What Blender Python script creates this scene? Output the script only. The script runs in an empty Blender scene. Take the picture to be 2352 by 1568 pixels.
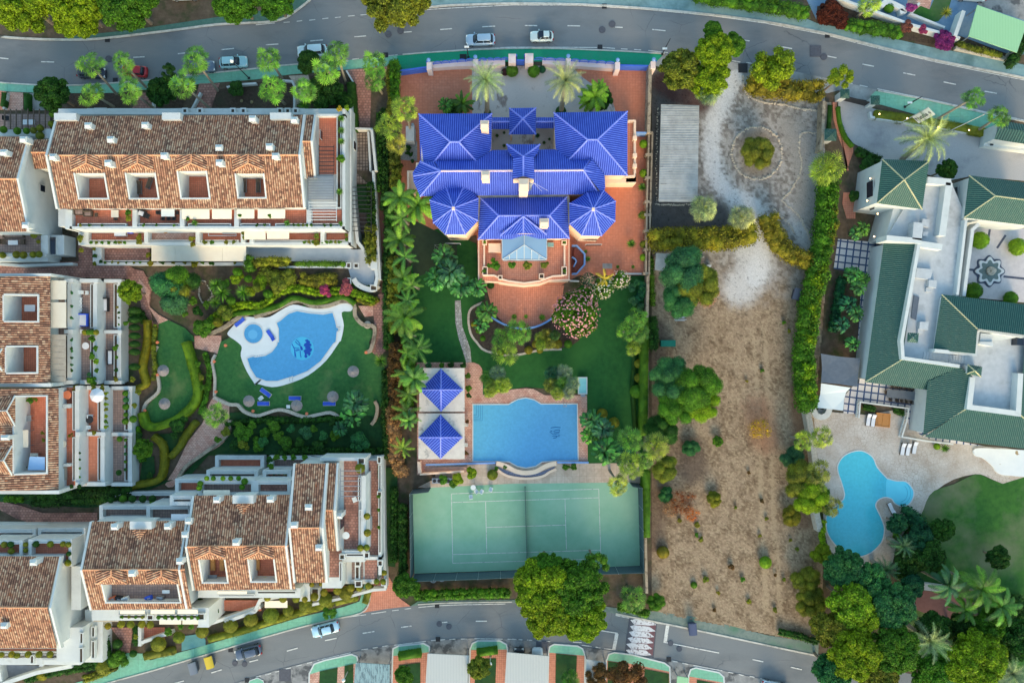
import bpy,math,random
import numpy as np
R=math.radians
rng=random.Random(7);nr=np.random.default_rng(11)
scn=bpy.context.scene;COL=scn.collection
# ---------------- camera, sky, sun, exposure ----------------
H=110.0;S=14.3# camera height; photo units per metre on the ground
cam=bpy.data.cameras.new('camera');cam.sensor_width=36;cam.lens=18*H/(1176/S);cam.clip_end=2000;cam.clip_start=1
co=bpy.data.objects.new('camera',cam);co.location=(0,0,H);COL.objects.link(co);scn.camera=co
w=bpy.data.worlds.new('World');scn.world=w;w.use_nodes=True
nt=w.node_tree;bg=nt.nodes['Background'];sk=nt.nodes.new('ShaderNodeTexSky');sk.sky_type='NISHITA';sk.sun_disc=False
SUN_EL=24;SUN_AZ=172
sk.sun_elevation=R(SUN_EL);sk.sun_rotation=R(SUN_AZ);sk.air_density=1.0;sk.dust_density=1.5;sk.ozone_density=1.0
tn=nt.nodes.new('ShaderNodeMix');tn.data_type='RGBA';tn.blend_type='MULTIPLY';tn.inputs[0].default_value=1;tn.inputs[7].default_value=(.97,1.06,.93,1);nt.links.new(sk.outputs[0],tn.inputs[6]);nt.links.new(tn.outputs[2],bg.inputs[0]);bg.inputs[1].default_value=0.15
sl=bpy.data.lights.new('sun','SUN');sl.energy=0.8;sl.angle=R(24);sl.color=(1.0,0.56,0.22)
so=bpy.data.objects.new('sun',sl);COL.objects.link(so);so.rotation_euler=(R(90-SUN_EL),0,R(8));so.location=(0,-200,120)
vs=scn.view_settings;vs.view_transform='Standard';vs.look='None';vs.gamma=1;vs.exposure=1.47
# ---------------- helpers ----------------
def W(x,y,z=0.0):
 k=(H-z)/H/S;return((x-1176)*k,(784-y)*k,z)
def PX(px,z=0.0):return px*(H-z)/H/S
TILE=[0,392.3,784.6,1176]
def t(c,r,s):
 return[(588*c+float(a.split(',')[0])/3.9967,TILE[r]+float(a.split(',')[1])/3.9967) for a in s.split()]
def P(s):return[tuple(float(v) for v in a.split(',')) for a in s.split()]
def smooth(pts,n=6,closed=True):
 out=[];m=len(pts)
 for i in range(m if closed else m-1):
  g=lambda k:pts[k%m] if closed else pts[min(max(k,0),m-1)]
  a,b,c,d=g(i-1),g(i),g(i+1),g(i+2)
  for j in range(n):
   u=j/n
   out.append(tuple(.5*(2*b[q]+(c[q]-a[q])*u+(2*a[q]-5*b[q]+4*c[q]-d[q])*u*u+(3*b[q]-a[q]-3*c[q]+d[q])*u**3) for q in range(len(b))))
 if not closed:out.append(pts[-1])
 return out
ALL=[]
def tag(o,label=None,cat=None,group=None,kind=None):
 if label:o['label']=label
 if cat:o['category']=cat
 if group:o['group']=group
 if kind:o['kind']=kind
 if cat and not kind:ALL.append(o)
 return o
ORG={}
def thing(name,label,cat,loc=(0,0,0),group=None,rot=0):
 o=bpy.data.objects.new(name,None);COL.objects.link(o);o.location=loc;o.rotation_euler=(0,0,rot);o.empty_display_size=.2
 ORG[o.name]=tuple(loc);return tag(o,label,cat,group)
class MB:
 def __init__(s):s.v=[];s.f=[];s.uv=[];s.huv=False
 def add(s,vs,fs,uvs=None):
  n=len(s.v);s.v+=[tuple(p) for p in vs]
  for i,f in enumerate(fs):
   s.f.append(tuple(n+k for k in f))
   if uvs:s.uv.append(uvs[i]);s.huv=True
   else:s.uv.append([(0,0)]*len(f))
  return s
 def quad(s,*p):return s.add(p,[tuple(range(len(p)))])
 def wbox(s,x0,y0,x1,y1,z0,z1):
  v=[(x0,y0,z0),(x1,y0,z0),(x1,y1,z0),(x0,y1,z0),(x0,y0,z1),(x1,y0,z1),(x1,y1,z1),(x0,y1,z1)]
  return s.add(v,[(3,2,1,0),(4,5,6,7),(0,1,5,4),(1,2,6,5),(2,3,7,6),(3,0,4,7)])
 def box(s,x0,y0,x1,y1,z0,z1):# photo rect at top height z1
  a=W(x0,y1,z1);b=W(x1,y0,z1);return s.wbox(a[0],a[1],b[0],b[1],z0,z1)
 def prism(s,pts,z0,z1):# photo polygon as seen at z1
  q=[W(x,y,z1) for x,y in pts];return s.wprism([(a,b) for a,b,c in q],z0,z1)
 def wprism(s,q,z0,z1):
  ar=sum(q[i-1][0]*q[i][1]-q[i][0]*q[i-1][1] for i in range(len(q)))
  if ar<0:q=q[::-1]
  n=len(q);v=[(a,b,z0) for a,b in q]+[(a,b,z1) for a,b in q]
  return s.add(v,[tuple(range(n-1,-1,-1)),tuple(range(n,2*n))]+[(i,(i+1)%n,n+(i+1)%n,n+i) for i in range(n)])
 def bar(s,pts,wd,z0,z1,closed=False,zpix=None):# wall along photo polyline; wd metres
  q=[W(x,y,z1 if zpix is None else zpix)[:2] for x,y in pts];return s.wbar(q,wd,z0,z1,closed)
 def wbar(s,q,wd,z0,z1,closed=False):
  n=len(q);L=[];Rr=[]
  for i in range(n):
   a=q[(i-1)%n] if(closed or i>0) else q[i];b=q[(i+1)%n] if(closed or i<n-1) else q[i]
   d1=(q[i][0]-a[0],q[i][1]-a[1]);d2=(b[0]-q[i][0],b[1]-q[i][1])
   l1=math.hypot(*d1) or 1;l2=math.hypot(*d2) or 1
   if d1==(0,0):l1=1;d1=(d2[0]/l2,d2[1]/l2)
   else:d1=(d1[0]/l1,d1[1]/l1)
   if d2==(0,0):d2=d1
   else:d2=(d2[0]/l2,d2[1]/l2)
   nx,ny=-(d1[1]+d2[1]),(d1[0]+d2[0]);ln=math.hypot(nx,ny) or 1;nx/=ln;ny/=ln
   k=1/max(.5,nx*-d1[1]+ny*d1[0]);L.append((q[i][0]+nx*wd/2*k,q[i][1]+ny*wd/2*k));Rr.append((q[i][0]-nx*wd/2*k,q[i][1]-ny*wd/2*k))
  v=[(a,b,z0) for a,b in L]+[(a,b,z0) for a,b in Rr]+[(a,b,z1) for a,b in L]+[(a,b,z1) for a,b in Rr]
  f=[]
  for i in range(n if closed else n-1):
   j=(i+1)%n
   f+=[(2*n+i,3*n+i,3*n+j,2*n+j),(i,2*n+i,2*n+j,j),(n+i,n+j,3*n+j,3*n+i)]
  if not closed:f+=[(0,n,3*n,2*n),(n-1,3*n-1,4*n-1,2*n-1)]
  return s.add(v,f)
 def frame(s,x0,y0,x1,y1,tk,z0,z1):# hollow rectangle; photo rect at z1; tk metres
  a=W(x0,y1,z1);b=W(x1,y0,z1)
  s.wbox(a[0],a[1],b[0],a[1]+tk,z0,z1);s.wbox(a[0],b[1]-tk,b[0],b[1],z0,z1)
  s.wbox(a[0],a[1]+tk,a[0]+tk,b[1]-tk,z0,z1);s.wbox(b[0]-tk,a[1]+tk,b[0],b[1]-tk,z0,z1);return s
 def tube(s,pts,rad,n=6):
  if not isinstance(rad,(list,tuple)):rad=[rad]*len(pts)
  v=[];f=[]
  for i,p in enumerate(pts):
   a=pts[max(i-1,0)];b=pts[min(i+1,len(pts)-1)]
   d=np.array(b,float)-np.array(a,float);d/=np.linalg.norm(d)+1e-9
   u=np.cross(d,(0,0,1) if abs(d[2])<.9 else(1,0,0));u/=np.linalg.norm(u);w_=np.cross(d,u)
   for k in range(n):
    an=2*math.pi*k/n;v.append(tuple(np.array(p)+rad[i]*(math.cos(an)*u+math.sin(an)*w_)))
  for i in range(len(pts)-1):
   for k in range(n):f.append((i*n+k,i*n+(k+1)%n,(i+1)*n+(k+1)%n,(i+1)*n+k))
  f.append(tuple(range(n))[::-1]);f.append(tuple((len(pts)-1)*n+k for k in range(n)))
  return s.add(v,f)
 def lathe(s,prof,c=(0,0,0),n=16,jag=0):
  v=[];f=[];m=len(prof)
  for r,z in prof:
   for k in range(n):
    a=2*math.pi*k/n;rr=r*(1-(jag if k%2 else 0));v.append((c[0]+rr*math.cos(a),c[1]+rr*math.sin(a),c[2]+z))
  for i in range(m-1):
   for k in range(n):f.append((i*n+k,i*n+(k+1)%n,(i+1)*n+(k+1)%n,(i+1)*n+k))
  f.append(tuple(range(n))[::-1]);f.append(tuple((m-1)*n+k for k in range(n)))
  return s.add(v,f)
 def poly(s,pts,z):
  q=[W(x,y,z) for x,y in pts];ar=sum(q[i-1][0]*q[i][1]-q[i][0]*q[i-1][1] for i in range(len(q)))
  if ar<0:q=q[::-1]
  return s.add(q,[tuple(range(len(q)))])
 def build(s,name,mat,parent=None,shade=False,loc=None):
  me=bpy.data.meshes.new(name);o=ORG.get(parent.name,(0,0,0)) if parent else(loc or(0,0,0))
  me.from_pydata([(a-o[0],b-o[1],c-o[2]) for a,b,c in s.v],[],s.f)
  if s.huv:
   l=me.uv_layers.new(name='UVMap');flat=[c for u in s.uv for p in u for c in p];l.data.foreach_set('uv',flat)
  if shade:me.polygons.foreach_set('use_smooth',[True]*len(me.polygons))
  me.materials.append(mat);ob=bpy.data.objects.new(name,me);COL.objects.link(ob)
  if parent:ob.parent=parent;ORG[ob.name]=o
  else:ob.location=o;ORG[ob.name]=o
  return ob
def T1(name,mb,mat,label,cat,group=None,shade=False):# single mesh thing
 c=np.mean(np.array(mb.v),axis=0);zmin=min(p[2] for p in mb.v)
 return tag(mb.build(name,mat,None,shade,(float(c[0]),float(c[1]),zmin)),label,cat,group)
_z=[0.0]
def sheet(name,pts,mat,z=None,sm=0,kind='structure'):
 if z is None:_z[0]+=0.005;z=_z[0]
 if sm:pts=smooth(pts,sm)
 m=MB();q=[W(x,y,0)[:2]+(z,) for x,y in pts]
 ar=sum(q[i-1][0]*q[i][1]-q[i][0]*q[i-1][1] for i in range(len(q)))
 if ar<0:q=q[::-1]
 m.add(q,[tuple(range(len(q)))]);o=m.build(name,mat)
 o['kind']=kind;return o
 # ---------------- materials ----------------
def lin(c):return tuple((v/12.92 if v<=.04045 else((v+.055)/1.055)**2.4) for v in c)+(1,)
def C(r,g,b):return lin((r/255,g/255,b/255))
class NM:
 def __init__(s,name):
  s.m=bpy.data.materials.new(name);s.m.use_nodes=True;s.n=s.m.node_tree.nodes;s.l=s.m.node_tree.links
  s.b=s.n['Principled BSDF']
  s.geo=s.n.new('ShaderNodeNewGeometry');s.pos=s.geo.outputs['Position']
 def node(s,ty,ins={},**k):
  n=s.n.new(ty)
  for a,b in k.items():setattr(n,a,b)
  for a,b in ins.items():
   if isinstance(b,bpy.types.NodeSocket):s.l.new(b,n.inputs[a])
   else:n.inputs[a].default_value=b
  return n
 def noise(s,scale,detail=4,rough=.6,vec=None,w=None):
  return s.node('ShaderNodeTexNoise',{'Vector':vec or s.pos,'Scale':scale,'Detail':detail,'Roughness':rough}).outputs[0]
 def ramp(s,fac,stops,interp='LINEAR'):
  n=s.node('ShaderNodeValToRGB',{0:fac});r=n.color_ramp;r.interpolation=interp
  while len(r.elements)<len(stops):r.elements.new(.5)
  for e,(p,c) in zip(r.elements,stops):e.position=p;e.color=c if len(c)==4 else tuple(c)+(1,)
  return n.outputs[0]
 def mix(s,a,b,fac,mode='MIX'):
  n=s.node('ShaderNodeMix',data_type='RGBA',blend_type=mode)
  for k,v in((0,fac),(6,a),(7,b)):
   if isinstance(v,bpy.types.NodeSocket):s.l.new(v,n.inputs[k])
   else:n.inputs[k].default_value=v
  return n.outputs[2]
 def math(s,op,a,b=0.0):
  n=s.node('ShaderNodeMath',operation=op)
  for k,v in((0,a),(1,b)):
   if isinstance(v,bpy.types.NodeSocket):s.l.new(v,n.inputs[k])
   else:n.inputs[k].default_value=v
  return n.outputs[0]
 def map(s,sc=(1,1,1),rot=0,vec=None,loc=(0,0,0)):
  return s.node('ShaderNodeMapping',{'Vector':vec or s.pos,'Scale':sc,'Rotation':(0,0,rot),'Location':loc}).outputs[0]
 def bump(s,h,st=.3,dist=.05):
  n=s.node('ShaderNodeBump',{'Height':h,'Strength':st,'Distance':dist});s.l.new(n.outputs[0],s.b.inputs['Normal'])
 def out(s,col,rough=.8,metal=0,spec=.3):
  if isinstance(col,bpy.types.NodeSocket):s.l.new(col,s.b.inputs['Base Color'])
  else:s.b.inputs['Base Color'].default_value=col
  s.b.inputs['Roughness'].default_value=rough;s.b.inputs['Metallic'].default_value=metal
  s.b.inputs['Specular IOR Level'].default_value=spec;return s.m
def mk(name,c1,c2=None,sc=1.0,c3=None,sc3=.15,th3=(.5,.65),rough=.8,bump=.0,bs=15,metal=0,spec=.3,stretch=(1,1,1),rot=0):
 n=NM(name)
 if c2 is None:return n.out(c1,rough,metal,spec)
 v=n.map(stretch,rot) if stretch!=(1,1,1) or rot else None
 col=n.ramp(n.noise(sc,6,.65,v),[(.3,c1),(.7,c2)])
 if c3:col=n.mix(col,c3,n.ramp(n.noise(sc3,5,.6),[(th3[0],(0,0,0)),(th3[1],(1,1,1))]))
 if bump:n.bump(n.noise(bs,5,.7),bump,.05)
 return n.out(col,rough,metal,spec)
def mktile(name,c1,c2,mort,wd,ht,ms=.02,off=0,rot=0,rough=.7,c3=None,sc3=.3,th3=(.5,.7)):
 n=NM(name);v=n.map((1,1,1),rot)
 b=n.node('ShaderNodeTexBrick',{'Vector':v,'Color1':c1,'Color2':c2,'Mortar':mort,'Scale':1.0,'Mortar Size':ms,'Brick Width':wd,'Row Height':ht,'Mortar Smooth':.2},offset=off)
 col=n.mix(b.outputs[0],n.ramp(n.noise(2.2,6),[(.25,(.8,.8,.8)),(.75,(1.1,1.1,1.1))]),1.0,'MULTIPLY')
 if c3:col=n.mix(col,c3,n.ramp(n.noise(sc3,5,.65),[(th3[0],(0,0,0)),(th3[1],(1,1,1))]))
 n.bump(b.outputs[1],-.3,.01);return n.out(col,rough)
asphalt=None
def make_mats():
 g={}
 n=NM('asphalt');a=n.ramp(n.noise(18,4,.8),[(.25,C(106,110,112)),(.75,C(130,134,136))])
 a=n.mix(a,C(90,94,98),n.ramp(n.noise(.16,5,.6,n.map((.5,1,1))),[(.5,(0,0,0)),(.75,(.75,.75,.75))]))
 a=n.mix(a,C(140,138,136),n.ramp(n.noise(.35,5,.7,n.map((.25,1,1),0,None,(9,3,0))),[(.5,(0,0,0)),(.8,(.55,.55,.55))]))
 vor=n.node('ShaderNodeTexVoronoi',{'Vector':n.pos,'Scale':.16},feature='DISTANCE_TO_EDGE').outputs[0]
 vw=n.node('ShaderNodeTexVoronoi',{'Vector':n.node('ShaderNodeMix',{0:.25,4:n.pos,5:n.node('ShaderNodeTexNoise',{'Vector':n.pos,'Scale':1.2}).outputs[1]},data_type='VECTOR').outputs[1],'Scale':.22},feature='DISTANCE_TO_EDGE').outputs[0]
 a=n.mix(a,C(70,72,80),n.math('MULTIPLY',n.ramp(vw,[(.0,(1,1,1)),(.006,(0,0,0))]),n.ramp(n.noise(.12),[(.5,(0,0,0)),(.6,(.8,.8,.8))])))
 n.bump(n.noise(60,3,.8),.25,.01);g['asphalt']=n.out(a,.9)
 g['patch']=mk('dark_patch',C(78,80,88),C(92,94,102),3,rough=.9)
 g['concrete']=mk('concrete',C(140,140,138),C(172,172,168),1.2,C(112,112,110),.3,rough=.9,bump=.15)
 g['drive']=mk('old_concrete',C(120,121,122),C(156,156,154),.8,C(88,90,92),.5,(.5,.6),rough=.9,bump=.15)
 g['kerb']=mk('kerb',C(176,172,160),C(205,203,195),1.5,C(130,128,120),.6,(.55,.75),rough=.85)
 g['line']=mk('road_paint',C(195,194,188),C(220,220,215),4,C(130,131,133),2.2,(.52,.7),rough=.7)
 g['greenpave']=mktile('green_pavement',C(118,178,150),C(128,188,160),C(104,160,136),3.0,3.0,.03,rough=.85,c3=C(128,160,142),sc3=.35,th3=(.5,.85))
 g['greenbright']=mk('bright_green_paint',C(26,142,104),C(34,158,118),6,C(60,140,112),.4,(.55,.8),rough=.8)
 g['bluepave']=mk('blue_grey_pavement',C(112,146,150),C(134,164,166),1.2,C(92,122,124),.2,rough=.9,stretch=(1,1,1))
 g['bluepave2']=mk('blue_pavement',C(94,124,152),C(116,144,168),.8,rough=.8)
 g['soil']=mk('soil',C(78,66,54),C(108,94,78),1.1,C(62,70,42),.35,rough=1,bump=.6,bs=6)
 g['mulch']=mk('mulch',C(58,48,42),C(90,76,64),3,C(70,66,52),.4,rough=1,bump=.6,bs=9)
 g['lawn']=mk('lawn',C(24,74,34),C(38,94,42),1.3,C(48,100,44),.13,(.42,.75),rough=.95,bump=.9,bs=25)
 g['lawn2']=mk('worn_lawn',C(42,92,48),C(64,116,60),2.2,C(118,132,84),.16,(.56,.8),rough=.95,bump=.9,bs=25)
 g['lawn3']=mk('patchy_lawn',C(34,82,32),C(58,106,40),.8,C(96,108,80),.11,(.46,.66),rough=.95,bump=.9,bs=20)
 g['lawnd']=mk('dark_grass',C(24,58,32),C(42,84,42),1.5,C(50,74,34),.3,rough=.95,bump=.9,bs=20)  # darker green than the other lawns
 g['terra']=mktile('terracotta_paving',C(198,124,96),C(206,134,106),C(180,114,90),.45,.45,.02,c3=C(192,118,88),sc3=.2,th3=(.4,.75))
 g['terra2']=mktile('orange_paving',C(200,132,106),C(208,142,116),C(165,95,75),.33,.33,.02,c3=C(206,138,112),sc3=.35,th3=(.55,.8))
 g['brickpave']=mktile('mottled_brick_paving',C(160,112,98),C(184,136,120),C(120,90,82),.5,.42,.04,off=.5,c3=C(108,76,68),sc3=.45,th3=(.5,.7))
 g['pinkpave']=mktile('pink_paving',C(196,150,132),C(216,176,156),C(165,125,112),.42,.28,.03,off=.5,c3=C(170,110,92),sc3=.6,th3=(.5,.75))
 g['beigepave']=mktile('beige_paving',C(186,168,150),C(200,182,164),C(160,145,130),1.2,1.2,.02,c3=C(170,150,132),sc3=.5)
 g['terfloor']=mktile('terrace_tile',C(196,116,88),C(208,128,100),C(170,102,82),.32,.32,.03,c3=C(178,98,76),sc3=.5)
 g['greyfloor']=mktile('grey_floor_tile',C(144,122,114),C(160,136,126),C(116,100,96),.4,.4,.03)
 n=NM('gravel_court');a=n.ramp(n.noise(14,4,.8),[(.3,C(170,160,154)),(.7,C(212,202,194))]);a=n.mix(a,C(124,108,100),n.ramp(n.noise(.35,6,.7,n.map((1,.5,1))),[(.56,(0,0,0)),(.64,(.85,.85,.85))]));n.bump(n.noise(30,3,.8),.5,.03);g['gravel']=n.out(a,.95)
 n=NM('grey_driveway');a=n.ramp(n.noise(14,4,.8),[(.3,C(156,154,154)),(.7,C(190,187,185))]);a=n.mix(a,C(142,141,144),n.ramp(n.noise(.2,6,.7),[(.5,(0,0,0)),(.7,(.8,.8,.8))]));g['greydrive']=n.out(a,.9)
 n=NM('beige_stone_deck');v=n.node('ShaderNodeTexVoronoi',{'Vector':n.pos,'Scale':1.5},feature='DISTANCE_TO_EDGE').outputs[0]
 a=n.ramp(n.noise(.25,5),[(.35,C(172,158,144)),(.65,C(196,190,182))]);a=n.mix(a,n.ramp(n.noise(5,3),[(.3,(.85,.85,.85)),(.7,(1.08,1.08,1.08))]),1,'MULTIPLY');a=n.mix(a,C(150,138,124),n.math('MULTIPLY',n.ramp(v,[(0,(1,1,1)),(.06,(0,0,0))]),n.ramp(n.noise(.12),[(.4,(.2,.2,.2)),(.6,(.9,.9,.9))])));g['deck']=n.out(a,.85)
 n=NM('crazy_paving');v=n.node('ShaderNodeTexVoronoi',{'Vector':n.pos,'Scale':2.4},feature='DISTANCE_TO_EDGE').outputs[0];vc=n.node('ShaderNodeTexVoronoi',{'Vector':n.pos,'Scale':2.4}).outputs[1]
 a=n.mix(C(150,148,142),n.node('ShaderNodeRGBToBW',{0:vc}).outputs[0],.25);a=n.mix(a,C(80,78,74),n.ramp(v,[(0,(1,1,1)),(.07,(0,0,0))]));g['crazy']=n.out(a,.9)
 g['court']=mk('court_surface',C(126,172,142),C(138,182,154),.5,C(156,190,164),.1,(.45,.8),rough=.9,bump=.1)
 g['white']=mk('white_render',C(190,195,194),C(204,208,206),.5,C(174,177,172),.8,(.6,.85),rough=.85,bump=.05)
 g['whiteroof']=mk('white_flat_roof',C(170,176,180),C(188,193,196),1.2,C(146,150,152),.25,(.58,.72),rough=.85)
 g['cream']=mk('cream_render',C(226,196,170),C(236,208,184),.6,rough=.8)
 g['slab']=mk('stained_slab',C(196,188,176),C(214,206,194),.8,C(132,132,126),.7,(.55,.68),rough=.85,bump=.1)
 g['stonewall']=mk('rough_stone_wall',C(140,126,108),C(180,166,144),5,C(110,98,84),1,rough=.95,bump=.8,bs=6)
 g['stone']=mk('pale_stone',C(160,150,134),C(200,192,178),4,rough=.95,bump=.7,bs=6)
 g['dark']=mk('dark_metal',C(44,46,50));g['glass']=mk('window_glass',C(28,38,52),rough=.12,spec=.6)
 g['bluepaint']=mk('blue_paint',C(54,96,196),C(64,106,206),2,rough=.5);g['lightblue']=mk('light_blue_paint',C(120,160,215),rough=.5)
 g['metal']=mk('galvanised_metal',C(150,155,160),rough=.4,metal=.6);g['pole']=mk('pole_paint',C(190,190,186),rough=.5)
 g['awning']=mk('cream_awning',C(204,196,180),C(212,206,190),.8,rough=.8);g['whitecloth']=mk('white_cloth',C(212,214,218),rough=.8)
 g['greyawn']=mk('grey_slat_awning',C(150,142,130),C(170,162,148),1.5,rough=.8)
 g['sail']=mk('grey_shade_sail',C(86,96,108),C(98,108,120),2,rough=.9);g['sailw']=mk('white_shade_sail',C(206,214,214),rough=.8)
 g['wood']=mk('wood',C(176,120,64),C(198,142,84),3,rough=.6,stretch=(1,8,1));g['darkwood']=mk('dark_wood',C(84,70,60),C(106,90,76),3,rough=.7)
 g['wicker']=mk('wicker',C(72,62,54),C(96,84,72),12,rough=.9);g['bluecush']=mk('blue_cushion',C(52,86,196),C(64,98,206),3,rough=.8)
 g['thatch']=mk('thatch',C(118,112,112),C(160,152,148),9,rough=.95,bump=.5,bs=12)
 g['bark']=mk('bark',C(104,92,78),C(140,126,108),6,rough=.95,bump=.5);g['orange']=mk('terracotta_pot',C(214,120,84),rough=.7)
 g['trunkgreen']=mk('palm_trunk',C(124,118,104),C(160,150,132),5,rough=.95,bump=.5)
 def water(name,c1,c2,gx,gy):
  n=NM(name);n.n.new('ShaderNodeTexCoord')
  # paler towards the shallow end, deeper blue over the deep end
  sep=n.node('ShaderNodeSeparateXYZ',{0:n.pos});f=n.math('ADD',n.math('MULTIPLY',sep.outputs[0],gx[0]),n.math('ADD',n.math('MULTIPLY',sep.outputs[1],gy[0]),gx[1]))
  a=n.ramp(f,[(0,c1),(1,c2)]);a=n.mix(a,n.ramp(n.noise(2.5,3),[(.3,(.93,.93,.93)),(.7,(1.07,1.07,1.07))]),1,'MULTIPLY')
  n.bump(n.noise(4.0,5),.35,.04);return n.out(a,.12,0,.35)
 g['waterA']=water('deep_pool_water',C(78,152,202),C(62,130,194),(.05,1.2),(.0,0))
 g['waterB']=water('villa_pool_water',C(104,188,212),C(82,150,198),(.05,.35),(-.03,0))
 g['waterC']=water('turquoise_water',C(88,194,208),C(72,180,202),(.02,-.8),(-.02,0))
 g['waterC2']=mk('shallow_water',C(96,200,222),C(104,206,226),1,rough=.12);g['tealm']=mk('mosaic_light',C(74,176,214),rough=.3);g['navy']=mk('mosaic_dark',C(32,76,168),rough=.3)
 g['step']=mk('submerged_step',C(52,128,176),rough=.3);g['mesh']=mk('dark_mesh',C(62,82,86),C(78,98,102),6,rough=.8)
 def rooft(name,cols,mortar=.0,dirt=None,rough=.75):  # dirt only switches on the shade painted between the tile ribs
  n=NM(name);uv=n.node('ShaderNodeUVMap').outputs[0];sp=n.node('ShaderNodeSeparateXYZ',{0:uv})
  fu=n.math('FLOOR',sp.outputs[0]);off=n.node('ShaderNodeTexWhiteNoise',{'W':fu},noise_dimensions='1D').outputs[0]
  vv=n.math('ADD',sp.outputs[1],off);cv=n.node('ShaderNodeCombineXYZ',{0:fu,1:n.math('FLOOR',vv)}).outputs[0]
  wn=n.node('ShaderNodeTexWhiteNoise',{'Vector':cv},noise_dimensions='2D').outputs[0]
  c=n.ramp(n.math('ADD',n.math('MULTIPLY',wn,.8),n.math('MULTIPLY',n.noise(.5,4),.35)),cols)
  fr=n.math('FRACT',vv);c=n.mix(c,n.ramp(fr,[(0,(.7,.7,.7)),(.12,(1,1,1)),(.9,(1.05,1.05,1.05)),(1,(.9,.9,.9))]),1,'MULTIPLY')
  pf=n.math('FRACT',sp.outputs[0]);c=n.mix(c,n.ramp(pf,[(.0,(.5,.48,.5)),(.22,(.45,.42,.42)),(.34,(1.15,1.15,1.15)),(.66,(1.15,1.15,1.15)),(.78,(.45,.42,.42)),(1,(.4,.38,.4))]),.95 if dirt else 0.0,'MULTIPLY')  # rib shading painted in: dark channels, lightened rib tops
  return n.out(c,rough)
 g['terroof']=rooft('terracotta_roof_tiles',[(.1,C(106,80,68)),(.3,C(134,98,80)),(.5,C(166,122,98)),(.7,C(178,138,110)),(.88,C(194,164,136)),(1,C(156,100,72))],dirt=1,rough=.95)  # dirt here means the painted rib shading
 g['terridge']=mk('terracotta_ridge',C(200,130,96),C(220,170,130),3)
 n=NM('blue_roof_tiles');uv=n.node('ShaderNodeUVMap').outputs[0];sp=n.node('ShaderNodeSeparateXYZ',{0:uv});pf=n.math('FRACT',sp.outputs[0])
 c=n.ramp(pf,[(.0,C(44,68,172)),(.28,C(44,68,172)),(.38,C(74,102,204)),(.5,C(112,138,226)),(.62,C(74,102,204)),(.72,C(44,68,172)),(1,C(44,68,172))])  # pale rib highlights and groove shade painted into the blue
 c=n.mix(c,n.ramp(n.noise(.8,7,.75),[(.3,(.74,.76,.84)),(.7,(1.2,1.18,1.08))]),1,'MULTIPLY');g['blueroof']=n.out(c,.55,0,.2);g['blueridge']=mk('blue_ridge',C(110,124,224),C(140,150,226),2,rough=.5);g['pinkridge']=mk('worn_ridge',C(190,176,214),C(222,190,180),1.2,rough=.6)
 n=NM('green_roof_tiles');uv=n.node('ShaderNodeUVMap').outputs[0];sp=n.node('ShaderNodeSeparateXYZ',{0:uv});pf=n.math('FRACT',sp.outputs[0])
 c=n.ramp(pf,[(.0,C(22,66,62)),(.28,C(26,74,70)),(.38,C(48,94,84)),(.5,C(80,118,104)),(.62,C(48,94,84)),(.72,C(26,74,70)),(1,C(22,66,62))])  # rib highlight and shaded grooves put into the green itself
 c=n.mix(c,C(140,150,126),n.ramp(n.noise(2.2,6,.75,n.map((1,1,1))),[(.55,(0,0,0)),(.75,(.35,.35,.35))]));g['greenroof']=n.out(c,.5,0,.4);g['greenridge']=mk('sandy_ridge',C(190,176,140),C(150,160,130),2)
 n=NM('corrugated_sheet');a=n.ramp(n.noise(.8,5),[(.3,C(150,152,150)),(.7,C(180,182,180))]);a=n.mix(a,C(96,96,94),n.ramp(n.noise(.9,6,.75,n.map((.35,3,1))),[(.6,(0,0,0)),(.68,(.8,.8,.8))]));n.bump(n.node('ShaderNodeTexWave',{'Vector':n.pos,'Scale':1.6},bands_direction='Y').outputs[0],.5,.05);g['corr']=n.out(a,.7)
 def cor(name,c1,c2,dirn,dk,th=.62):
  n=NM(name);wv=n.node('ShaderNodeTexWave',{'Vector':n.pos,'Scale':1.3},bands_direction=dirn).outputs[0]
  a=n.mix(c1,c2,wv);a=n.mix(a,dk,n.ramp(n.noise(1.1,6,.8,n.map((3,.6,1))),[(th,(0,0,0)),(th+.06,(.7,.7,.7))]));n.bump(wv,.5,.04);return n.out(a,.6)
 g['corrw']=cor('white_corrugated',C(172,176,174),C(190,192,188),'X',C(136,138,136),.72);g['corrb']=cor('teal_corrugated',C(120,150,156),C(150,176,178),'X',C(64,86,96),.5)
 g['corrg']=cor('mint_corrugated',C(140,188,142),C(152,198,154),'X',C(130,170,130),.8)
 n=NM('banded_terrace_paving');v=n.map((1,1,1),R(7));b=n.node('ShaderNodeTexBrick',{'Vector':v,'Color1':C(196,192,190),'Color2':C(206,200,198),'Mortar':C(58,78,112),'Scale':1.0,'Mortar Size':.12,'Brick Width':1.12,'Row Height':1.12,'Mortar Smooth':.0},offset=0);g['banded']=n.out(b.outputs[0],.7)
 # foliage: colour from the object's own colour, varied leaf by leaf
 def fol(name,tr=.25,lo=.42,hi=1.8,ns=.6):
  n=NM(name);oi=n.node('ShaderNodeObjectInfo');c=oi.outputs['Color'];rnd=n.geo.outputs['Random Per Island']
  m_=n.ramp(rnd,[(0,(lo,lo,lo)),(.5,(1,1,1)),(1,(hi,hi*.98,hi*.7))]);c=n.mix(c,m_,1,'MULTIPLY')
  c=n.mix(c,n.ramp(n.noise(ns,3),[(.28,(.66,.74,.8)),(.72,(1.42,1.26,.9))]),1,'MULTIPLY')
  n.out(c,.7,0,.2);trn=n.node('ShaderNodeBsdfTranslucent',{0:c});mx=n.node('ShaderNodeMixShader',{0:tr,1:n.b.outputs[0],2:trn.outputs[0]})
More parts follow.
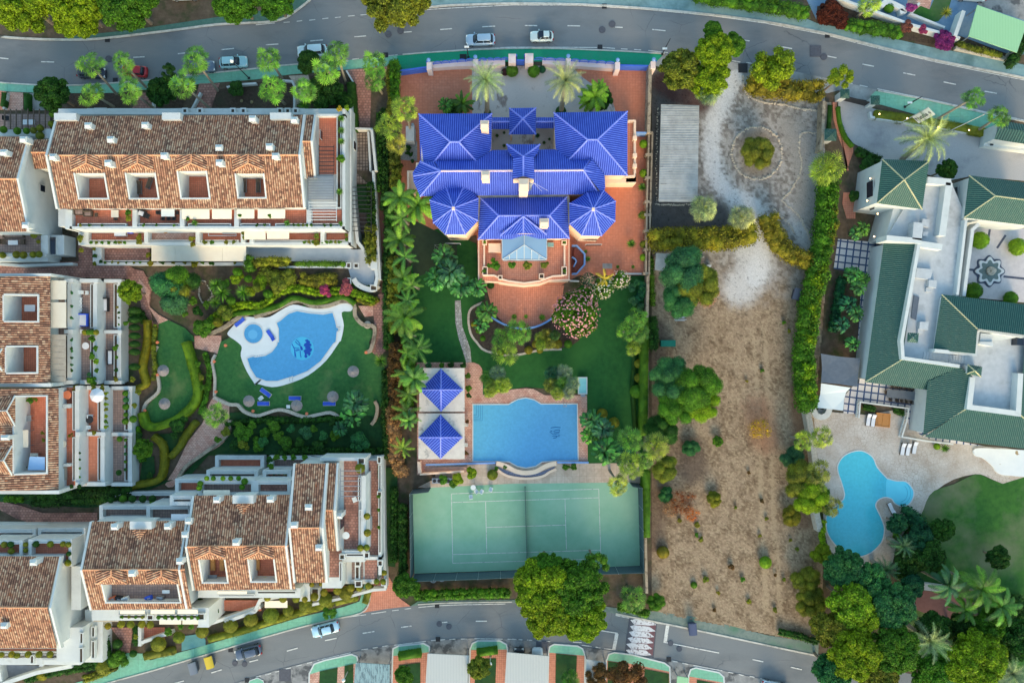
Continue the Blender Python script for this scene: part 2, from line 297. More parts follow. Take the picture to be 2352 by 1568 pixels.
  o=[k for k in n.n if k.type=='OUTPUT_MATERIAL'][0];n.l.new(mx.outputs[0],o.inputs[0]);return n.m
 g['leaf']=fol('foliage');g['clip']=fol('clipped_foliage',.15,.75,1.25,1.5)
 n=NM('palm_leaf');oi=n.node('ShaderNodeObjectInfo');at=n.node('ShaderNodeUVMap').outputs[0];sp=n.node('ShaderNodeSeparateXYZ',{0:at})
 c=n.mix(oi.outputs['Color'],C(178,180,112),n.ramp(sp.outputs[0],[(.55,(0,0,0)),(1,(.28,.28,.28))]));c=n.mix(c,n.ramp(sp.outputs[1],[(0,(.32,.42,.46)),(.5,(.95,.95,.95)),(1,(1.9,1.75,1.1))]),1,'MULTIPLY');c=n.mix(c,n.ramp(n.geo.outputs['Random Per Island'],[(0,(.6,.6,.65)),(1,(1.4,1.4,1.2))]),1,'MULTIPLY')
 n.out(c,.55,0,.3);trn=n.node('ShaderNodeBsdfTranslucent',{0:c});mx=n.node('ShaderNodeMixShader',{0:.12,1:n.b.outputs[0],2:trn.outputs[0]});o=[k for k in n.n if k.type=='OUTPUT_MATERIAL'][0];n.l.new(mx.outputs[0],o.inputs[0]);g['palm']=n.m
 n=NM('car_paint');oi=n.node('ShaderNodeObjectInfo');n.b.inputs['Coat Weight'].default_value=.6;g['paint']=n.out(oi.outputs['Color'],.35,.2,.5)
 g['tyre']=mk('tyre',C(26,26,28),rough=.9);g['lamp']=mk('lamp_glass',C(226,226,220),rough=.3);g['red']=mk('red_lens',C(150,20,20),rough=.3)
 n=NM('objcol');oi=n.node('ShaderNodeObjectInfo');g['obj']=n.out(oi.outputs['Color'],.7)
 n=NM('lit_lamp');n.b.inputs['Emission Color'].default_value=(1,.62,.25,1);n.b.inputs['Emission Strength'].default_value=3;g['lit']=n.out((1,.7,.4,1),.5)
 n=NM('clear_glass');g['cglass']=n.out(C(128,164,196),.45,0,.3);n.b.inputs['Alpha'].default_value=.85
 return g
G=make_mats()
# ================= GROUND, ROADS, PAVEMENTS =================
gm=MB();gm.wbox(-900,-900,900,900,-1.0,-0.01);gb=gm.build('ground',G['soil']);gb['kind']='structure'
top_up=P('-500,70 -40,83 0,85 37,88 100,91 175,92 225,90 300,82 400,70 500,57 588,53 625,50 655,42 688,20 713,0 740,-40')
top_up2=P('930,-40 950,-5 968,12 988,17 1038,13 1176,9 1326,11 1476,20 1626,34 1764,52 1889,76 2014,107 2139,137 2264,162 2400,190 2900,300')
top_lo=P('-500,170 -40,186 0,190 75,195 150,197 250,192 350,184 425,175 500,167 588,158 650,151 788,140 888,130 988,121 1088,115 1176,112 1260,112 1326,114 1426,118 1526,124 1601,131 1701,146 1814,162 1939,189 2014,207 2139,232 2264,261 2400,290 2900,400')
sheet('road',top_up+top_up2+top_lo[::-1],G['asphalt'])
bot_up=P('150,1600 245,1568 350,1539 450,1509 588,1468 688,1440 763,1422 828,1407 888,1397 963,1389 1038,1385 1176,1383 1290,1388 1414,1408 1501,1426 1576,1441 1676,1462 1764,1481 1879,1505 2000,1528 2500,1630')
bot_lo=P('500,1600 540,1568 588,1552 638,1537 713,1518 813,1496 901,1480 988,1470 1088,1464 1176,1466 1264,1475 1389,1491 1501,1510 1601,1526 1764,1561 1900,1600 2480,1720')
sheet('road',bot_up+bot_lo[::-1],G['asphalt'])
# pavements
sheet('pavement',top_lo[1:11]+P('788,140 888,130 925,127 922,158 895,152 838,157 800,160 663,172 588,183 500,190 420,197 340,206 260,214 175,216 75,213 -40,208'),G['greenpave'])
sheet('pavement',P('912,129 988,121 1088,115 1176,112 1260,112 1326,114 1426,118 1526,124 1520,148 1490,150 1300,142 1176,142 1050,146 980,153 915,161'),G['greenbright'])
sheet('pavement',P('1526,124 1601,131 1701,146 1814,162 1939,189 2014,207 2010,215 1960,218 1925,208 1900,215 1715,200 1640,190 1500,150'),G['concrete'])
sheet('pavement',P('1999,222 2006,212 2016,209 2139,233 2264,261 2300,268 2290,300 2240,294 2120,268 2020,240 1996,232'),G['greenpave'])
sheet('pavement',P('500,57 588,53 625,50 655,42 688,20 713,0 720,-30 640,-30 640,15 588,28 500,40 400,55 300,70 200,80 150,85 150,92 225,90 300,82 400,70'),mk('dark_green_pavement',C(64,100,92),C(84,120,108),2,rough=.9))  # darker green tone for this stretch of pavement
sheet('pavement',P('985,16 1038,13 1176,9 1326,11 1476,20 1626,34 1764,52 1889,76 2014,107 2139,137 2264,162 2400,190 2400,160 2314,141 2139,109 2051,89 1989,76 1876,54 1851,43 1764,28 1580,0 1560,-30 985,-30'),G['bluepave'])
sheet('pavement',bot_up[:7]+P('828,1407 848,1383 852,1338 838,1338 826,1380 788,1393 688,1417 588,1447 500,1472 440,1490 345,1515 330,1500 290,1498 278,1520 268,1540 170,1568 120,1600'),G['greenpave'])
sheet('driveway',P('828,1407 850,1383 852,1338 889,1316 901,1337 918,1373 943,1391 888,1397'),G['terra2'])
sheet('pavement',P('943,1391 963,1389 1038,1385 1176,1383 1290,1388 1414,1408 1501,1426 1576,1441 1676,1462 1764,1481 1879,1505 1880,1475 1764,1458 1600,1416 1496,1402 1414,1395 1290,1378 1176,1376 1038,1378 960,1380'),mk('green_grey_pavement',C(92,112,104),C(130,140,132),1.2,C(86,120,100),.3,rough=.9))
sheet('driveway',bot_lo+P('2480,1720 1900,1720 500,1720'),G['drive'])
# kerbs (real steps)
def kerb(pts,w_=.32,h=.13):m=MB();m.bar(smooth(pts,3,False),w_,-.005,h,zpix=0);o=m.build('kerb',G['kerb']);o['kind']='structure'
kerb(top_up[:-1]);kerb(top_up2[2:]);kerb(P('0,190 75,195 150,197 250,192 350,184 425,175 500,167 588,158 650,151 788,140'),.2)
kerb(P('925,126 988,121 1088,115 1176,112 1260,112 1326,114 1426,118 1526,124'),.2);kerb(P('2016,209 2139,232 2264,261 2400,290'),.2)
kerb(P('150,1600 245,1568 350,1539 450,1509 588,1468 688,1440 763,1422 828,1407 848,1383 852,1338'),.2);kerb(P('1414,1408 1501,1426 1576,1441 1676,1462 1764,1481 1879,1505 2000,1528'),.25);kerb(P('960,1387 1038,1383 1176,1381'),.2)
# painted lines
def lines(name,segs,w_=.14,mat='line',z=.022):
 m=MB()
 for a in segs:
  q=[W(x,y,0)[:2] for x,y in a]
  for i in range(len(q)-1):
   (x0,y0),(x1,y1)=q[i],q[i+1];l=math.hypot(x1-x0,y1-y0) or 1;nx,ny=-(y1-y0)/l*w_/2,(x1-x0)/l*w_/2
   m.quad((x0-nx,y0-ny,z),(x1-nx,y1-ny,z),(x1+nx,y1+ny,z),(x0+nx,y0+ny,z))
 o=m.build(name,G[mat]);o['kind']='structure';return o
zl=_z[0]+.006
dash=[t(0,0,a) for a in('0,535 80,543','380,570 500,573','1225,530 1330,525','1635,497 1700,490','2030,460 2150,448')]+[t(1,0,a) for a in('90,415 208,408','500,380 615,370','903,342 1012,333','1358,300 1432,294','1692,275 1800,267','2075,250 2195,244')]+[t(2,0,a) for a in('118,238 232,240','510,240 625,242','948,253 1015,256','1287,274 1408,286','2065,362 2180,380')]+[t(3,0,a) for a in('95,428 220,450','545,518 627,535','865,592 970,612','1240,672 1350,694','1610,755 1722,778','1985,840 2097,860')]+[t(0,3,a) for a in('1600,1568 1690,1543','1942,1470 2040,1440','2290,1370 2370,1350')]+[t(1,3,a) for a in('285,1270 385,1242','635,1173 740,1152','980,1107 1087,1090','1333,1052 1428,1040','1708,1008 1757,1004','2018,996 2120,995')]+[t(2,3,a) for a in('818,1082 972,1107','1390,1187 1900,1287','2207,1347 2305,1368')]+[t(3,3,a) for a in('207,1417 308,1440','30,1545 200,1572')]
lines('lane_marking',dash,.17,z=zl)
edge=[t(1,0,a) for a in('0,232 175,215','255,210 310,206','375,200 425,193','490,190 545,184','610,177 665,170','725,166 780,160','845,152 910,147','960,142 1015,137','850,563 800,565','885,548 945,540','990,535 1050,528','1110,524 1170,520','1215,515 1300,507','1350,502 1415,495','1460,493 1525,487','1590,487 1900,458 2350,436')]+[t(1,0,'1570,92 1800,78 2350,50')]+[t(2,0,a) for a in('0,50 600,52 1200,88 1800,145 2350,220','0,437 400,437 780,440','830,440 945,448','1000,452 1060,455','1120,458 1185,463','1250,467 1430,487','2020,560 2095,573','2150,577 2200,585')]+[t(3,0,a) for a in('0,222 500,318 1000,445 1500,565 2000,668 2350,738','715,760 775,772','840,785 912,800','1000,818 1500,918 2000,1032 2350,1105','0,208 500,303','2205,682 2350,710')]+[t(2,3,a) for a in('950,942 1075,968','1310,1010 1560,1048 2350,1222','0,1160 40,1163','60,1165 95,1166','137,1168 185,1171','227,1173 268,1177','315,1180 350,1183','640,1215 730,1227','765,1232 810,1241','845,1247 950,1258','1467,1360 1520,1370','1562,1380 1617,1392','1665,1402 1930,1450','1985,1463 2030,1472','2080,1483 2125,1494','2180,1500 2225,1510','2275,1522 2325,1532','560,1188 640,1192')]+[t(1,3,a) for a in('0,1508 45,1497','85,1488 140,1475','180,1462 230,1450','275,1434 325,1422','370,1408 420,1396','470,1382 515,1372','565,1355 870,1285','970,1258 1030,1250','1070,1243 1120,1235','1160,1228 1215,1220','1270,1216 1560,1180','1605,1174 1660,1168','1690,1168 1735,1164','1775,1164 1830,1160','1880,1160 1935,1158','2005,1155 2265,1160','2310,1160 2350,1163','860,955 1010,936','1060,928 1195,908','1250,900 1310,893','1365,885 1425,878','1490,870 1640,855 1850,846 2290,838')]
lines('edge_marking',edge,.13,z=zl)
lines('stop_line',[t(2,3,'962,1110 935,1255'),t(2,3,'1428,1035 1405,1185')],.55,z=zl)
# raised speed table + sawtooth crossing
sheet('speed_table',t(2,3,'1075,975 1330,1020 1300,1335 1035,1290'),G['patch'],z=zl+.004)
sheet('speed_table',t(2,3,'1130,1000 1320,1030 1290,1310 1090,1275'),mk('worn_red_paint',C(96,70,76),C(120,84,90),2),z=zl+.009)
m=MB()
for k,(lx,ly,rx,ry) in enumerate([(1085,985,1325,1030),(1083,1042,1318,1088),(1072,1095,1306,1140),(1060,1150,1298,1195),(1047,1205,1287,1250),(1045,1260,1280,1305)]):
 a=(1130-k*8,(ly+ry)/2);b=(1268-k*8,(ly+ry)/2)
 pts=t(2,3,f'{lx},{ly} {a[0]},{ly-10} {b[0]},{ry-42} {rx},{ry} {b[0]-5},{ry+6} {a[0]-8},{ly+42}')
 q=[W(x,y,0)[:2]+(zl+.014,) for x,y in pts];m.add(q[::-1],[tuple(range(6))])
o=m.build('crossing_marking',mk('worn_white_paint',C(196,198,204),C(214,216,220),4,C(120,110,116),3,(.53,.63)));o['kind']='structure'
# ironwork and patches
def iron(name,lst,rad,z=zl+.02,n=4,mat='dark',lab=None):
 for(x,y) in lst:
  m=MB();a=W(x,y,0);k=[(a[0]+rad*math.cos(2*math.pi*(i+.5)/n)*1.41 if n==4 else a[0]+rad*math.cos(2*math.pi*i/n),a[1]+(rad*1.41*math.sin(2*math.pi*(i+.5)/n) if n==4 else rad*math.sin(2*math.pi*i/n))) for i in range(n)]
  m.wprism(k,-.005,z);T1(name,m,G[mat],lab,'drain' if n==4 else 'manhole')
iron('storm_drain',[(247,92),(1388,15),(265,185),(886,127),(1378,109),(1900,82),(1942,197)],.38,lab='square black storm drain grate at the upper road edge')
iron('storm_drain',[(1004,1390),(1006,1467),(1536,1513),(530,1491),(568,1561)],.36,lab='square black storm drain grate at the lower road edge')
iron('manhole_cover',[(250,136),(920,71),(1383,69),(1406,56),(892,79),(1892,131)],.55,n=14,mat='patch',lab='round dark manhole cover on the upper road')
iron('manhole_cover',[(1009,1432),(1031,1438),(1560,1489),(1540,1476),(540,1522),(562,1524)],.45,n=14,mat='patch',lab='round dark manhole cover on the lower road')
iron('utility_cover',[(1706,157)],.75,lab='square dark utility cover at the gravel drive mouth');iron('utility_cover',[(655,1549),(1245,1485)],.95,mat='patch',lab='large square utility cover on the carport apron')
iron('utility_cover',[(1064,133)],.55,lab='square dark cover on the bright green pavement');iron('utility_cover',[(1873,118)],.9,mat='patch',lab='large square patch cover beside the right lane marking')
# ================= GARDEN AND PLOT SURFACES =================
_z[0]=.0512
# left complex: soil with planting, drives by the street
sheet('forecourt',t(0,0,'0,835 60,845 30,1010 0,1010'),G['terra2']);sheet('forecourt',t(0,0,'80,845 215,855 215,1015 60,1015'),G['pinkpave']);sheet('forecourt',t(0,0,'275,860 420,860 470,1015 275,1015'),G['concrete'])
for s_ in('1210,1005 1300,855 1400,850 1400,1012','1770,1005 1830,770 2020,768 1935,1010'):sheet('path',t(0,0,s_),G['brickpave'])
sheet('flower_bed',t(0,0,'430,860 1190,855 1190,1000 700,1010'),G['mulch']);sheet('flower_bed',t(0,0,'1410,860 1700,860 1680,1010 1410,1010'),G['mulch']);sheet('flower_bed',t(0,0,'1940,1010 2010,830 2100,800 2350,780 2350,1015'),G['mulch'])
sheet('path',t(1,0,'300,700 480,690 500,760 360,780'),G['beigepave'],sm=0);sheet('flower_bed',t(1,0,'0,760 250,745 330,760 340,1010 0,1015'),G['mulch']);sheet('path',t(1,0,'350,760 470,760 470,960 355,960'),G['beigepave'])
sheet('flower_bed',t(1,0,'500,700 800,680 890,800 900,1040 640,1050 500,960'),G['mulch'])
sheet('path',t(1,0,'830,645 1230,612 1230,640 1150,700 1060,760 1050,1175 930,1175 905,780'),G['brickpave'])
sheet('yard',t(1,0,'890,1225 1025,1225 1030,1568 900,1568')+t(1,1,'1030,120 880,115'),mktile('dirty_paving',C(140,124,112),C(160,142,128),C(70,60,54),.5,.5,.05,c3=C(70,60,54),sc3=.6))
sheet('yard',t(1,1,'880,130 1100,130 1110,380 900,390'),G['lawnd']);sheet('yard',t(1,1,'900,385 1020,385 1000,585 905,580'),mk('dark_slab',C(70,60,58),C(92,80,76),2))
sheet('path',t(1,1,'1120,330 1200,330 1210,700 1190,1120 1140,1130 1130,700'),mk('dark_path',C(78,56,52),C(98,72,66),2))
pav=mk('grey_terrace_floor',C(164,172,180),C(180,186,192),.8,rough=.8)
sheet('terrace',P('560,566 800,566 808,573 845,573 862,600 860,655 842,668 812,660 800,615 748,602 660,600 560,600'),pav)
sheet('path',P('-20,605 215,600 330,622 350,660 345,700 352,740 392,735 390,760 362,752 330,745 325,700 318,660 290,640 -20,632'),G['brickpave'])
sheet('path',t(0,1,'870,700 720,690 730,860 850,900')+P('345,640 300,612 235,600'),G['brickpave'])
sheet('path',t(0,1,'1280,990 1380,1100 1370,1240 1460,1320 1550,1370 1460,1405 1380,1270 1340,1150 1270,1040'),G['pinkpave'])
sheet('path',t(0,1,'1790,1515 2035,1510 2035,1568')+t(0,2,'2010,120 1975,100 1790,60'),G['pinkpave'])
sheet('lawn',t(0,1,'1460,1405 1550,1370 1700,1440 1780,1520 1790,1568')+t(0,2,'1700,0 1740,150 1800,350 1800,560 1640,690 1450,770 1340,745 1330,640 1340,610 1450,480 1460,400 1430,330 1430,150 1450,0'),G['lawn2'],sm=0)
sheet('lawn',t(0,2,'2030,0 2000,110 1960,180 1985,350 1975,500 2100,560 2200,590 2290,660 2350,680')+t(1,2,'150,620 260,625 450,690 700,640 800,700 1100,720 1190,500 1200,300 1150,150 1060,80')+t(1,1,'1040,1568 1100,1480 940,1390 890,1240 790,1290 780,1568')+P('700,700 560,760'),G['lawn2'])
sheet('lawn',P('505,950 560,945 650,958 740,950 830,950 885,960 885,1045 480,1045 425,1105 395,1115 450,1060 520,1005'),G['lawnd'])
sheet('path',t(0,2,'1960,510 2080,540 2110,600 2100,800 2060,920 1960,990 1850,1050 1700,1160 1640,1260 1590,1330 1520,1310 1600,1180 1680,1020 1740,900 1860,750 1900,640'),G['pinkpave'],sm=2)
sheet('path',t(1,1,'1130,1130 1200,1130 1215,1568')+t(1,2,'1210,60 1130,150 1050,80 1090,0')+t(1,1,'1090,1568 1080,1200'),G['brickpave'])
sheet('path',t(1,1,'940,1240 1080,1240 1080,1330 1000,1340'),G['pinkpave'])
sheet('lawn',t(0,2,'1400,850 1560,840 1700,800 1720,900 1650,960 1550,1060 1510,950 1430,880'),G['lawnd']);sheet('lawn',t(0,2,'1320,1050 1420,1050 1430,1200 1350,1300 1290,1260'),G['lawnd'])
sheet('path',t(0,2,'0,1455 200,1500 400,1568')+t(0,3,'900,0 900,110 300,100 150,50 60,0')+P('-20,1160'),G['brickpave'])
sheet('yard',P('-20,1125 320,1112 400,1100 260,1160 200,1165 -20,1150'),G['lawnd'])
sheet('lawn',t(1,2,'1180,1150 1300,1150 1300,1568')+t(1,3,'1280,500 1180,480 1200,0'),G['lawnd'])
sheet('yard',t(0,3,'1020,1050 1230,1050 1200,1280 1100,1275 1100,1150'),G['brickpave'])
sheet('yard',t(0,3,'0,1390 380,1400 360,1440 30,1530 0,1568'),mk('grey_yard',C(120,124,132),C(140,144,150),1))
sheet('path',t(0,3,'960,1160 1020,1160 1030,1350 1075,1400 990,1470 1010,1330'),mk('stony_path',C(120,110,98),C(150,140,126),3))
# left pool
deck=t(0,1,'2105,1470 2200,1370 2260,1340 2350,1345')+t(1,1,'40,1345 130,1340 250,1270 350,1228 480,1255 600,1265 720,1235 830,1215 895,1245 870,1290 790,1300 810,1420 780,1568')+t(1,2,'770,0 650,170 480,310 300,385 150,415 0,380')+t(0,2,'2350,395 2270,270 2215,130 2225,50 2180,0')+t(0,1,'2100,1510')
sheet('pool_deck',deck,mk('white_pool_deck',C(206,214,216),C(216,224,226),.6,rough=.7),sm=3)
def coping(name,pts,wd,h,mat,kind='structure'):
 m=MB();m.bar(pts,wd,-.005,h,closed=True,zpix=0);o=m.build(name,mat);o['kind']=kind
def pool(name,pts,mat,label,loc_z=.05):
 m=MB();q=[W(x,y,0)[:2] for x,y in pts];zz=_z[0]+.02;m.wprism(q,.0,zz)
 c=W(sum(p[0] for p in pts)/len(pts),sum(p[1] for p in pts)/len(pts),0)
 th=thing(name,label,'pool',c);s_=MB();s_.wprism(q,-.005,zz);s_.build('water',mat,th);r_=MB();r_.wbar(q,.16,-.005,zz+.04,closed=True);r_.build('rim',G['white'] if 'rim' not in name else G['kerb'],th);return th,zz
pa=t(1,1,'190,1395 230,1370 300,1310 380,1283 500,1305 620,1315 710,1298 735,1380 745,1430 750,1440 765,1440 765,1475 750,1475 740,1568')+t(1,2,'715,20 600,180 480,270 345,325 340,318 308,330 200,362 100,362 0,325')+t(0,2,'2350,320 2300,240 2270,150 2330,130')+t(1,2,'0,138 90,125 150,90 195,30 200,0')+t(1,1,'212,1568 210,1450')
p1,zz=pool('swimming_pool',pa,G['waterA'],'kidney shaped blue pool with a tree mosaic beside the lawn umbrellas')
m=MB();cx,cy,cz=W(695.5,800,0);m.lathe([(1.85,0),(1.85,.012)],(cx,cy,zz),40);m.build('mosaic_disc',G['tealm'],p1)
m=MB();r2=random.Random(3)
Z=zz+.018
def blob(x,y,r,z):
 n=9;return m.add([(x+r*(.8+.4*r2.random())*math.cos(2*math.pi*i/n),y+r*(.8+.4*r2.random())*math.sin(2*math.pi*i/n),z) for i in range(n)],[tuple(range(n))])
k=0
def strip(pts,wd):
 global Z
 for i in range(len(pts)-1):
  Z+=.0006;(x0,y0),(x1,y1)=pts[i],pts[i+1];l=math.hypot(x1-x0,y1-y0);nx,ny=-(y1-y0)/l*wd/2,(x1-x0)/l*wd/2
  m.quad((x0-nx,y0-ny,Z),(x1-nx,y1-ny,Z),(x1+nx,y1+ny,Z),(x0+nx,y0+ny,Z))
mp=lambda a:[(cx+(x-905)/460*1.85,cy-(y-815)/445*1.85) for x,y in P(a)]
for a,wd in(('490,640 545,740 590,840 610,930 655,1160',.13),('600,860 610,1140',.1),('560,770 680,810 790,810',.1),('620,880 720,860 800,870',.09),('640,920 760,880 830,850',.1),('620,540 690,620 780,680 850,740',.12),('650,470 760,560 830,680',.1),('850,740 900,880',.35),('820,900 830,1050 860,1160',.12)):strip(mp(a),wd)
for i in range(60):
 a=r2.uniform(-1.5,1.5);rr=r2.random()**.5;X=cx+(1000-905)/460*1.85+(rr*math.cos(a)*1.05);Y=cy+rr*math.sin(a)*1.42*(1 if True else 1)-.05
 Z+=.0004;blob(X,Y,r2.uniform(.12,.26),Z)
m.build('tree_mosaic',G['navy'],p1)
m=MB()
for i in range(4):m.wbar([W(x,y,0)[:2] for x,y in t(1,2,' '.join(f'{-80+120*math.cos(a)*(1-.18*i)+20:.0f},{130+90*math.sin(a)*(1-.18*i):.0f}' for a in np.linspace(-.1,1.5,10)))],.06,zz,zz+.012+.001*i)
m.build('pool_step',G['step'],p1)
pc=[(583.5+22.5*math.cos(a),766+23*math.sin(a)) for a in np.linspace(0,2*math.pi,28,endpoint=False)]
p2,z2=pool('paddling_pool',pc,G['waterA'],'small round blue paddling pool beside the kidney shaped pool')
m=MB();a=W(582,768,0);m.lathe([(.75,z2),(.75,z2+.008)],(a[0],a[1],0),24);m.build('pool_step',mk('pale_step',C(96,170,214)),p2)
# villa plot
_z[0]=.0524
sheet('paving',P('916,160 1490,150 1482,632 1330,632 1280,660 1100,650 1095,540 955,560 930,480 915,440'),G['terra'])
sheet('gravel_court',P('1084,160 1176,152 1311,152 1340,180 1405,225 1415,262 1275,262 1275,345 1130,345 1130,262 1085,262'),G['gravel'])
sheet('flower_bed',t(1,0,'1330,1300 1480,1300 1480,1480 1330,1470'),mk('grey_pebbles',C(120,120,120),C(180,180,180),8))
sheet('lawn',P('945,540 1010,525 1095,560 1100,650 1120,700 1140,760 1260,770 1300,690 1350,640 1480,633 1480,1090 1350,1080 1340,905 1250,892 1208,888 1109,905 1105,840 955,833 945,700'),G['lawn'])
sheet('yard',P('940,500 1000,530 1050,560 1050,600 950,640'),mk('dark_ground',C(40,56,40),C(52,70,50),1));
rb=P('1115,652 1125,690 1135,720 1155,740 1176,749 1205,753 1240,745 1268,729 1288,700 1296,655');sheet('terrace',rb,G['terra2'])
sheet('flower_bed',P('1108,690 1085,705 1075,730 1080,765 1095,785 1115,805 1176,815 1240,803 1290,800 1330,782 1340,740 1300,690 1287,700 1268,731 1240,748 1205,756 1176,752 1153,743 1132,722 1120,690'),G['mulch'],sm=2)
m=MB();m.bar(smooth(P('1108,695 1083,708 1076,730 1081,765 1096,787 1117,806 1176,816 1240,804 1290,802'),3,False),.35,-.005,.18,zpix=0);T1('garden_kerb',m,G['stone'],'pale curved stone kerb round the planting bed below the round terrace','kerb')
m=MB();m.bar(smooth(P('1129,728 1150,741 1176,751 1205,755 1240,747 1270,730'),3,False),.3,0,.9,zpix=.9);T1('balustrade',m,G['lightblue'],'curved pale blue balustrade rimming the round terracotta terrace','balustrade')
sheet('path',P('1045,690 1046,740 1053,775 1061,800 1071,832 1083,832 1080,800 1073,780 1062,750 1058,690'),G['crazy'])
sheet('pool_terrace',P('958,832 1088,832 1100,837 1107,846 1109,857 1109,907 1150,900 1176,894 1208,891 1226,893 1251,907 1348,907 1350,1066 1085,1070 958,1090'),G['pinkpave'])
sheet('paving',P('1000,1068 1480,1062 1480,1110 1446,1107 1176,1110 1000,1122 960,1118 1000,1098'),G['beigepave'])
vp=P('1086,928 1168,928 1180,921 1191,916 1208,913 1226,917 1243,927 1326,927 1328,1057 1271,1058 1245,1060 1230,1070 1208,1074 1188,1070 1170,1060 1150,1059 1086,1059')
p3,z3=pool('swimming_pool',vp,G['waterB'],'large rectangular blue villa pool with rounded bays above the tennis court')
m=MB()
for i in range(4):m.wbar([W(x,y,0)[:2] for x,y in((1108-4.5*i,929),(1108-4.5*i,965-4*i),(1087,965-4*i))],.07,z3,z3+.012+.001*i)
m.build('pool_step',G['step'],p3)
m=MB();Z=z3+.012
f2=lambda a:[W((1350+x/22.4)*.91875,(1040+y/22.4)*.91875,0)[:2] for x,y in P(a)]
for a,wd in(('590,660 700,620 900,600 1150,630',.13),('580,810 690,850',.16),('530,860 650,940 730,1010 830,1010 900,980 1080,950',.1),('750,840 880,770 960,760 1070,750 1110,800',.13),('760,920 880,900 950,900 1110,850',.13),('1000,1060 1130,1030',.08),('680,1105 880,1100 1110,1130',.1),('930,1080 910,1190 730,1220',.14)):strip(f2(a),wd)
m.build('mosaic_emblem',mk('emblem_blue',C(22,96,150)),p3)
# infinity edge and cascade below villa pool
m=MB();m.bar(smooth(P('1140,1064 1150,1066 1166,1072 1185,1082 1208,1086 1232,1082 1250,1072 1266,1066 1278,1064'),3,False),.7,0,.55,zpix=.55);T1('pool_parapet',m,G['cream'],'curved cream parapet along the overflow edge of the villa pool','parapet')
m=MB();m.bar(smooth(P('1141,1076 1150,1084 1170,1094 1208,1099 1245,1094 1262,1084 1278,1077'),3,False),.35,0,.4,zpix=.4);T1('basin_wall',m,G['cream'],'curved cream wall of the cascade basin below the villa pool','wall')
sheet('cascade_basin',smooth(P('1142,1070 1170,1082 1208,1088 1245,1082 1275,1070 1262,1084 1245,1093 1208,1097 1170,1093 1150,1083'),2),mk('pebble_basin',C(44,58,96),C(150,160,180),7),z=.16)
for nm,a in(('left',P('978,1067 1138,1063')),('right',P('1280,1062 1352,1062'))):
 m=MB();m.bar(a,.25,0,.5,zpix=.5);T1('pool_edge_wall',m,G['lightblue'],f'low blue tiled wall along the pool terrace, {nm} of the cascade','wall')
 # steps from pool terrace
st=thing('staircase','long brick staircase with terracotta side wall beside the pool house','stairs',W(1030,1080,0));m=MB()
for i in range(17):x=970+i*6.0;m.box(x,1072,x+6.0,1088-i*.25,0,.08+.04*i)
m.build('tread',mk('stair_brick',C(150,122,110),C(180,150,136),2),st);m=MB();m.bar(P('962,1060 964,1086'),.5,0,1.2,zpix=1.2);m.bar(P('964,1089 1066,1082'),.3,0,1.0,zpix=1.0);m.build('side_wall',G['cream'],st)
# tennis court
sheet('tennis_court',P('948,1124 988,1119 1176,1110 1446,1107 1465,1112 1470,1298 952,1316'),G['court']);zc=_z[0]+.006
def cl(a,b):# fraction coords over the court, a along, b across
 tl,tr,br,bl=(1037,1133),(1375,1122),(1380,1282),(1040,1292)
 u=[(tl[i]*(1-a)+tr[i]*a)*(1-b)+(bl[i]*(1-a)+br[i]*a)*b for i in(0,1)];return tuple(u)
s1=(11.885-6.4)/23.77;sg=.125
lines('court_line',[[cl(0,0),cl(1,0),cl(1,1),cl(0,1),cl(0,0)],[cl(0,sg),cl(1,sg)],[cl(0,1-sg),cl(1,1-sg)],[cl(s1,sg),cl(s1,1-sg)],[cl(1-s1,sg),cl(1-s1,1-sg)],[cl(s1,.5),cl(1-s1,.5)]],.09,z=zc)
nt_=thing('tennis_net','dark tennis net across the middle of the green court','net',W(1207,1207,0));m=MB();m.bar([cl(.5,-.07),cl(.5,1.07)],.05,.05,.95,zpix=0);m.build('net',G['mesh'],nt_)
for b in(-.07,1.07):m=MB();a=W(*cl(.5,b),0);m.lathe([(.06,0),(.06,1.1)],a,8);m.build('post',G['dark'],nt_)
m=MB();m.bar([cl(.5,-.07),cl(.5,1.07)],.07,.95,1.02,zpix=0);m.build('net_band',G['mesh'],nt_)
# right-hand villa grounds
_z[0]=.0536
sheet('driveway',P('1925,225 1950,222 2005,250 2100,270 2270,300 2290,330 2400,350 2400,420 2230,405 2180,415 2020,372 2000,352 1960,330 1935,300 1925,260'),G['greydrive'])
sheet('road_apron',P('1939,192 2012,208 1998,222 1996,232 1950,224 1935,215'),G['concrete'])
sheet('path',t(3,0,'590,940 630,940 630,1080 660,1200 780,1350 780,1400 720,1568 740,1568 700,1400 640,1250 600,1100'),G['terra2'])
sheet('yard',t(3,1,'690,200 810,200 800,440 720,440 680,300'),G['terra2'])
sheet('terrace',t(3,1,'640,625 920,650 1050,700 1030,880 990,1140 940,1568')+t(3,2,'870,330 1460,440 1430,880 1280,870 1290,600 1060,580 840,550 815,700 690,670 700,500 760,420 830,380 850,0')+t(3,1,'820,1568 850,1100 930,950 600,900'),G['banded'])
sheet('terrace',t(3,2,'1275,600 1440,640 1700,900 2350,1030 2350,1060 1900,970 1225,870'),G['banded'])
sheet('paving',P('1868,950 1905,945 1990,952 2060,940 2075,960 2120,1003 2210,1020 2400,1045 2400,1135 2302,1110 2264,1093 2239,1088 2190,1100 2150,1125 2130,1150 2115,1180 2090,1205 2058,1250 2050,1290 2020,1305 1990,1308 1950,1295 1903,1260 1890,1180 1885,1100'),G['deck'],sm=2)
sheet('lawn',P('2239,1088 2264,1095 2302,1110 2400,1135 2400,1600 2150,1600 2080,1400 2060,1330 2062,1250 2090,1205 2115,1182 2127,1150 2145,1126 2190,1111'),G['lawn3'],sm=2)
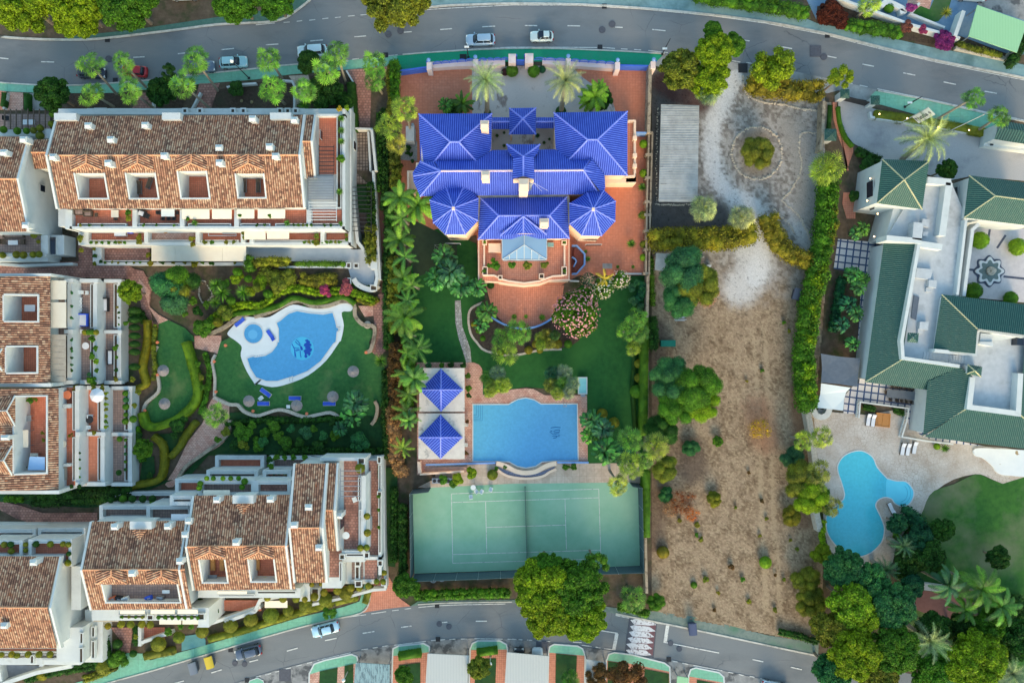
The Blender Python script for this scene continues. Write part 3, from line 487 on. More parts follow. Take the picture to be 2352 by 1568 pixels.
pr=t(3,2,'800,1000 880,1005 960,1060 1000,1150 1080,1240 1100,1255 1180,1275 1260,1280 1320,1340 1335,1400 1300,1480 1230,1510 1160,1480 1130,1440 1070,1425 1010,1450 985,1500 1010,1560')+t(3,3,'1040,60 1065,150 1040,270 940,370 820,405 700,370 600,280 540,180 530,90 545,0')+t(3,2,'690,1440 680,1320 640,1200 640,1120 700,1040')
p4,z4=pool('swimming_pool',smooth(pr,3),G['waterC'],'turquoise free form pool of the green roofed villa with a round shallow bay')
m=MB();m.wprism([W(x,y,0)[:2] for x,y in smooth(t(3,2,'1090,1250 1180,1278 1258,1283 1316,1340 1331,1400 1298,1477 1230,1506 1165,1477 1135,1437 1085,1424 1080,1340'),2)],z4,z4+.01);m.build('shallow_bay',G['waterC2'],p4)
m=MB()
for k in(0,1):m.wbar([W(x,y,0)[:2] for x,y in t(3,2,' '.join(f'{1205+(100-k*28)*math.cos(a):.0f},{1385+(110-k*28)*math.sin(a):.0f}' for a in np.linspace(-.9,1.4,12)))],.07,z4+.01,z4+.02)
m.build('pool_step',mk('pool_step_blue',C(60,160,190)),p4)
# dirt plot as a fine mesh whose own earth colours vary
def dist_poly(px,py,pts):
 d=np.full(px.shape,1e9)
 for(x0,y0),(x1,y1) in zip(pts[:-1],pts[1:]):
  dx,dy=x1-x0,y1-y0;u=np.clip(((px-x0)*dx+(py-y0)*dy)/(dx*dx+dy*dy),0,1);d=np.minimum(d,np.hypot(px-x0-u*dx,py-y0-u*dy))
 return d
def vnoise(x,y,sc,seed):
 g=np.random.default_rng(seed).random((256,256));x=x*sc;y=y*sc;xi=np.floor(x).astype(int);yi=np.floor(y).astype(int);fx=x-xi;fy=y-yi;fx=fx*fx*(3-2*fx);fy=fy*fy*(3-2*fy)
 G_=lambda a,b:g[a%256,b%256];return(G_(xi,yi)*(1-fx)+G_(xi+1,yi)*fx)*(1-fy)+(G_(xi,yi+1)*(1-fx)+G_(xi+1,yi+1)*fx)*fy
x=np.arange(1494,1926,2.6);y=np.arange(150,1500,2.6);px,py=np.meshgrid(x,y)
n1=vnoise(px,py,.05,1);n2=vnoise(px,py,.16,2);n3=vnoise(px,py,.45,3);fb=.5*n1+.3*n2+.2*n3
c=lambda r,g_,b:np.array(lin((r/255,g_/255,b/255))[:3])
grey=c(164,160,155);dk=c(124,118,112);pale=c(206,206,206);sand=c(150,129,106);brown=c(108,88,68);straw=c(172,152,124);dkg=c(76,74,74)
def sm_(v,a,b):v=np.clip((v-a)/(b-a),0,1);return v*v*(3-2*v)
yy=sm_(py+60*(n1-.5),560,720)[...,None]
base=grey*(1-sm_(n2+.5*n3,.45,1.05))[...,None]+dk*sm_(n2+.5*n3,.45,1.05)[...,None]
low=sand*(1-.8*sm_(fb,.38,.72))[...,None]+brown*(.8*sm_(fb,.38,.72))[...,None];st_=sm_(vnoise(px,py*1.3,.31,9)+.4*n3,.6,1.1)[...,None];low=low*(1-st_*.8)+straw*st_*.8;st_=sm_(vnoise(px+9,py,.24,12)+.4*vnoise(px,py,.1,13),.75,1.2)[...,None];low=low*(1-st_*.6)+brown*.8*st_*.6
col=base*(1-yy)+low*yy
def paint(col,d,r0,r1,cc,k=1):f=(k*(1-sm_(d+8*(n2-.5)+6*(n3-.5),r0,r1)))[...,None];return col*(1-f)+cc*f
col=paint(col,dist_poly(px,py,P('1690,175 1665,225 1640,280 1632,340 1640,400 1670,440 1720,470 1748,500 1752,560 1735,640')),10,30,pale,.85)
col=paint(col,dist_poly(px,py,P('1720,560 1735,620 1700,660')),20,62,pale,.75)
col=paint(col,dist_poly(px,py,P('1820,480 1850,560 1870,600')),8,24,pale,.5)
col=paint(col,dist_poly(px,py,P('1825,300 1870,420 1850,480')),22,46,c(150,146,140),.85)
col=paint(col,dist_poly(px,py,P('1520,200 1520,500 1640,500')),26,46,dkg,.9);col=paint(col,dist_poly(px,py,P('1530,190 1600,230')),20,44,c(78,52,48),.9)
col=paint(col,dist_poly(px,py,P('1738,330 1738,370')),20,46,c(138,124,108),.9)
for tr_ in('1755,760 1768,950 1775,1150 1790,1400','1730,760 1742,950 1748,1150 1760,1400'):col=paint(col,dist_poly(px,py,P(tr_)),1,9,straw,.6)
col=paint(col,dist_poly(px,py,P('1860,640 1838,800 1830,950 1850,1200')),6,26,c(110,84,66),.75);col=paint(col,dist_poly(px,py,P('1510,760 1520,1050 1500,1240')),8,40,c(92,74,64),.7);col=paint(col,dist_poly(px,py,P('1585,1030 1590,1080')),14,50,c(78,66,60),.75)
col=paint(col,dist_poly(px,py,P('1740,940 1760,1010')),10,50,c(150,104,78),.6)
sp=((n3>.86)&(n2>.45));col[sp]=col[sp]*.55
k=1/S;V=np.stack([(px-1176)*k,(784-py)*k,.03+.05*fb+0*px],-1).reshape(-1,3);ny_,nx_=px.shape
idx=np.arange(nx_*ny_).reshape(ny_,nx_);F=np.stack([idx[:-1,:-1],idx[1:,:-1],idx[1:,1:],idx[:-1,1:]],-1).reshape(-1,4)
cxm=px[:-1,:-1].reshape(-1);cym=py[:-1,:-1].reshape(-1)
lft=1495+0*cym;rgt=np.interp(cym,[150,200,400,600,950,1100,1300,1500],[1700,1893,1893,1900,1870,1876,1888,1890]);topy=np.interp(cxm,[1494,1700,1714,1893],[160,158,206,220]);boty=np.interp(cxm,[1494,1764,1890],[1402,1455,1478])
F=F[(cxm>lft)&(cxm<rgt)&(cym>topy)&(cym<boty)]
def npmesh(name,V,F,mats,uv=None,mi=None):
 me=bpy.data.meshes.new(name);me.vertices.add(len(V));me.vertices.foreach_set('co',np.asarray(V,'f').ravel());k=F.shape[1]
 me.loops.add(F.size);me.loops.foreach_set('vertex_index',F.ravel().astype('i'));me.polygons.add(len(F));me.polygons.foreach_set('loop_start',np.arange(0,F.size,k,dtype='i'));me.polygons.foreach_set('loop_total',np.full(len(F),k,'i'))
 for m_ in mats:me.materials.append(m_)
 if mi is not None:me.polygons.foreach_set('material_index',mi.astype('i'))
 if uv is not None:l=me.uv_layers.new(name='UVMap');l.data.foreach_set('uv',np.asarray(uv,'f').ravel())
 me.update(calc_edges=True);me.validate();return me
me=npmesh('vacant_lot',V,F,[]);ca=me.color_attributes.new('earth','FLOAT_COLOR','POINT');ca.data.foreach_set('color',np.concatenate([col.reshape(-1,3),np.ones((nx_*ny_,1))],1).astype('f').ravel())
n=NM('dry_earth');at=n.node('ShaderNodeAttribute');at.attribute_name='earth';a=n.mix(at.outputs[0],n.ramp(n.noise(5,7,.85),[(.28,(.5,.5,.46)),(.5,(1,1,1)),(.75,(1.35,1.32,1.28))]),1,'MULTIPLY');n.bump(n.noise(12,5,.8),.7,.06);me.materials.append(n.out(a,1))
o=bpy.data.objects.new('vacant_lot',me);COL.objects.link(o);o['kind']='structure'
# islands by the lower carports
_z[0]=.0718
isl=[(P('709,1600 711,1545 722,1523 745,1515 808,1501 820,1506 823,1520 815,1600'),P('712,1547 722,1523 745,1515 808,1501 820,1506 822,1521 735,1540')),
(P('900,1600 902,1503 903,1488 915,1482 973,1476 986,1483 987,1497 977,1600'),P('902,1505 903,1488 915,1482 973,1476 986,1483 987,1496')),
(P('1077,1600 1080,1488 1085,1476 1098,1470 1148,1470 1163,1478 1166,1492 1162,1600'),P('1080,1491 1085,1476 1098,1470 1148,1470 1163,1478 1165,1490')),
(P('1258,1600 1260,1496 1263,1483 1273,1478 1326,1482 1338,1488 1344,1504 1342,1600'),P('1260,1497 1263,1483 1273,1478 1326,1482 1338,1488 1343,1504')),
(P('1388,1600 1393,1515 1398,1501 1411,1497 1451,1502 1526,1521 1538,1530 1540,1600'),P('1393,1515 1398,1501 1411,1497 1451,1502 1526,1521 1538,1530 1539,1541 1446,1522')),
(P('1580,1600 1581,1551 1586,1536 1598,1532 1651,1543 1662,1553 1664,1600'),P('1581,1551 1586,1536 1598,1532 1651,1543 1662,1553 1662,1566')),
(P('560,1600 575,1562 592,1556 604,1562 612,1600'),P('560,1590 575,1562 592,1556 604,1562 612,1580'))]
for i,(a,b) in enumerate(isl):
 sheet('pavement',a,G['terra2' if i!=0 else 'pinkpave']);sheet('pavement',b,G['greenpave'])
 m=MB();m.bar(a,.22,-.005,.14,closed=True,zpix=0);o=m.build('kerb',G['white']);o['kind']='structure'
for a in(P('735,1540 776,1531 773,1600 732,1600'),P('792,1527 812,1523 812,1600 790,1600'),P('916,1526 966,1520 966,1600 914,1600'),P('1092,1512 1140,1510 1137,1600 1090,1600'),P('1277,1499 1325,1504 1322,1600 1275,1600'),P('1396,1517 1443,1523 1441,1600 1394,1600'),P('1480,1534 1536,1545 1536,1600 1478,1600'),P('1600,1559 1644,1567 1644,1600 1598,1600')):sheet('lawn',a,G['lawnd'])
# upper right front gardens
_z[0]=.0748
sheet('yard',t(3,0,'350,0 2350,0 2350,500 2250,540 1700,440 1200,350 450,200'),G['bluepave2']);sheet('yard',t(3,0,'1930,0 2350,0 2350,190 1925,50'),G['drive']);sheet('yard',t(3,0,'1280,0 1500,0 1480,90 1270,60'),G['pinkpave'])
sheet('flower_bed',t(3,0,'450,60 700,50 1000,130 1500,310 1750,380 1700,440 1150,350 800,280 440,200'),G['mulch']);sheet('flower_bed',t(3,0,'1750,330 2200,500 2200,550 1700,440'),G['mulch'])
sheet('lawn',t(3,0,'1330,100 1400,60 1480,90 1520,0 1680,0 1650,100 1560,200 1520,205 1325,140'),G['lawn3'])
sheet('path',t(0,3,'1700,1130 1850,1110 1890,1165 1890,1215 1670,1270 1670,1150'),mk('teal_ramp',C(84,136,138),C(96,148,148),2))
# ================= ROOFS AND BUILDINGS =================
def clipiv(poly,u):
 vs_=[]
 for i in range(len(poly)):
  a,b=poly[i-1],poly[i]
  if(a[0]<=u)!=(b[0]<=u):vs_.append(a[1]+(b[1]-a[1])*(u-a[0])/(b[0]-a[0]))
 return(min(vs_),max(vs_)) if len(vs_)>1 else None
def corr(mb,pts,pitch=.34,amp=.07,tile=.40,holes=[],raw=False,down=None):
 """tiled roof slope: pts are (x,y,z) photo points at height z (or world if raw)"""
 q=np.array([p if raw else W(*p) for p in pts],float);n=np.zeros(3)
 for i in range(len(q)):n+=np.cross(q[i-1],q[i])
 n/=np.linalg.norm(n);
 if n[2]<0:n=-n
 v=np.array((0,0,-1.))-(-n[2])*n if down is None else np.array(down,float)-np.dot(down,n)*n
 v/=np.linalg.norm(v);u=np.cross(v,n);o=q[0]
 pr=lambda p:(float(np.dot(p-o,u)),float(np.dot(p-o,v)))
 P2=[pr(p) for p in q];hs=[]
 for h in holes:
  hp=[]
  for(x,y) in h:
   d=np.array(W(x,y,0))-np.array((0,0,H));c=np.array((0,0,H));tt=np.dot(o-c,n)/np.dot(d,n);hp.append(pr(c+tt*d))
  us=[p[0] for p in hp];vs_=[p[1] for p in hp];us.sort();vs_.sort();hs.append(((us[0]+us[1])/2,(us[-1]+us[-2])/2,(vs_[0]+vs_[1])/2,(vs_[-1]+vs_[-2])/2))
 umin=min(p[0] for p in P2);umax=max(p[0] for p in P2)
 prof=[(0,-.02),(.2,-.02),(.28,.55),(.4,.93),(.5,1),(.6,.93),(.72,.55),(.8,-.02)]
 k0=math.floor(umin/pitch);L=[umin+1e-4];Lh=[0]
 kk=k0
 while kk*pitch<umax:
  for ph,h in prof:
   uu=(kk+ph)*pitch
   if umin+1e-3<uu<umax-1e-3:L.append(uu);Lh.append(h)
  kk+=1
 L.append(umax-1e-4);Lh.append(0)
 def segs(uu,iv):
  out=[iv]
  for h0,h1,g0,g1 in hs:
   if h0<=uu<=h1:
    nw=[]
    for a,b in out:
     if b<=g0 or a>=g1:nw.append((a,b))
     else:
      if a<g0:nw.append((a,g0))
      if b>g1:nw.append((g1,b))
    out=nw
  return out
 for i in range(len(L)-1):
  um=(L[i]+L[i+1])/2;
  a=clipiv(P2,L[i]);b=clipiv(P2,L[i+1])
  if a is None or b is None:continue
  for(c0,c1) in([None] if not hs else segs(um,((a[0]+b[0])/2,(a[1]+b[1])/2))) if hs else[(0,0)]:
   if hs:
    cut=[]
    for e,iv in((0,a),(1,b)):
     lo=iv[0] if abs(c0-(a[0]+b[0])/2)<1e-6 else c0;hi=iv[1] if abs(c1-(a[1]+b[1])/2)<1e-6 else c1;cut.append((lo,hi))
   else:cut=[a,b]
   pt=lambda uu,vv,h:tuple(o+uu*u+vv*v+h*amp*n)
   (a0,a1),(b0,b1)=cut
   if a1-a0<1e-3 and b1-b0<1e-3:continue
   mb.add([pt(L[i],a0,Lh[i]),pt(L[i],a1,Lh[i]),pt(L[i+1],b1,Lh[i+1]),pt(L[i+1],b0,Lh[i+1])],[(0,1,2,3)],
[[(L[i]/pitch,a0/tile),(L[i]/pitch,a1/tile),(L[i+1]/pitch,b1/tile),(L[i+1]/pitch,b0/tile)]])
 return hs,o,u,v,n
def under(mb,pts,d=.12,raw=False):# flat board just under a slope
 q=[(p if raw else W(*p)) for p in pts];mb.add([(a,b,c-d) for a,b,c in q],[tuple(range(len(q)))])
def ridge(mb,a,b,r=.13,raw=False):
 p=a if raw else W(*a);q=b if raw else W(*b)
 mb.tube([p,q],r,8)
def slopes(parent,faces,mat,name='roof',pitch=.36,amp=.07,holes={},und=True,tile=.42):
 m=MB()
 for i,f in enumerate(faces):corr(m,f,pitch,amp,tile,holes.get(i,[]))
 o=m.build(name,mat,parent);return o
def chimney(parent,x,y,z0,z1,w_=.9,d_=.75,mat=None,cap=True,nm='chimney'):
 a=W(x,y,z1);m=MB();m.wbox(a[0]-w_/2,a[1]-d_/2,a[0]+w_/2,a[1]+d_/2,z0,z1-.25)
 if cap:
  m.wbox(a[0]-w_/2-.08,a[1]-d_/2-.08,a[0]+w_/2+.08,a[1]+d_/2+.08,z1-.25,z1-.12)
  x0,x1,y0,y1=a[0]-w_/2,a[0]+w_/2,a[1]-d_/2,a[1]+d_/2
  m.add([(x0,y0,z1-.12),(x1,y0,z1-.12),(x1,y1,z1-.12),(x0,y1,z1-.12),(x0+.1,a[1],z1+.15),(x1-.1,a[1],z1+.15)],[(0,1,5,4),(1,2,5),(2,3,4,5),(3,0,4)])
 else:m.wbox(a[0]-w_/2,a[1]-d_/2,a[0]+w_/2,a[1]+d_/2,z1-.25,z1)
 return m.build(nm,mat or G['white'],parent)
def window(parent,x,y,z,wd,ht,face='S',mat='glass',nm='window'):
 """window on a wall: centre photo point at height z; face = side it looks to"""
 a=W(x,y,z);fr=MB();gl=MB();dx,dy={'S':(0,-1),'N':(0,1),'E':(1,0),'W':(-1,0)}[face]
 if dx==0:fr.wbox(a[0]-wd/2-.06,min(a[1],a[1]+dy*.06),a[0]+wd/2+.06,max(a[1],a[1]+dy*.06),z-ht/2-.06,z+ht/2+.06);gl.wbox(a[0]-wd/2,min(a[1],a[1]+dy*.1),a[0]+wd/2,max(a[1],a[1]+dy*.1),z-ht/2,z+ht/2)
 else:fr.wbox(min(a[0],a[0]+dx*.06),a[1]-wd/2-.06,max(a[0],a[0]+dx*.06),a[1]+wd/2+.06,z-ht/2-.06,z+ht/2+.06);gl.wbox(min(a[0],a[0]+dx*.1),a[1]-wd/2,max(a[0],a[0]+dx*.1),a[1]+wd/2,z-ht/2,z+ht/2)
 f=fr.build(nm,G['white'],parent);gl.build('pane',G[mat],f);return f
def bld(name,label,cat,x,y):return thing(name,label,cat,W(x,y,0))
def part(name,parent,mat,fn):m=MB();fn(m);return m.build(name,G[mat] if isinstance(mat,str) else mat,parent)
def tray(parent,x0,y0,x1,y1,zf,mat='terfloor',nm='terrace_floor'):# thin floor slab seen at zf
 m=MB();m.box(x0,y0,x1,y1,zf-.1,zf);return m.build(nm,G[mat],parent)
def planter(parent,x0,y0,x1,y1,z,tk=.14,wall='white',dp=.5):
 m=MB();m.frame(x0,y0,x1,y1,tk,z-dp,z);o=m.build('planter',G[wall],parent);a=W(x0,y1,z);b=W(x1,y0,z);s=MB();s.wbox(a[0]+tk,a[1]+tk,b[0]-tk,b[1]-tk,z-dp,z-.12);s.build('planter_soil',G['mulch'],o);return o
def awning(parent,x0,y0,x1,y1,z,dz=.5,mat='awning',nm='awning',dirn='S',split=1):
 for i in range(split):
  a0=x0+(x1-x0)*i/split+(.4 if i else 0);a1=x0+(x1-x0)*(i+1)/split
  if dirn=='S':c=[W(a0,y0,z),W(a1,y0,z),W(a1,y1,z-dz),W(a0,y1,z-dz)]
  elif dirn=='N':c=[W(a0,y0,z-dz),W(a1,y0,z-dz),W(a1,y1,z),W(a0,y1,z)]
  else:c=[W(a0,y0,z),W(a1,y0,z-dz),W(a1,y1,z-dz),W(a0,y1,z)]
  m=MB();m.add([(p[0],p[1],p[2]) for p in c]+[(p[0],p[1],p[2]-.05) for p in c],[(3,2,1,0),(4,5,6,7),(0,1,5,4),(1,2,6,5),(2,3,7,6),(3,0,4,7)])
  v0,v1=c[3],c[2];
  o=m.build(nm,G[mat],parent)
def pergola(parent,x0,y0,x1,y1,z,n,axis='x',mat='dark',wd=.1):
 m=MB()
 for i in range(n):
  f=(i+.5)/n
  if axis=='x':y=y0+(y1-y0)*f;a=W(x0,y,z);b=W(x1,y,z);m.wbox(a[0],a[1]-wd/2,b[0],a[1]+wd/2,z-.12,z)
  else:x=x0+(x1-x0)*f;a=W(x,y1,z);b=W(x,y0,z);m.wbox(a[0]-wd/2,a[1],a[0]+wd/2,b[1],z-.12,z)
 a=W(x0,y1,z);b=W(x1,y0,z)
 if axis=='x':m.wbox(a[0]-.08,a[1],a[0],b[1],z-.15,z-.02);m.wbox(b[0],a[1],b[0]+.08,b[1],z-.15,z-.02)
 else:m.wbox(a[0],a[1]-.08,b[0],a[1],z-.15,z-.02)
 return m.build('pergola',G[mat],parent)
def recess(parent,quad,hs,o,u,v,n,i,zf,floor='terfloor',axis='S'):
 """open roof terrace cut in a slope: white rim walls and a tiled floor"""
 h0,h1,g0,g1=hs[i];pts=[o+a*u+b*v for a,b in((h0,g0),(h1,g0),(h1,g1),(h0,g1))]
 xs=[p[0] for p in pts];ys=[p[1] for p in pts];zt=max(p[2] for p in pts);zb=min(p[2] for p in pts);x0,x1,y0,y1=min(xs),max(xs),min(ys),max(ys);tk=.22
 m=MB()
 def wl(a0,b0,a1,b1,zz):m.wbox(a0,b0,a1,b1,zf-.05,zz)
 if axis=='S':
  wl(x0-tk,y0-tk,x1+tk,y0,zb+.14);
  for xx in(x0-tk,x1):
   m.add([(xx,y0,zf),(xx+tk,y0,zf),(xx+tk,y1,zf),(xx,y1,zf),(xx,y0,zb+.14),(xx+tk,y0,zb+.14),(xx+tk,y1,zt+.14),(xx,y1,zt+.14)],[(0,1,5,4),(4,5,6,7),(1,2,6,5),(3,0,4,7),(2,3,7,6)])
  wl(x0-tk,y1,x1+tk,y1+tk,zt-.1)
 else:
  wl(x1,y0-tk,x1+tk,y1+tk,zb+.14)
  for yy in(y0-tk,y1):
   m.add([(x0,yy,zf),(x1,yy,zf),(x1,yy+tk,zf),(x0,yy+tk,zf),(x0,yy,zt+.14),(x1,yy,zb+.14),(x1,yy+tk,zb+.14),(x0,yy+tk,zt+.14)],[(0,1,5,4),(4,5,6,7),(2,3,7,6),(3,0,4,7),(1,2,6,5)])
  wl(x0-tk,y0,x0,y1,zt+.1)
 w_=m.build('recess_wall',G['white'],parent);f=MB();f.wbox(x0,y0,x1,y1,zf-.15,zf+.01);f.build('terrace_floor',G[floor],parent)
 return x0,y0,x1,y1
def gable(parent,Ne,R_,Se,holes=[],ze=8,zr=10.3,zs=None,nm='roof',zf=6.2,hmat=None,flr='terfloor',dorm=True,bars=True):
 """E-W ridge roof. Ne/R_/Se = (xl,yl,xr,yr) photo points of north eave, ridge, south eave"""
 zs=zs or ze
 N=[(Ne[0],Ne[1],ze),(Ne[2],Ne[3],ze),(R_[2],R_[3],zr),(R_[0],R_[1],zr)];S_=[(R_[0],R_[1],zr),(R_[2],R_[3],zr),(Se[2],Se[3],zs),(Se[0],Se[1],zs)]
 m=MB();corr(m,N);r=corr(m,S_,holes=holes);rf=m.build(nm,G['terroof'],parent)
 m=MB();ridge(m,N[3],N[2],.14);m.build('ridge_cap',G['terridge'],rf)
 for i in range(len(holes)):
  x0,y0,x1,y1=recess(parent,holes[i],*r,i,zf,flr)
 if bars:
  for a,b,c in((N[0],N[3],S_[3]),(N[1],N[2],S_[2])):
   a,b,c=[np.array(W(*p)) for p in(a,b,c)];s=-1 if a is not None and abs(a[0]-W(*N[0])[0])<.01 else 1;m=MB();x0=a[0]+(s*.0 if s>0 else-.3);x1=x0+.3
   b=b.copy()
   m.add([(x0,a[1],a[2]-.5),(x1,a[1],a[2]-.5),(x1,b[1],b[2]-.5),(x0,b[1],b[2]-.5),(x0,c[1],c[2]-.5),(x1,c[1],c[2]-.5),(x0,a[1],a[2]+.16),(x1,a[1],a[2]+.16),(x1,b[1],b[2]+.16),(x0,b[1],b[2]+.16),(x0,c[1],c[2]+.16),(x1,c[1],c[2]+.16)],
[(6,7,8,9),(9,8,11,10),(0,6,9,3),(3,9,10,4),(1,2,8,7),(2,5,11,8),(0,1,7,6),(4,10,11,5)]);m.build('verge',G['white'],parent)
   # gable body: pentagon prism under the roof
 xa=max(W(*N[0])[0],W(*S_[3])[0]);xb=min(W(*N[1])[0],W(*S_[2])[0]);yN=W(*N[0])[1]-.25;yS=W(*S_[3])[1]+.25;yR=W(*N[3])[1]
 return xa,xb,yN,yR,yS
def gbody(m,g,ze,zr,z0=0,cut=False,drop=.2):
 xa,xb,yN,yR,yS=g
 for x in(xa,xb-.3):# end walls with gable tops
  v=[(x,yN,z0),(x,yS,z0),(x,yS,ze-drop),(x,yR,zr-drop),(x,yN,ze-drop)];v+=[(p[0]+.3,p[1],p[2]) for p in v]
  m.add(v,[(0,1,2,3,4),(9,8,7,6,5),(0,5,6,1),(1,6,7,2),(2,7,8,3),(3,8,9,4),(4,9,5,0)])
 m.wbox(xa+.3,yS,xb-.3,yS+.3,z0,ze-drop);m.wbox(xa+.3,yN-.3,xb-.3,yN,z0,ze-drop)
def dormer(parent,l,r,tip,fl,fr,ze,zr,ridgez,top):
 """hip dormer: top=(x,y) ridge start, tip=(x,y) ridge end, fl/fr front corners, l/r back corners (photo)"""
 m=MB();T_=(top[0],top[1],ridgez);Q=(tip[0],tip[1],ridgez)
 corr(m,[(l[0],l[1],zr),T_,Q,(fl[0],fl[1],ze)]);corr(m,[T_,(r[0],r[1],zr),(fr[0],fr[1],ze),Q]);corr(m,[Q,(fr[0],fr[1],ze),(fl[0],fl[1],ze)])
 d=m.build('dormer_roof',G['terroof'],parent);m=MB();ridge(m,T_,Q,.12);ridge(m,Q,(fl[0],fl[1],ze),.1);ridge(m,Q,(fr[0],fr[1],ze),.1);m.build('ridge_cap',G['terridge'],d)
 # ---------- Block A: long apartment block, upper left ----------
A=bld('apartment_block','long white apartment block with red brown tiled roof and four cut in roof terraces','apartments',410,420)
holes=[P('172,399 237,397 249,455 185,455'),P('289,398 353,397 365,455 302,455'),P('409,393 472,393 481,454 419,455'),P('542,400 602,398 612,453 550,453')]
g_=gable(A,(134,267,697,264),(112,357,685,356),(138,480,698,477),holes)
part('wall',A,'white',lambda m:(gbody(m,g_,8,10.3,0,True)))
for i,x in enumerate((197,315,438,569)):
 dormer(A,(x-32,359),(x+38,358),(x,375),(x-34,392),(x+38,391),9.9,10.25,10.75,(x+1,355))
for(x,y) in[(202,288),(333,287),(254,320),(503,339),(580,272)]:chimney(A,x-1,y,8,9.9 if y<300 else 10.6)
for(x,y) in[(120,360),(247,374),(376,357),(503,373),(618,336),(632,358)]:chimney(A,x,y,9,11.2)
chimney(A,675,275,8,9.6)
for a in((124,260,175,276),(372,259,414,275),(620,259,669,274)):part('roof_box',A,'white',lambda m:m.box(*a,7,9.0))
# lower wing at right of block A
g2=gable(A,(704,264,722,264),(695,325,717,325),(705,410,727,410),[],7.5,9.3,nm='roof');part('wall',A,'white',lambda m:gbody(m,g2,7.5,9.3))
window(A,737,310,6.9,1.2,1.1,'E')
# level-2 body + terrace
part('wall',A,'white',lambda m:(m.box(134,250,790,520,2.8,5.9)))
tray(A,733,268,778,400,6.05);tray(A,165,482,785,519,6.05)
part('parapet',A,'white',lambda m:(m.box(160,520,792,526,2.9,6.9),m.box(786,250,793,526,2.9,6.9),m.box(729,262,793,267,5.9,6.9),m.box(150,482,165,526,2.9,6.9),m.box(180,258,700,263,5.9,6.9)))
for x in(304,413,538,704):part('partition',A,'white',lambda m:m.box(x,482,x+10,520,5.9,7.0))
for x0,x1 in((178,290),(318,412),(432,530),(552,620),(632,780)):planter(A,x0,513,x1,520,6.75)
planter(A,773,265,784,478,6.8)
awning(A,418,480,481,503,7.7,.6);awning(A,487,480,532,503,7.7,.6);awning(A,544,480,584,502,7.7,.6);awning(A,592,480,655,502,7.7,.6)
pergola(A,708,405,765,460,7.9,9,'x','metal');tray(A,708,405,765,458,6.12,'whiteroof');pergola(A,710,462,772,508,7.9,7,'x','white');pergola(A,733,333,766,402,7.9,8,'x','dark')
# level-1
part('wall',A,'white',lambda m:m.box(188,522,805,557,.05,2.9));tray(A,190,527,800,556,3.0)
part('parapet',A,'white',lambda m:(m.box(180,557,806,563,0,3.8),m.box(180,527,203,557,0,3.8),m.box(800,250,807,563,0,3.8)))
for x in(331,449,553,573,736):part('partition',A,'white',lambda m:m.box(x,527,x+9,557,3,4.2))
tray(A,342,526,447,553,3.06,'pinkpave');part('rug',A,'whitecloth',lambda m:m.frame(478,526,543,542,.1,3.0,3.06))
for x0,x1 in((200,325),(342,440),(462,548),(576,730),(745,798)):planter(A,x0,551,x1,557,3.75)
awning(A,561,526,610,550,4.9,.5);awning(A,613,526,664,549,4.9,.5)
# street-level terrace with long awning
part('parapet',A,'white',lambda m:(m.box(213,603,560,609,0,.95),m.box(213,566,233,603,0,.95)));tray(A,233,566,344,604,.12,'brickpave')
for x0,x1 in((235,345),(360,560)):planter(A,x0,598,x1,604,.9)
awning(A,348,564,565,600,2.6,.4,'awning',split=4)
part('parapet',A,'white',lambda m:(m.box(640,611,800,615,0,1.0),m.box(560,566,566,612,0,1.0)))
part('utility_box',A,'white',lambda m:(m.box(851,585,867,618,0,2.4),m.box(844,602,856,612,0,1.2),m.box(863,602,876,622,0,1.2)))
part('wall',A,'white',lambda m:(m.bar(P('812,250 818,330 815,420 822,500 828,560 868,610 872,640 868,660'),.5,0,2.2,zpix=0)))
for p in((795,603,806,616),(812,604,824,616)):planter(A,*p,1.3)
wv=bld('garden_wall','curved white garden wall at the end of the long grey terrace','wall',850,655);part('wall',wv,'white',lambda m:m.bar(smooth(P('812,640 820,652 838,662 856,665 868,655'),3,False),.8,0,1.0,zpix=1));
for a in((792,638,806,652),(850,654,866,668)):planter(wv,*a,1.2)
pergola(A,805,425,852,535,3.2,11,'x','dark')
for x,y in((814,335),(796,410),(806,545)):window(A,x,y,4.5 if y<400 else 1.6,1.2,1.5,'E')
part('front_parapet',A,'white',lambda m:(m.box(200,249,700,254,0,3.6),m.box(216,248,245,256,3,5.5),m.box(305,250,340,256,3,5.5)))
for x in(418,452,528,552,636,654,672):planter(A,x,248,x+13,262,6.6,.2)
# ---------- Block beside it at the far left ----------
B0=bld('apartment_block','white apartment block cut by the left edge, top, beside the long block','apartments',20,480)
g3=gable(B0,(-60,313,65,315),(-80,410,40,411),(-60,533,62,532),[]);part('wall',B0,'white',lambda m:gbody(m,g3,8,10.3))
g4=gable(B0,(79,321,112,321),(72,350,105,350),(80,388,109,388),[],7,8,bars=False);part('wall',B0,'white',lambda m:gbody(m,g4,7,8))
for x,y,z in((52,320,9.6),(7,350,10.3),(57,517,9.4)):chimney(B0,x,y,8,z)
window(B0,97,433,5,1.0,1.0,'E')
part('wall',B0,'white',lambda m:(m.box(-40,520,110,600,0,2.9),m.box(90,540,147,585,0,2.9)));tray(B0,-40,533,94,580,3.0,'greyfloor')
part('parapet',B0,'white',lambda m:(m.box(-40,583,105,590,0,3.7),m.box(94,540,110,583,0,3.7),m.box(118,545,128,585,0,3.2)))
part('skylight',B0,'glass',lambda m:m.box(116,545,126,584,3,3.4))
pergola(B0,-10,250,110,296,3.6,9,'y','darkwood',.14);tray(B0,-20,262,115,296,.15,'greyfloor');part('parapet',B0,'white',lambda m:(m.box(-20,296,118,312,0,3.2),m.box(100,296,118,318,0,4.0)))
part('garden_wall',B0,'white',lambda m:m.bar(P('-20,606 60,612 180,608'),.4,0,1.4,zpix=0))
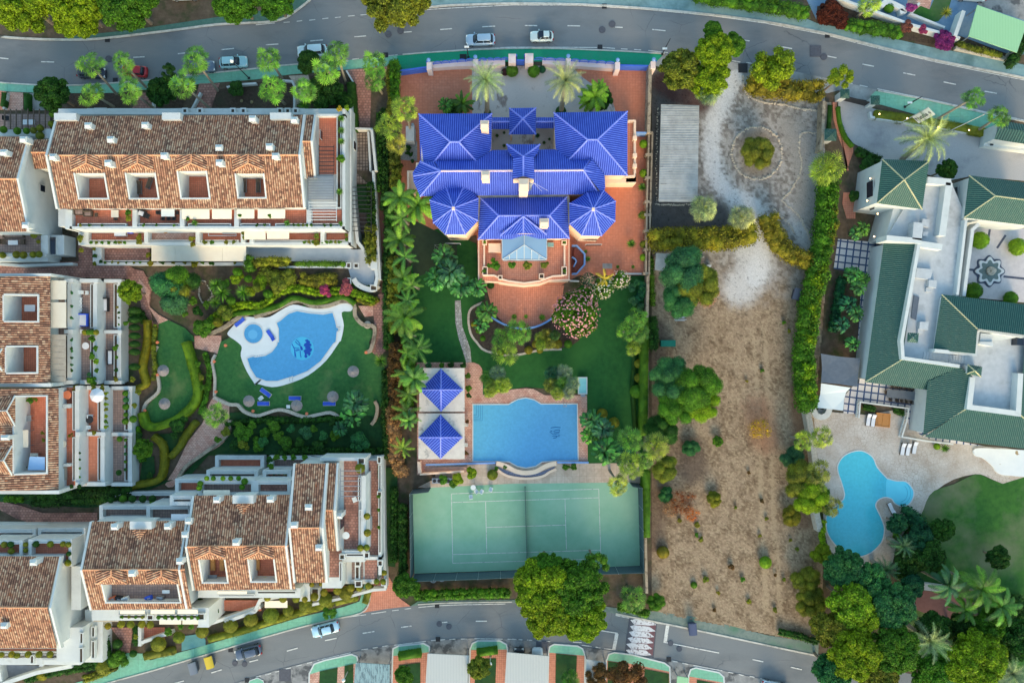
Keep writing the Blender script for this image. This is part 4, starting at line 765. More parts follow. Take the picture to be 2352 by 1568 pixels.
# ---------- Middle left blocks facing east ----------
B=bld('apartment_block','white stepped apartment block with two square roof courtyards and a striped awning','apartments',80,760)
def eastroof(par,y0,y1,xr,holes,ze=8.3,zr=10.5,zf=6.2,fl='terfloor'):
 m=MB();r=corr(m,[(-45,y0+2,zr),(xr,y0,ze),(xr,y1,ze),(-45,y1+2,zr)],holes=holes);o=m.build('roof',G['terroof'],par)
 for i in range(len(holes)):recess(par,holes[i],*r,i,zf,fl,'E')
 return o
eastroof(B,634,879,116,[P('10,678 87,679 87,737 10,737'),P('15,797 85,797 85,855 16,855')])
part('wall',B,'white',lambda m:(m.box(-40,628,117,634,0,8.7),m.box(-40,880,117,888,0,8.7),m.box(102,634,106,880,0,8.0)))
def ZM(x,y,z):# floor heights of the stepped terraces of the two middle left blocks
 if not(116<x<330 and 636<y<1124):return z
 return z-.9 if z>5.5 else(z+.3 if z>2.4 else z+1.5)
def stepped(par,y0,y1,xs,mid,fl):
 (a0,a1,a2),(b0,b1,b2),(c0,c1,c2)=xs
 part('wall',par,'white',lambda m:m.box(a0-3,y0,a2,y1,3.3,5.1));part('wall',par,'white',lambda m:m.box(a2-4,y0+3,b2,y1,0,3.35));part('wall',par,'white',lambda m:m.box(b2-4,y0+6,c2,y1-2,0,1.55))
 tray(par,a0,y0+4,a1,y1-2,5.2,fl[0]);tray(par,b0-6,y0+8,b1,y1-4,3.45,fl[1]);tray(par,c0-8,y0+10,c1,y1-6,1.65,fl[2])
 part('parapet',par,'white',lambda m:m.box(a1,y0+2,a2,y1,3.35,5.75));part('parapet',par,'white',lambda m:m.box(b1,y0+5,b2,y1-1,.05,3.95));part('parapet',par,'white',lambda m:m.box(c1,y0+8,c2,y1-4,0,2.15))
 for y in(y0,mid,y1-9):
  part('parapet',par,'white',lambda m:m.box(a0+30,y,a2+2,y+9,5.1,5.95));part('parapet',par,'white',lambda m:m.box(b0-4,y,b2+2,y+9,3.3,4.2));part('parapet',par,'white',lambda m:m.box(c0-4,y+1,c2+1,y+9,1.5,2.4))
 for p0,p1 in((y0+12,mid-4),(mid+12,y1-12)):planter(par,a1-7,p0,a1,p1,5.8,.1);planter(par,b1-8,p0,b1,p1,3.98,.1);planter(par,c1-9,p0,c1,p1,2.18,.1)
stepped(B,640,882,((117,156,165),(187,215,223),(243,270,278)),757,('greyfloor','greyfloor','greyfloor'))
awning(B,117,644,152,688,7.6,.5,'awning','awning','E');awning(B,117,694,152,753,7.6,.5,'awning','awning','E')
for i in range(8):awning(B,117,768+i*13.7,151,781+i*13.7,7.6,.4,'greyawn','slat_awning','E')
B2=bld('apartment_block','white stepped apartment block with one long roof terrace, below the striped awning','apartments',90,1000)
eastroof(B2,891,1125,135,[P('36,911 107,911 107,1086 30,1086')],fl='terfloor')
part('wall',B2,'white',lambda m:(m.box(-40,1126,136,1134,0,8.7),m.box(121,892,125,1126,0,8.0)))
stepped(B2,886,1116,((143,173,182),(203,232,240),(260,295,303)),992,('terfloor','terra','greyfloor'))
part('wall',B2,'white',lambda m:(m.box(134,892,144,1108,5.1,5.6),m.box(144,928,160,937,5.1,6.2),m.box(144,1065,160,1071,5.1,6.2)))
def hipd(par,xt,yt,ys):# dormer pointing east
 m=MB();zr=10.7;T_=(-45,yt,zr+.4);Q=(xt,yt,zr);a=(xt+20,yt-ys,9.6);b=(xt+20,yt+ys,9.6);c=(-45,yt-ys*.9,9.9);d=(-45,yt+ys*.9,9.9)
 corr(m,[T_,Q,a,c]);corr(m,[T_,d,b,Q]);corr(m,[Q,b,a]);o=m.build('dormer_roof',G['terroof'],par);m=MB();ridge(m,Q,a,.12);ridge(m,Q,b,.12);ridge(m,T_,Q,.12);m.build('ridge_cap',G['white'],o)
hipd(B2,15,943,35);hipd(B2,8,1057,34);hipd(B,-18,707,30);hipd(B,-12,826,30);chimney(B2,10,1005,9,10.9,1.1,.6)
# ---------- Bottom left blocks ----------
Cb=bld('apartment_block','white block with long roof terrace of patchy grey tiles, lower left','apartments',320,1300)
g5=gable(Cb,(212,1197,427,1195),(187,1308,424,1307),(211,1400,441,1397),[P('236,1341 405,1341 415,1379 246,1381')],8,10.3,zf=7.2,flr='greyfloor');part('wall',Cb,'white',lambda m:gbody(m,g5,8,10.3))
for x,l_,r_ in((255,221,291),(370,337,407)):dormer(Cb,(l_,1313),(r_,1313),(x,1322),(l_,1340),(r_,1340),10.0,10.3,10.8,(x,1309))
for x,y,z in((262,1210,9.8),(384,1209,9.8),(302,1317,11.2),(432,1197,9.9),(424,1228,10.2),(412,1289,10.9)):chimney(Cb,x,y,8,z)
part('roof_box',Cb,'white',lambda m:m.box(298,1197,348,1215,7,9.4));m=MB();corr(m,[(303,1217,9.6),(320,1217,10.3),(320,1240,9.9)]);corr(m,[(320,1217,10.3),(337,1217,9.6),(320,1240,9.9)]);m.build('dormer_roof',G['terroof'],Cb)
for a in((276,1401,332,1409),(346,1400,401,1409),(408,1399,454,1409)):awning(Cb,*a,7.6,.3)
awning(Cb,366,1423,416,1433,5,.2);awning(Cb,419,1423,467,1433,5,.2)
for i in range(6):awning(Cb,215+i*9.6,1402,224+i*9.6,1427,5.2,.2,'greyawn','slat_awning')
part('wall',Cb,'white',lambda m:(m.box(211,1395,470,1424,0,5.8),m.box(195,1400,236,1520,0,2.5),m.box(455,1395,480,1440,0,5.9)))
for x0,x1 in((272,335),(360,452)):planter(Cb,x0,1411,x1,1420,6.1)
for a in((337,1411,352,1424),(452,1408,470,1424),(209,1438,218,1463),(209,1471,218,1512)):planter(Cb,*a,3.4 if a[0]==209 else 6.3)
part('garden_wall',Cb,'white',lambda m:(m.bar(P('322,1482 322,1440 330,1432'),.5,0,1.2,zpix=1),m.bar(P('326,1474 372,1458 395,1452'),.5,0,1.2,zpix=1),m.bar(P('520,1425 590,1400'),.5,0,1.6,zpix=1)));tray(Cb,328,1440,378,1466,.3,'terfloor')
Cc=bld('apartment_block','white block with two small roof terraces holding orange loungers','apartments',560,1240)
g6=gable(Cc,(447,1137.6,667,1135.5),(430,1254.7,662,1252.6),(449,1355,679,1352),[P('458,1284 512,1284 525,1335 469,1335'),P('570,1284 626,1283 635,1333 581,1333')],8,10.3);part('wall',Cc,'white',lambda m:gbody(m,g6,8,10.3))
for x,l_,r_ in((481,448,517),(593,560,629)):dormer(Cc,(l_,1258),(r_,1258),(x+1,1267),(l_,1283),(r_,1282),10.0,10.3,10.8,(x,1254))
for x,y,z in((497,1148,9.8),(620,1147,9.8),(541,1246,11.2)):chimney(Cc,x,y,8,z)
part('roof_box',Cc,'white',lambda m:m.box(534,1137,582,1156,7,9.4));m=MB();corr(m,[(541,1158,9.6),(557,1158,10.3),(557,1182,9.9)]);corr(m,[(557,1158,10.3),(575,1158,9.6),(557,1182,9.9)]);m.build('dormer_roof',G['terroof'],Cc)
part('wall',Cc,'white',lambda m:m.box(455,1350,690,1372,0,6.0));awning(Cc,500,1357,567,1363,7,.2);planter(Cc,500,1364,585,1370,6.3);planter(Cc,590,1356,680,1364,6.3);awning(Cc,608,1379,660,1395,3.2,.3)
part('garden_wall',Cc,'white',lambda m:(m.bar(P('455,1440 500,1425 600,1392'),.5,0,1.3,zpix=1),m.bar(P('588,1400 600,1375 680,1360'),.5,0,1.6,zpix=1)));tray(Cc,505,1378,600,1402,.4,'terfloor');tray(Cc,735,1345,795,1358,.4,'terfloor')
part('wall',Cc,'white',lambda m:(m.box(680,1340,712,1380,0,3.6),m.box(716,1352,732,1378,0,2.6)));planter(Cc,682,1345,695,1365,3.8);planter(Cc,715,1350,732,1376,2.9)
Cd=bld('apartment_block','white corner block with two stepped tiled roofs and a wide brown roof terrace','apartments',760,1200)
g7=gable(Cd,(679,1064,749,1064),(664,1211.5,732.5,1211.5),(681,1337,747,1337),[],8.5,10.8);part('wall',Cd,'white',lambda m:gbody(m,g7,8.5,10.8))
g8=gable(Cd,(753,1063,774,1063),(744,1171,764,1171),(755,1264,772,1264),[],7.8,9.6);part('wall',Cd,'white',lambda m:gbody(m,g8,7.8,9.6))
for x,y,z in((708,1165,10.6),(675,1206,11.4),(732,1258,11)):chimney(Cd,x,y,8,z)
chimney(Cd,772,1185,6,8.8,1.6,.7)
tray(Cd,790,1058,823,1264,6.1,'brickpave');tray(Cd,823,1058,838,1090,6.1,'brickpave');tray(Cd,755,1264,785,1325,6.1,'brickpave')
part('wall',Cd,'white',lambda m:(m.box(750,1058,838,1290,3,6.0),m.box(740,1290,785,1350,0,6.0),m.box(790,1290,862,1340,0,3.0),m.box(838,1055,868,1290,0,3.0)))
part('parapet',Cd,'white',lambda m:(m.box(830,1092,840,1270,3,7.1),m.box(735,1050,840,1058,3,6.9),m.box(785,1264,838,1272,3,6.9),m.box(869,1050,876,1320,0,4.0),m.box(838,1278,876,1285,0,4.0),m.box(806,1330,870,1336,0,3.2)))
tray(Cd,846,1058,869,1280,3.1,'brickpave');tray(Cd,838,1286,866,1332,3.1,'brickpave');tray(Cd,808,1286,834,1332,3.1,'greyfloor')
for a,z in(((822,1096,829,1150),7.0),((824,1170,830,1262),7.0),((821,1051,838,1066),7.2),((866,1048,876,1064),4.3),((869,1066,876,1126),4.2),((869,1140,876,1270),4.2),((866,1128,877,1142),4.4),((779,1272,792,1285),7.2),((794,1270,836,1278),7.0),((836,1268,848,1282),7.0),((815,1287,828,1300),4.4),((815,1300,826,1330),4.2),((815,1333,831,1348),4.4),((867,1286,879,1300),4.4),((875,1330,888,1345),2.4),((779,1290,786,1335),6.9)):planter(Cd,*a,z)
part('door',Cd,'glass',lambda m:m.box(781.5,1185,783,1215,6.1,8.3));pergola(Cd,782,1075,828,1145,8.4,6,'x','metal');part('green_mat',Cd,mk('green_mat',C(24,110,30),C(30,124,38),5),lambda m:m.box(868,1068,875,1098,3.1,3.22))
window(Cd,786,1180,7,1.0,1.0,'E')
part('outer_wall',Cd,'white',lambda m:(m.bar(P('880,1055 882,1120 884,1250 888,1345'),.4,0,2.0,zpix=1),m.bar(P('888,1350 860,1352 800,1368 700,1390'),.4,0,1.5,zpix=1)))
# north stepped terraces of the bottom blocks
Ct=bld('terrace_block','stepped white terraces with planters above the brick roofed bottom blocks','terraces',560,1095)
def step(x0,y0,x1,y1,z,fl='terfloor',pl=True,zb=0):
 part('parapet',Ct,'white',lambda m:m.frame(x0,y0,x1,y1,.55,zb,z+.9));tray(Ct,x0+6,y0+6,x1-6,y1,z,fl);part('wall',Ct,'white',lambda m:m.box(x0+3,y0+3,x1-3,y1,zb,z-.12))
 if pl:planter(Ct,x0+7,y0+2,x1-7,y0+9,z+1.0,.1)
step(494,1046,606,1082,.4,'terfloor');step(474,1079,592,1104,3.1,'greyfloor');step(402,1099,470,1138,3.0,'terfloor');step(455,1102,585,1140,6.0,'greyfloor')
step(618,1046,730,1084,.4,'greyfloor');step(603,1079,668,1108,3.1,'terfloor');step(585,1103,668,1138,6.0,'brickpave');step(715,1045,878,1060,.4,'brickpave')
step(390,1137,446,1160,6.0,'greyfloor');step(264,1129,412,1168,.4,'greyfloor');step(228,1160,360,1195,3.1,'greyfloor');step(336,1160,440,1200,5.0,'greyfloor')
awning(Ct,467,1125,528,1138,7.8,.3,'awning','awning','N');awning(Ct,393,1180,436,1194,7.6,.2,'whitecloth','awning','N')
# bottom-left corner block
Dd=bld('apartment_block','white apartment block with brown roof in the bottom left corner','apartments',60,1380)
g9=gable(Dd,(-60,1276,138,1277),(-90,1393,109,1395),(-60,1488,131,1487),[]);part('wall',Dd,'white',lambda m:gbody(m,g9,8,10.3))
chimney(Dd,75,1292,8,9.8);chimney(Dd,8,1437,8,10.2)
part('wall',Dd,'white',lambda m:(m.box(-40,1484,190,1522,0,3.0),m.box(130,1440,190,1520,0,5.0)));tray(Dd,-40,1490,180,1510,3.1)
part('parapet',Dd,'white',lambda m:(m.box(-40,1510,185,1526,0,3.9),m.box(90,1510,98,1530,0,4)))
for a,z in(((-20,1497,150,1504),4.0),((95,1511,180,1516),4.2),((182,1452,191,1478),5.2),((181,1487,191,1522),5.2),((68,1504,78,1524),4.2)):planter(Dd,*a,z)
part('garden_wall',Dd,'white',lambda m:(m.bar(P('0,1570 90,1540 170,1525'),.6,0,1.6,zpix=1),m.bar(P('0,1520 8,1560'),.5,0,1.6,zpix=1)))
De=bld('terrace_block','stepped white terraces of the bottom left corner block','terraces',80,1230)
def step2(x0,y0,x1,y1,z,fl='terfloor'):
 part('parapet',De,'white',lambda m:m.frame(x0,y0,x1,y1,.5,0,z+.9));tray(De,x0+6,y0+6,x1-6,y1,z,fl);part('wall',De,'white',lambda m:m.box(x0+3,y0+3,x1-3,y1,0,z-.12));planter(De,x0+7,y0+2,x1-7,y0+9,z+1.0,.1)
step2(-30,1202,110,1230,.4,'terfloor');step2(115,1202,205,1225,.4,'greyfloor');step2(-30,1214,82,1250,3.0,'greyfloor');step2(87,1212,196,1250,3.0,'brickpave');step2(-30,1240,52,1280,6,'terfloor');step2(65,1238,165,1300,6,'terfloor')
part('wall',Dd,'white',lambda m:(m.box(164,1300,186,1400,0,6),))
for x,y in((188,1376),):window(Dd,x,y,3.5,1,1,'E')
# ---------- The blue roofed villa ----------
V=bld('villa','cream villa with bright blue tiled hip roofs and two octagonal turrets','villa',1200,410)
e,r_=7.0,9.5
F=[[(962,262,e),(1130,261,e),(1054,326,r_),(1034,326,r_)],[(962,262,e),(1034,326,r_),(997,372,7.7),(963,371,e)],[(1130,261,e),(1130,344,7.1),(1095,372,7.8),(1054,326,r_)],[(1034,326,r_),(1054,326,r_),(1095,372,7.8),(997,372,7.7)],
[(1272,259,e),(1441,256,e),(1372,321,r_),(1350,321,r_)],[(1441,256,e),(1441,403,e),(1372,321,r_)],[(1272,259,e),(1350,321,r_),(1306,368,7.8),(1275,341,7.1)],[(1350,321,r_),(1372,321,r_),(1441,403,e),(1387,403,7.0),(1351,366,8.0),(1306,368,7.8)],
[(1013,393,9.3),(1340,391,9.3),(1306,368,7.9),(1277,342,6.9),(1130,344,6.9),(1095,372,7.9),(997,372,7.9)],
[(1013,393,9.3),(997,372,7.9),(964,371,7.1)],[(1306,368,7.9),(1352,367,8),(1340,391,9.3)],[(1013,393,9.3),(965,371,7.0),(948,397,6.9)],[(1013,393,9.3),(948,397,6.9),(950,417,6.9)],[(1013,393,9.3),(950,417,6.9),(965,451,6.9)],
[(1013,393,9.3),(965,451,6.9),(1376,446,6.9),(1340,391,9.3)],[(1340,391,9.3),(1354,368,8),(1387,404,7),(1388,434,6.9),(1376,446,6.9)],
[(1104,455,6.4),(1302,452,6.4),(1262,495,8.3),(1145.5,495.5,8.3)],[(1104,455,6.4),(1145.5,495.5,8.3),(1098,550,6.4)],[(1302,452,6.4),(1308,548,6.4),(1262,495,8.3)],[(1145.5,495.5,8.3),(1262,495,8.3),(1308,548,6.4),(1098,550,6.4)],
[(1170,249,4.2),(1231,248,4.2),(1201,273,5.6)],[(1170,249,4.2),(1201,273,5.6),(1170,309,4.2)],[(1231,248,4.2),(1231,309,4.2),(1201,273,5.6)],[(1201,273,5.6),(1231,309,4.2),(1170,309,4.2)],
[(1130,270,3.4),(1170,270,3.4),(1170,280,4.0),(1130,280,4.0)],[(1130,280,4.0),(1170,280,4.0),(1170,297,3.4),(1130,297,3.4)],[(1231,270,3.4),(1272,270,3.4),(1272,280,4.0),(1231,280,4.0)],[(1231,280,4.0),(1272,280,4.0),(1272,295,3.4),(1231,295,3.4)],
[(1164,332,7.6),(1240,332,7.6),(1203,360,9.9),(1201,360,9.9)],[(1164,332,7.6),(1202,360,9.9),(1202,390,9.9),(1180,364,8.6),(1167,348,7.9)],[(1240,332,7.6),(1237,348,7.9),(1225,364,8.6),(1202,390,9.9),(1202,360,9.9)],
[(1178,364,10.3),(1202,358,11.2),(1202,405,11.2),(1177,412,10.3)],[(1202,358,11.2),(1227,364,10.3),(1227,412,10.3),(1202,405,11.2)],
[(1149,541,7.2),(1202,497,8.5),(1202,536,7.9)],[(1202,497,8.5),(1256,539,7.2),(1202,536,7.9)]]
ow=P('1023,425 1067,425 1099,456 1098,507 1069,538.6 1023,538.6 995,512 987,460');oe=P('1348,443 1387,437 1414,462 1413,508 1382,542 1336,541 1308,515 1308,467')
for pts,c in((ow,(1041,478)),(oe,(1363,480))):
 for i in range(8):F.append([(pts[i-1][0],pts[i-1][1],7.3),(pts[i][0],pts[i][1],7.3),(c[0],c[1],9.9)])
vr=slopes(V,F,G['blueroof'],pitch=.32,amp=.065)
m=MB()
for a,b in(((962,262,e),(1034,326,r_)),((1034,326,r_),(1054,326,r_)),((1130,261,e),(1054,326,r_)),((1034,326,r_),(997,372,7.8)),((1054,326,r_),(1095,372,7.9)),((1272,259,e),(1350,321,r_)),((1350,321,r_),(1372,321,r_)),((1441,256,e),(1372,321,r_)),((1372,321,r_),(1441,403,e)),((1350,321,r_),(1306,368,7.9)),((1013,393,9.3),(965,451,6.9)),((1013,393,9.3),(965,371,7)),((1013,393,9.3),(950,405,6.9)),((1340,391,9.3),(1376,446,6.9)),((1340,391,9.3),(1354,368,8)),((1340,391,9.3),(1387,404,7)),
((1104,455,6.4),(1145.5,495.5,8.3)),((1145.5,495.5,8.3),(1262,495,8.3)),((1302,452,6.4),(1262,495,8.3)),((1262,495,8.3),(1308,548,6.4)),((1145.5,495.5,8.3),(1098,550,6.4)),((1164,332,7.6),(1202,360,9.9)),((1240,332,7.6),(1202,360,9.9)),((1202,358,11.2),(1202,405,11.2)),((1202,360,9.9),(1202,390,9.9)),((1202,497,8.5),(1202,536,7.9)),((1149,541,7.2),(1202,497,8.5)),((1202,497,8.5),(1256,539,7.2)),
((1170,249,4.2),(1201,273,5.6)),((1231,248,4.2),(1201,273,5.6)),((1201,273,5.6),(1231,309,4.2)),((1201,273,5.6),(1170,309,4.2)),((1130,280,4),(1170,280,4)),((1231,280,4),(1272,280,4))):ridge(m,a,b,.13)
for pts,c in((ow,(1041,478)),(oe,(1363,480))):
 for i in range(8):ridge(m,(pts[i][0],pts[i][1],7.3),(c[0],c[1],9.9),.1)
m.build('ridge_cap',G['blueridge'],vr)
m=MB();ridge(m,(1013,393,9.33),(1178,392,9.33),.15);ridge(m,(1226,392,9.33),(1340,391,9.33),.15);m.build('ridge_cap',G['pinkridge'],vr)
for c in((1041,478),(1363,480)):m=MB();a=W(*c,10.3);m.wbox(a[0]-.2,a[1]-.2,a[0]+.2,a[1]+.2,9.7,10.3);m.build('finial',G['cream'],vr)
def shrink(pts,f,c=None):
 cx=sum(p[0] for p in pts)/len(pts);cy=sum(p[1] for p in pts)/len(pts);return[(cx+(x-cx)*f,cy+(y-cy)*f) for x,y in pts]
part('wall',V,'cream',lambda m:(m.prism(P('967,267 1127,267 1127,352 1092,380 968,380'),0,6.9),m.prism(P('1276,265 1437,262 1437,398 1384,398 1300,372 1276,345'),0,6.9),m.prism(P('956,374 1340,352 1382,410 1381,441 1372,443 970,447 955,416 953,400'),0,6.75),m.prism(P('1104,450 1302,447 1304,545 1102,546'),0,6.25),m.prism(shrink(ow,.95),0,7.15),m.prism(shrink(oe,.95),0,7.15),m.prism(P('1182,366 1223,366 1223,408 1182,408'),7,10.15),m.prism(P('1172,336 1232,336 1232,362 1172,362'),5,7.5),m.prism(P('1156,505 1250,505 1250,537 1156,537'),5,7.1)))
part('gutter',V,'concrete',lambda m:(m.box(1099,447,1306,455,5.8,6.3),m.box(1300,452,1308,520,5.8,6.2),m.box(1098,455,1104,515,5.8,6.2)))
part('column',V,'cream',lambda m:[m.box(x,y,x+4,y+4,0,4.1) for x,y in((1172,251),(1225,250),(1172,302),(1225,302))]);part('entry_wall',V,'cream',lambda m:(m.box(1132,272,1168,276,0,3.3),m.box(1233,272,1270,276,0,3.3)))
for x,y,z,w_ in((1113,286,10,1.1),(1115,403,10.7,1.1),(1250,511,9.6,1.2)):chimney(V,x,y,7,z,w_,1.1,G['cream'])
chimney(V,1203,424,7,12.0,1.3,1.6,G['cream'])
part('gable_wall',V,'cream',lambda m:m.prism(P('1179,410 1226,410 1226,414 1179,414'),8.5,10.25))
# satellite dish on the roof
sd=thing('satellite_dish','pale satellite dish with thin aerial stays on the blue villa roof','satellite dish',W(1218,425,9.6));m=MB();a=np.array(W(1214,428,10.3))
m.lathe([(0.05,0),(.35,.06),(.62,.16),(.66,.2),(.62,.19),(.35,.1),(.05,.05)],(0,0,0),20)
ang=R(62);vv=[]
for(x,y,z) in m.v:vv.append((a[0]+z*math.sin(ang)+x*math.cos(ang),a[1]+y,a[2]+z*math.cos(ang)-x*math.sin(ang)))
m.v=vv;m.build('dish',G['metal'],sd);m=MB();b=W(1214,428,8.6);m.tube([b,tuple(a)],.05);tip=W(1226,420,10.8)
for q in((1210,432),(1214,424),(1214,436)):m.tube([W(*q,10.2),tip],.03,4)
for q in((1258,438,8.0),(1245,440,8.2),(1218,416,9.5)):m.tube([tip,W(*q)],.02,4)
m.build('stay',G['pole'],sd)
# balcony, conservatory
def balus(par,pts,zf,zt,closed=False,mat='cream',wd=.22):
 m=MB();m.bar(pts,wd,zt-.14,zt,closed,zpix=zt);m.bar(pts,wd*1.2,zf,zf+.15,closed,zpix=zt)
 q=[W(x,y,zt) for x,y in pts]+([W(pts[0][0],pts[0][1],zt)] if closed else[])
 for i in range(len(q)-1):
  L=math.hypot(q[i+1][0]-q[i][0],q[i+1][1]-q[i][1]);n=max(1,int(L/.35))
  for k in range(n):f=(k+.5)/n;x=q[i][0]*(1-f)+q[i+1][0]*f;y=q[i][1]*(1-f)+q[i+1][1]*f;m.wbox(x-.06,y-.06,x+.06,y+.06,zf+.15,zt-.14)
 return m.build('balustrade',G[mat],par)
part('balcony',V,'cream',lambda m:m.prism(P('1098,540 1308,538 1308,644 1262,645 1240,653 1204,657 1168,653 1147,650 1142,647 1098,647'),0,3.3));part('balcony_floor',V,'terra2',lambda m:m.prism(P('1101,540 1306,538 1306,641 1262,642 1240,650 1204,654 1168,650 1147,647 1101,644'),3.3,3.36))
balus(V,smooth(P('1112,560 1112,630'),1,False),3.36,4.2);balus(V,P('1110,632 1135,632 1150,640 1168,645 1204,650 1240,645 1258,638 1270,634 1296,632'),3.36,4.2);balus(V,P('1297,560 1297,630'),3.36,4.2)
for a in((1108,552,1118,562),(1108,612,1120,632),(1290,552,1302,562),(1290,612,1302,632),(1144,632,1154,642),(1238,628,1250,640)):planter(V,*a,4.4,.12,'cream',.9)
cg=part('conservatory_roof',V,'cglass',lambda m:(m.add([W(*p) for p in((1153,538,6.3),(1256,538,6.3),(1256,596,5.8),(1153,596,5.8),(1204,540,6.75),(1204,562,6.65))],[(0,1,4),(1,2,5,4),(2,3,5),(3,0,4,5)])));m=MB()
for a,b in(((1153,538,6.35),(1153,596,5.85)),((1153,596,5.85),(1256,596,5.85)),((1256,538,6.35),(1256,596,5.85)),((1204,540,6.78),(1204,562,6.68)),((1204,562,6.68),(1153,596,5.85)),((1204,562,6.68),(1256,596,5.85)),((1204,562,6.68),(1204,596,5.85)),((1187,573,6.8),(1187,596,5.85)),((1170,585,6.3),(1170,596,5.85)),((1221,573,6.8),(1221,596,5.85)),((1238,585,6.3),(1238,596,5.85))):ridge(m,a,b,.045)
m.build('glazing_bar',G['white'],V);part('conservatory_wall',V,'cglass',lambda m:(m.box(1155,592,1255,595,3.36,5.7),m.box(1155,545,1157,592,3.36,5.7),m.box(1253,545,1255,592,3.36,5.7)));part('cream_band',V,'cream',lambda m:m.box(1149,533,1258,538,3.4,6.6))
# east and west side terraces
part('balcony',V,'cream',lambda m:(m.box(1438,276,1461,418,0,3.2),m.box(1386,398,1461,420,0,3.2)));part('balcony_floor',V,'terra2',lambda m:m.box(1440,284,1456,404,3.2,3.26));balus(V,P('1443,277 1458,277 1458,404 1395,406'),3.26,4.1)
for y in(312,352,376):part('pier',V,'cream',lambda m:m.box(1454,y,1463,y+9,0,4.3))
part('balcony',V,'cream',lambda m:m.box(935,392,956,440,0,3.2));balus(V,P('938,395 938,432 965,452'),3.2,4.0)
window(V,1406,418,2.2,2.6,1.6,'S');window(V,1041,560,2.5,2.2,1.4,'S');window(V,1363,562,2.5,2.4,1.4,'S')
# spiral stair well
sp=thing('spiral_stair','octagonal sunken spiral stair with blue rim beside the villa balcony','stairs',W(1322,596,0));ring=[(1322+22*math.cos(a)*(.75),596+34*math.sin(a)) for a in np.linspace(-math.pi/2+.2,math.pi/2+.2,6)]
m=MB();m.bar(P('1314,564 1325,564 1343,583 1343,607 1325,628 1314,629'),.25,0,1.0,zpix=1.0);m.bar(P('1314,590 1321,594 1324,600 1318,612'),.2,0,1.0,zpix=1.0);m.build('rim',G['lightblue'],sp);sheet('stair_well',P('1312,566 1325,566 1341,584 1341,606 1325,626 1312,627'),mk('stair_red',C(110,56,48),C(130,70,60),2),z=.2)
m=MB();c_=W(1316,597,0)
for i in range(9):a=-1.4+i*.32;m.add([(c_[0]+.5*math.cos(a),c_[1]+.5*math.sin(a),.24+.03*i),(c_[0]+1.75*math.cos(a-.02),c_[1]+2.0*math.sin(a-.02),.24+.03*i),(c_[0]+1.75*math.cos(a+.28),c_[1]+2.0*math.sin(a+.28),.24+.03*i),(c_[0]+.5*math.cos(a+.28),c_[1]+.5*math.sin(a+.28),.24+.03*i)],[(0,1,2,3)])
m.build('tread',mk('tread_red',C(124,66,56),C(146,84,72),3),sp)
# small shed left of villa
T1('utility_box',MB().box(932,290,951,324,0,2.2).box(945,283,950,296,0,1.6),G['whiteroof'],'small white utility shed between the hedge palms and blue villa','shed')
# pool house: two slabs with blue pyramids
for i,(y0,y1,ys) in enumerate(((845,945,(847,895,944)),(949,1054,(952,1004,1053)))):
 ph=thing('pool_house','flat square pool pavilion with blue pyramid roof, '+('upper of the two' if i==0 else 'lower of the two'),'pavilion',W(1013,(y0+y1)/2,0),'pool pavilions with blue pyramids')
 part('slab',ph,'slab',lambda m:m.box(963-i*2,y0,1067,y1,2.9,3.2));part('wall',ph,'cream',lambda m:(m.box(968,y0+5,1062,y1-5,0,2.9)))
 xl,xr,xm=(964,1063,1013) if i==0 else(962,1062,1012);z=3.3;m=MB();T_=(xm,ys[0],z);Bt=(xm,ys[2],z);L_=(xl,ys[1],z);R2=(xr,ys[1],z);Ap=(xm,ys[1]+0,6.0)
 for a,b in((T_,R2),(R2,Bt),(Bt,L_),(L_,T_)):corr(m,[a,b,Ap],.36,.07)
 o=m.build('roof',G['blueroof'],ph);m=MB()
 for a in(T_,R2,Bt,L_):ridge(m,a,Ap,.1)
 m.build('ridge_cap',G['blueridge'],o)
 # villa street fence: walls, piers, blue railings and gates
fw=thing('street_wall','pale pink villa street wall with scalloped blue ironwork and piers','wall',W(1200,150,0));m=MB();arc=P('984,150 1040,146 1100,144 1160,142');arc2=P('1246,140 1300,143 1360,147 1420,152')
for a in(arc,arc2):m.bar(a,1.0,0,1.3,zpix=1.3)
for x,y in((985,143),(1092,136),(1178,128),(1218,128),(1305,134),(1418,143),(1500,141)):m.box(x-5,y,x+6,y+17,0,2.6)
m.box(1168,124,1185,146,0,2.4);m.box(1206,123,1225,146,0,2.4);m.build('wall',mk('pink_render',C(222,200,196),C(232,212,206),1),fw)
m=MB()
for a,n in((P('995,144 1088,136'),5),(P('1100,136 1168,134'),4),(P('1228,134 1300,136'),3),(P('1312,137 1412,144'),5)):
 q=[W(x,y,2.0) for x,y in a];L=math.hypot(q[1][0]-q[0][0],q[1][1]-q[0][1]);ux,uy=(q[1][0]-q[0][0])/L,(q[1][1]-q[0][1])/L
 for k in range(n):
  s0=L*k/n;s1=L*(k+1)/n;pts=[]
  for j in range(7):f=j/6;s_=s0+(s1-s0)*f;pts.append((q[0][0]+ux*s_,q[0][1]+uy*s_,1.9+.45*math.sin(math.pi*f)))
  m.tube(pts,.06,5)
  for j in range(1,12):s_=s0+(s1-s0)*j/12;m.tube([(q[0][0]+ux*s_,q[0][1]+uy*s_,1.3),(q[0][0]+ux*(s_+.12),q[0][1]+uy*s_,1.9+.4*math.sin(math.pi*j/12))],.03,4)
  m.tube([(q[0][0]+ux*s0,q[0][1]+uy*s0,1.3),(q[0][0]+ux*s0,q[0][1]+uy*s0-.25,2.2)],.09,5)
 m.tube([(q[0][0],q[0][1],1.5),(q[1][0],q[1][1],1.5)],.05,4)
m.build('railing',G['bluepaint'],fw)
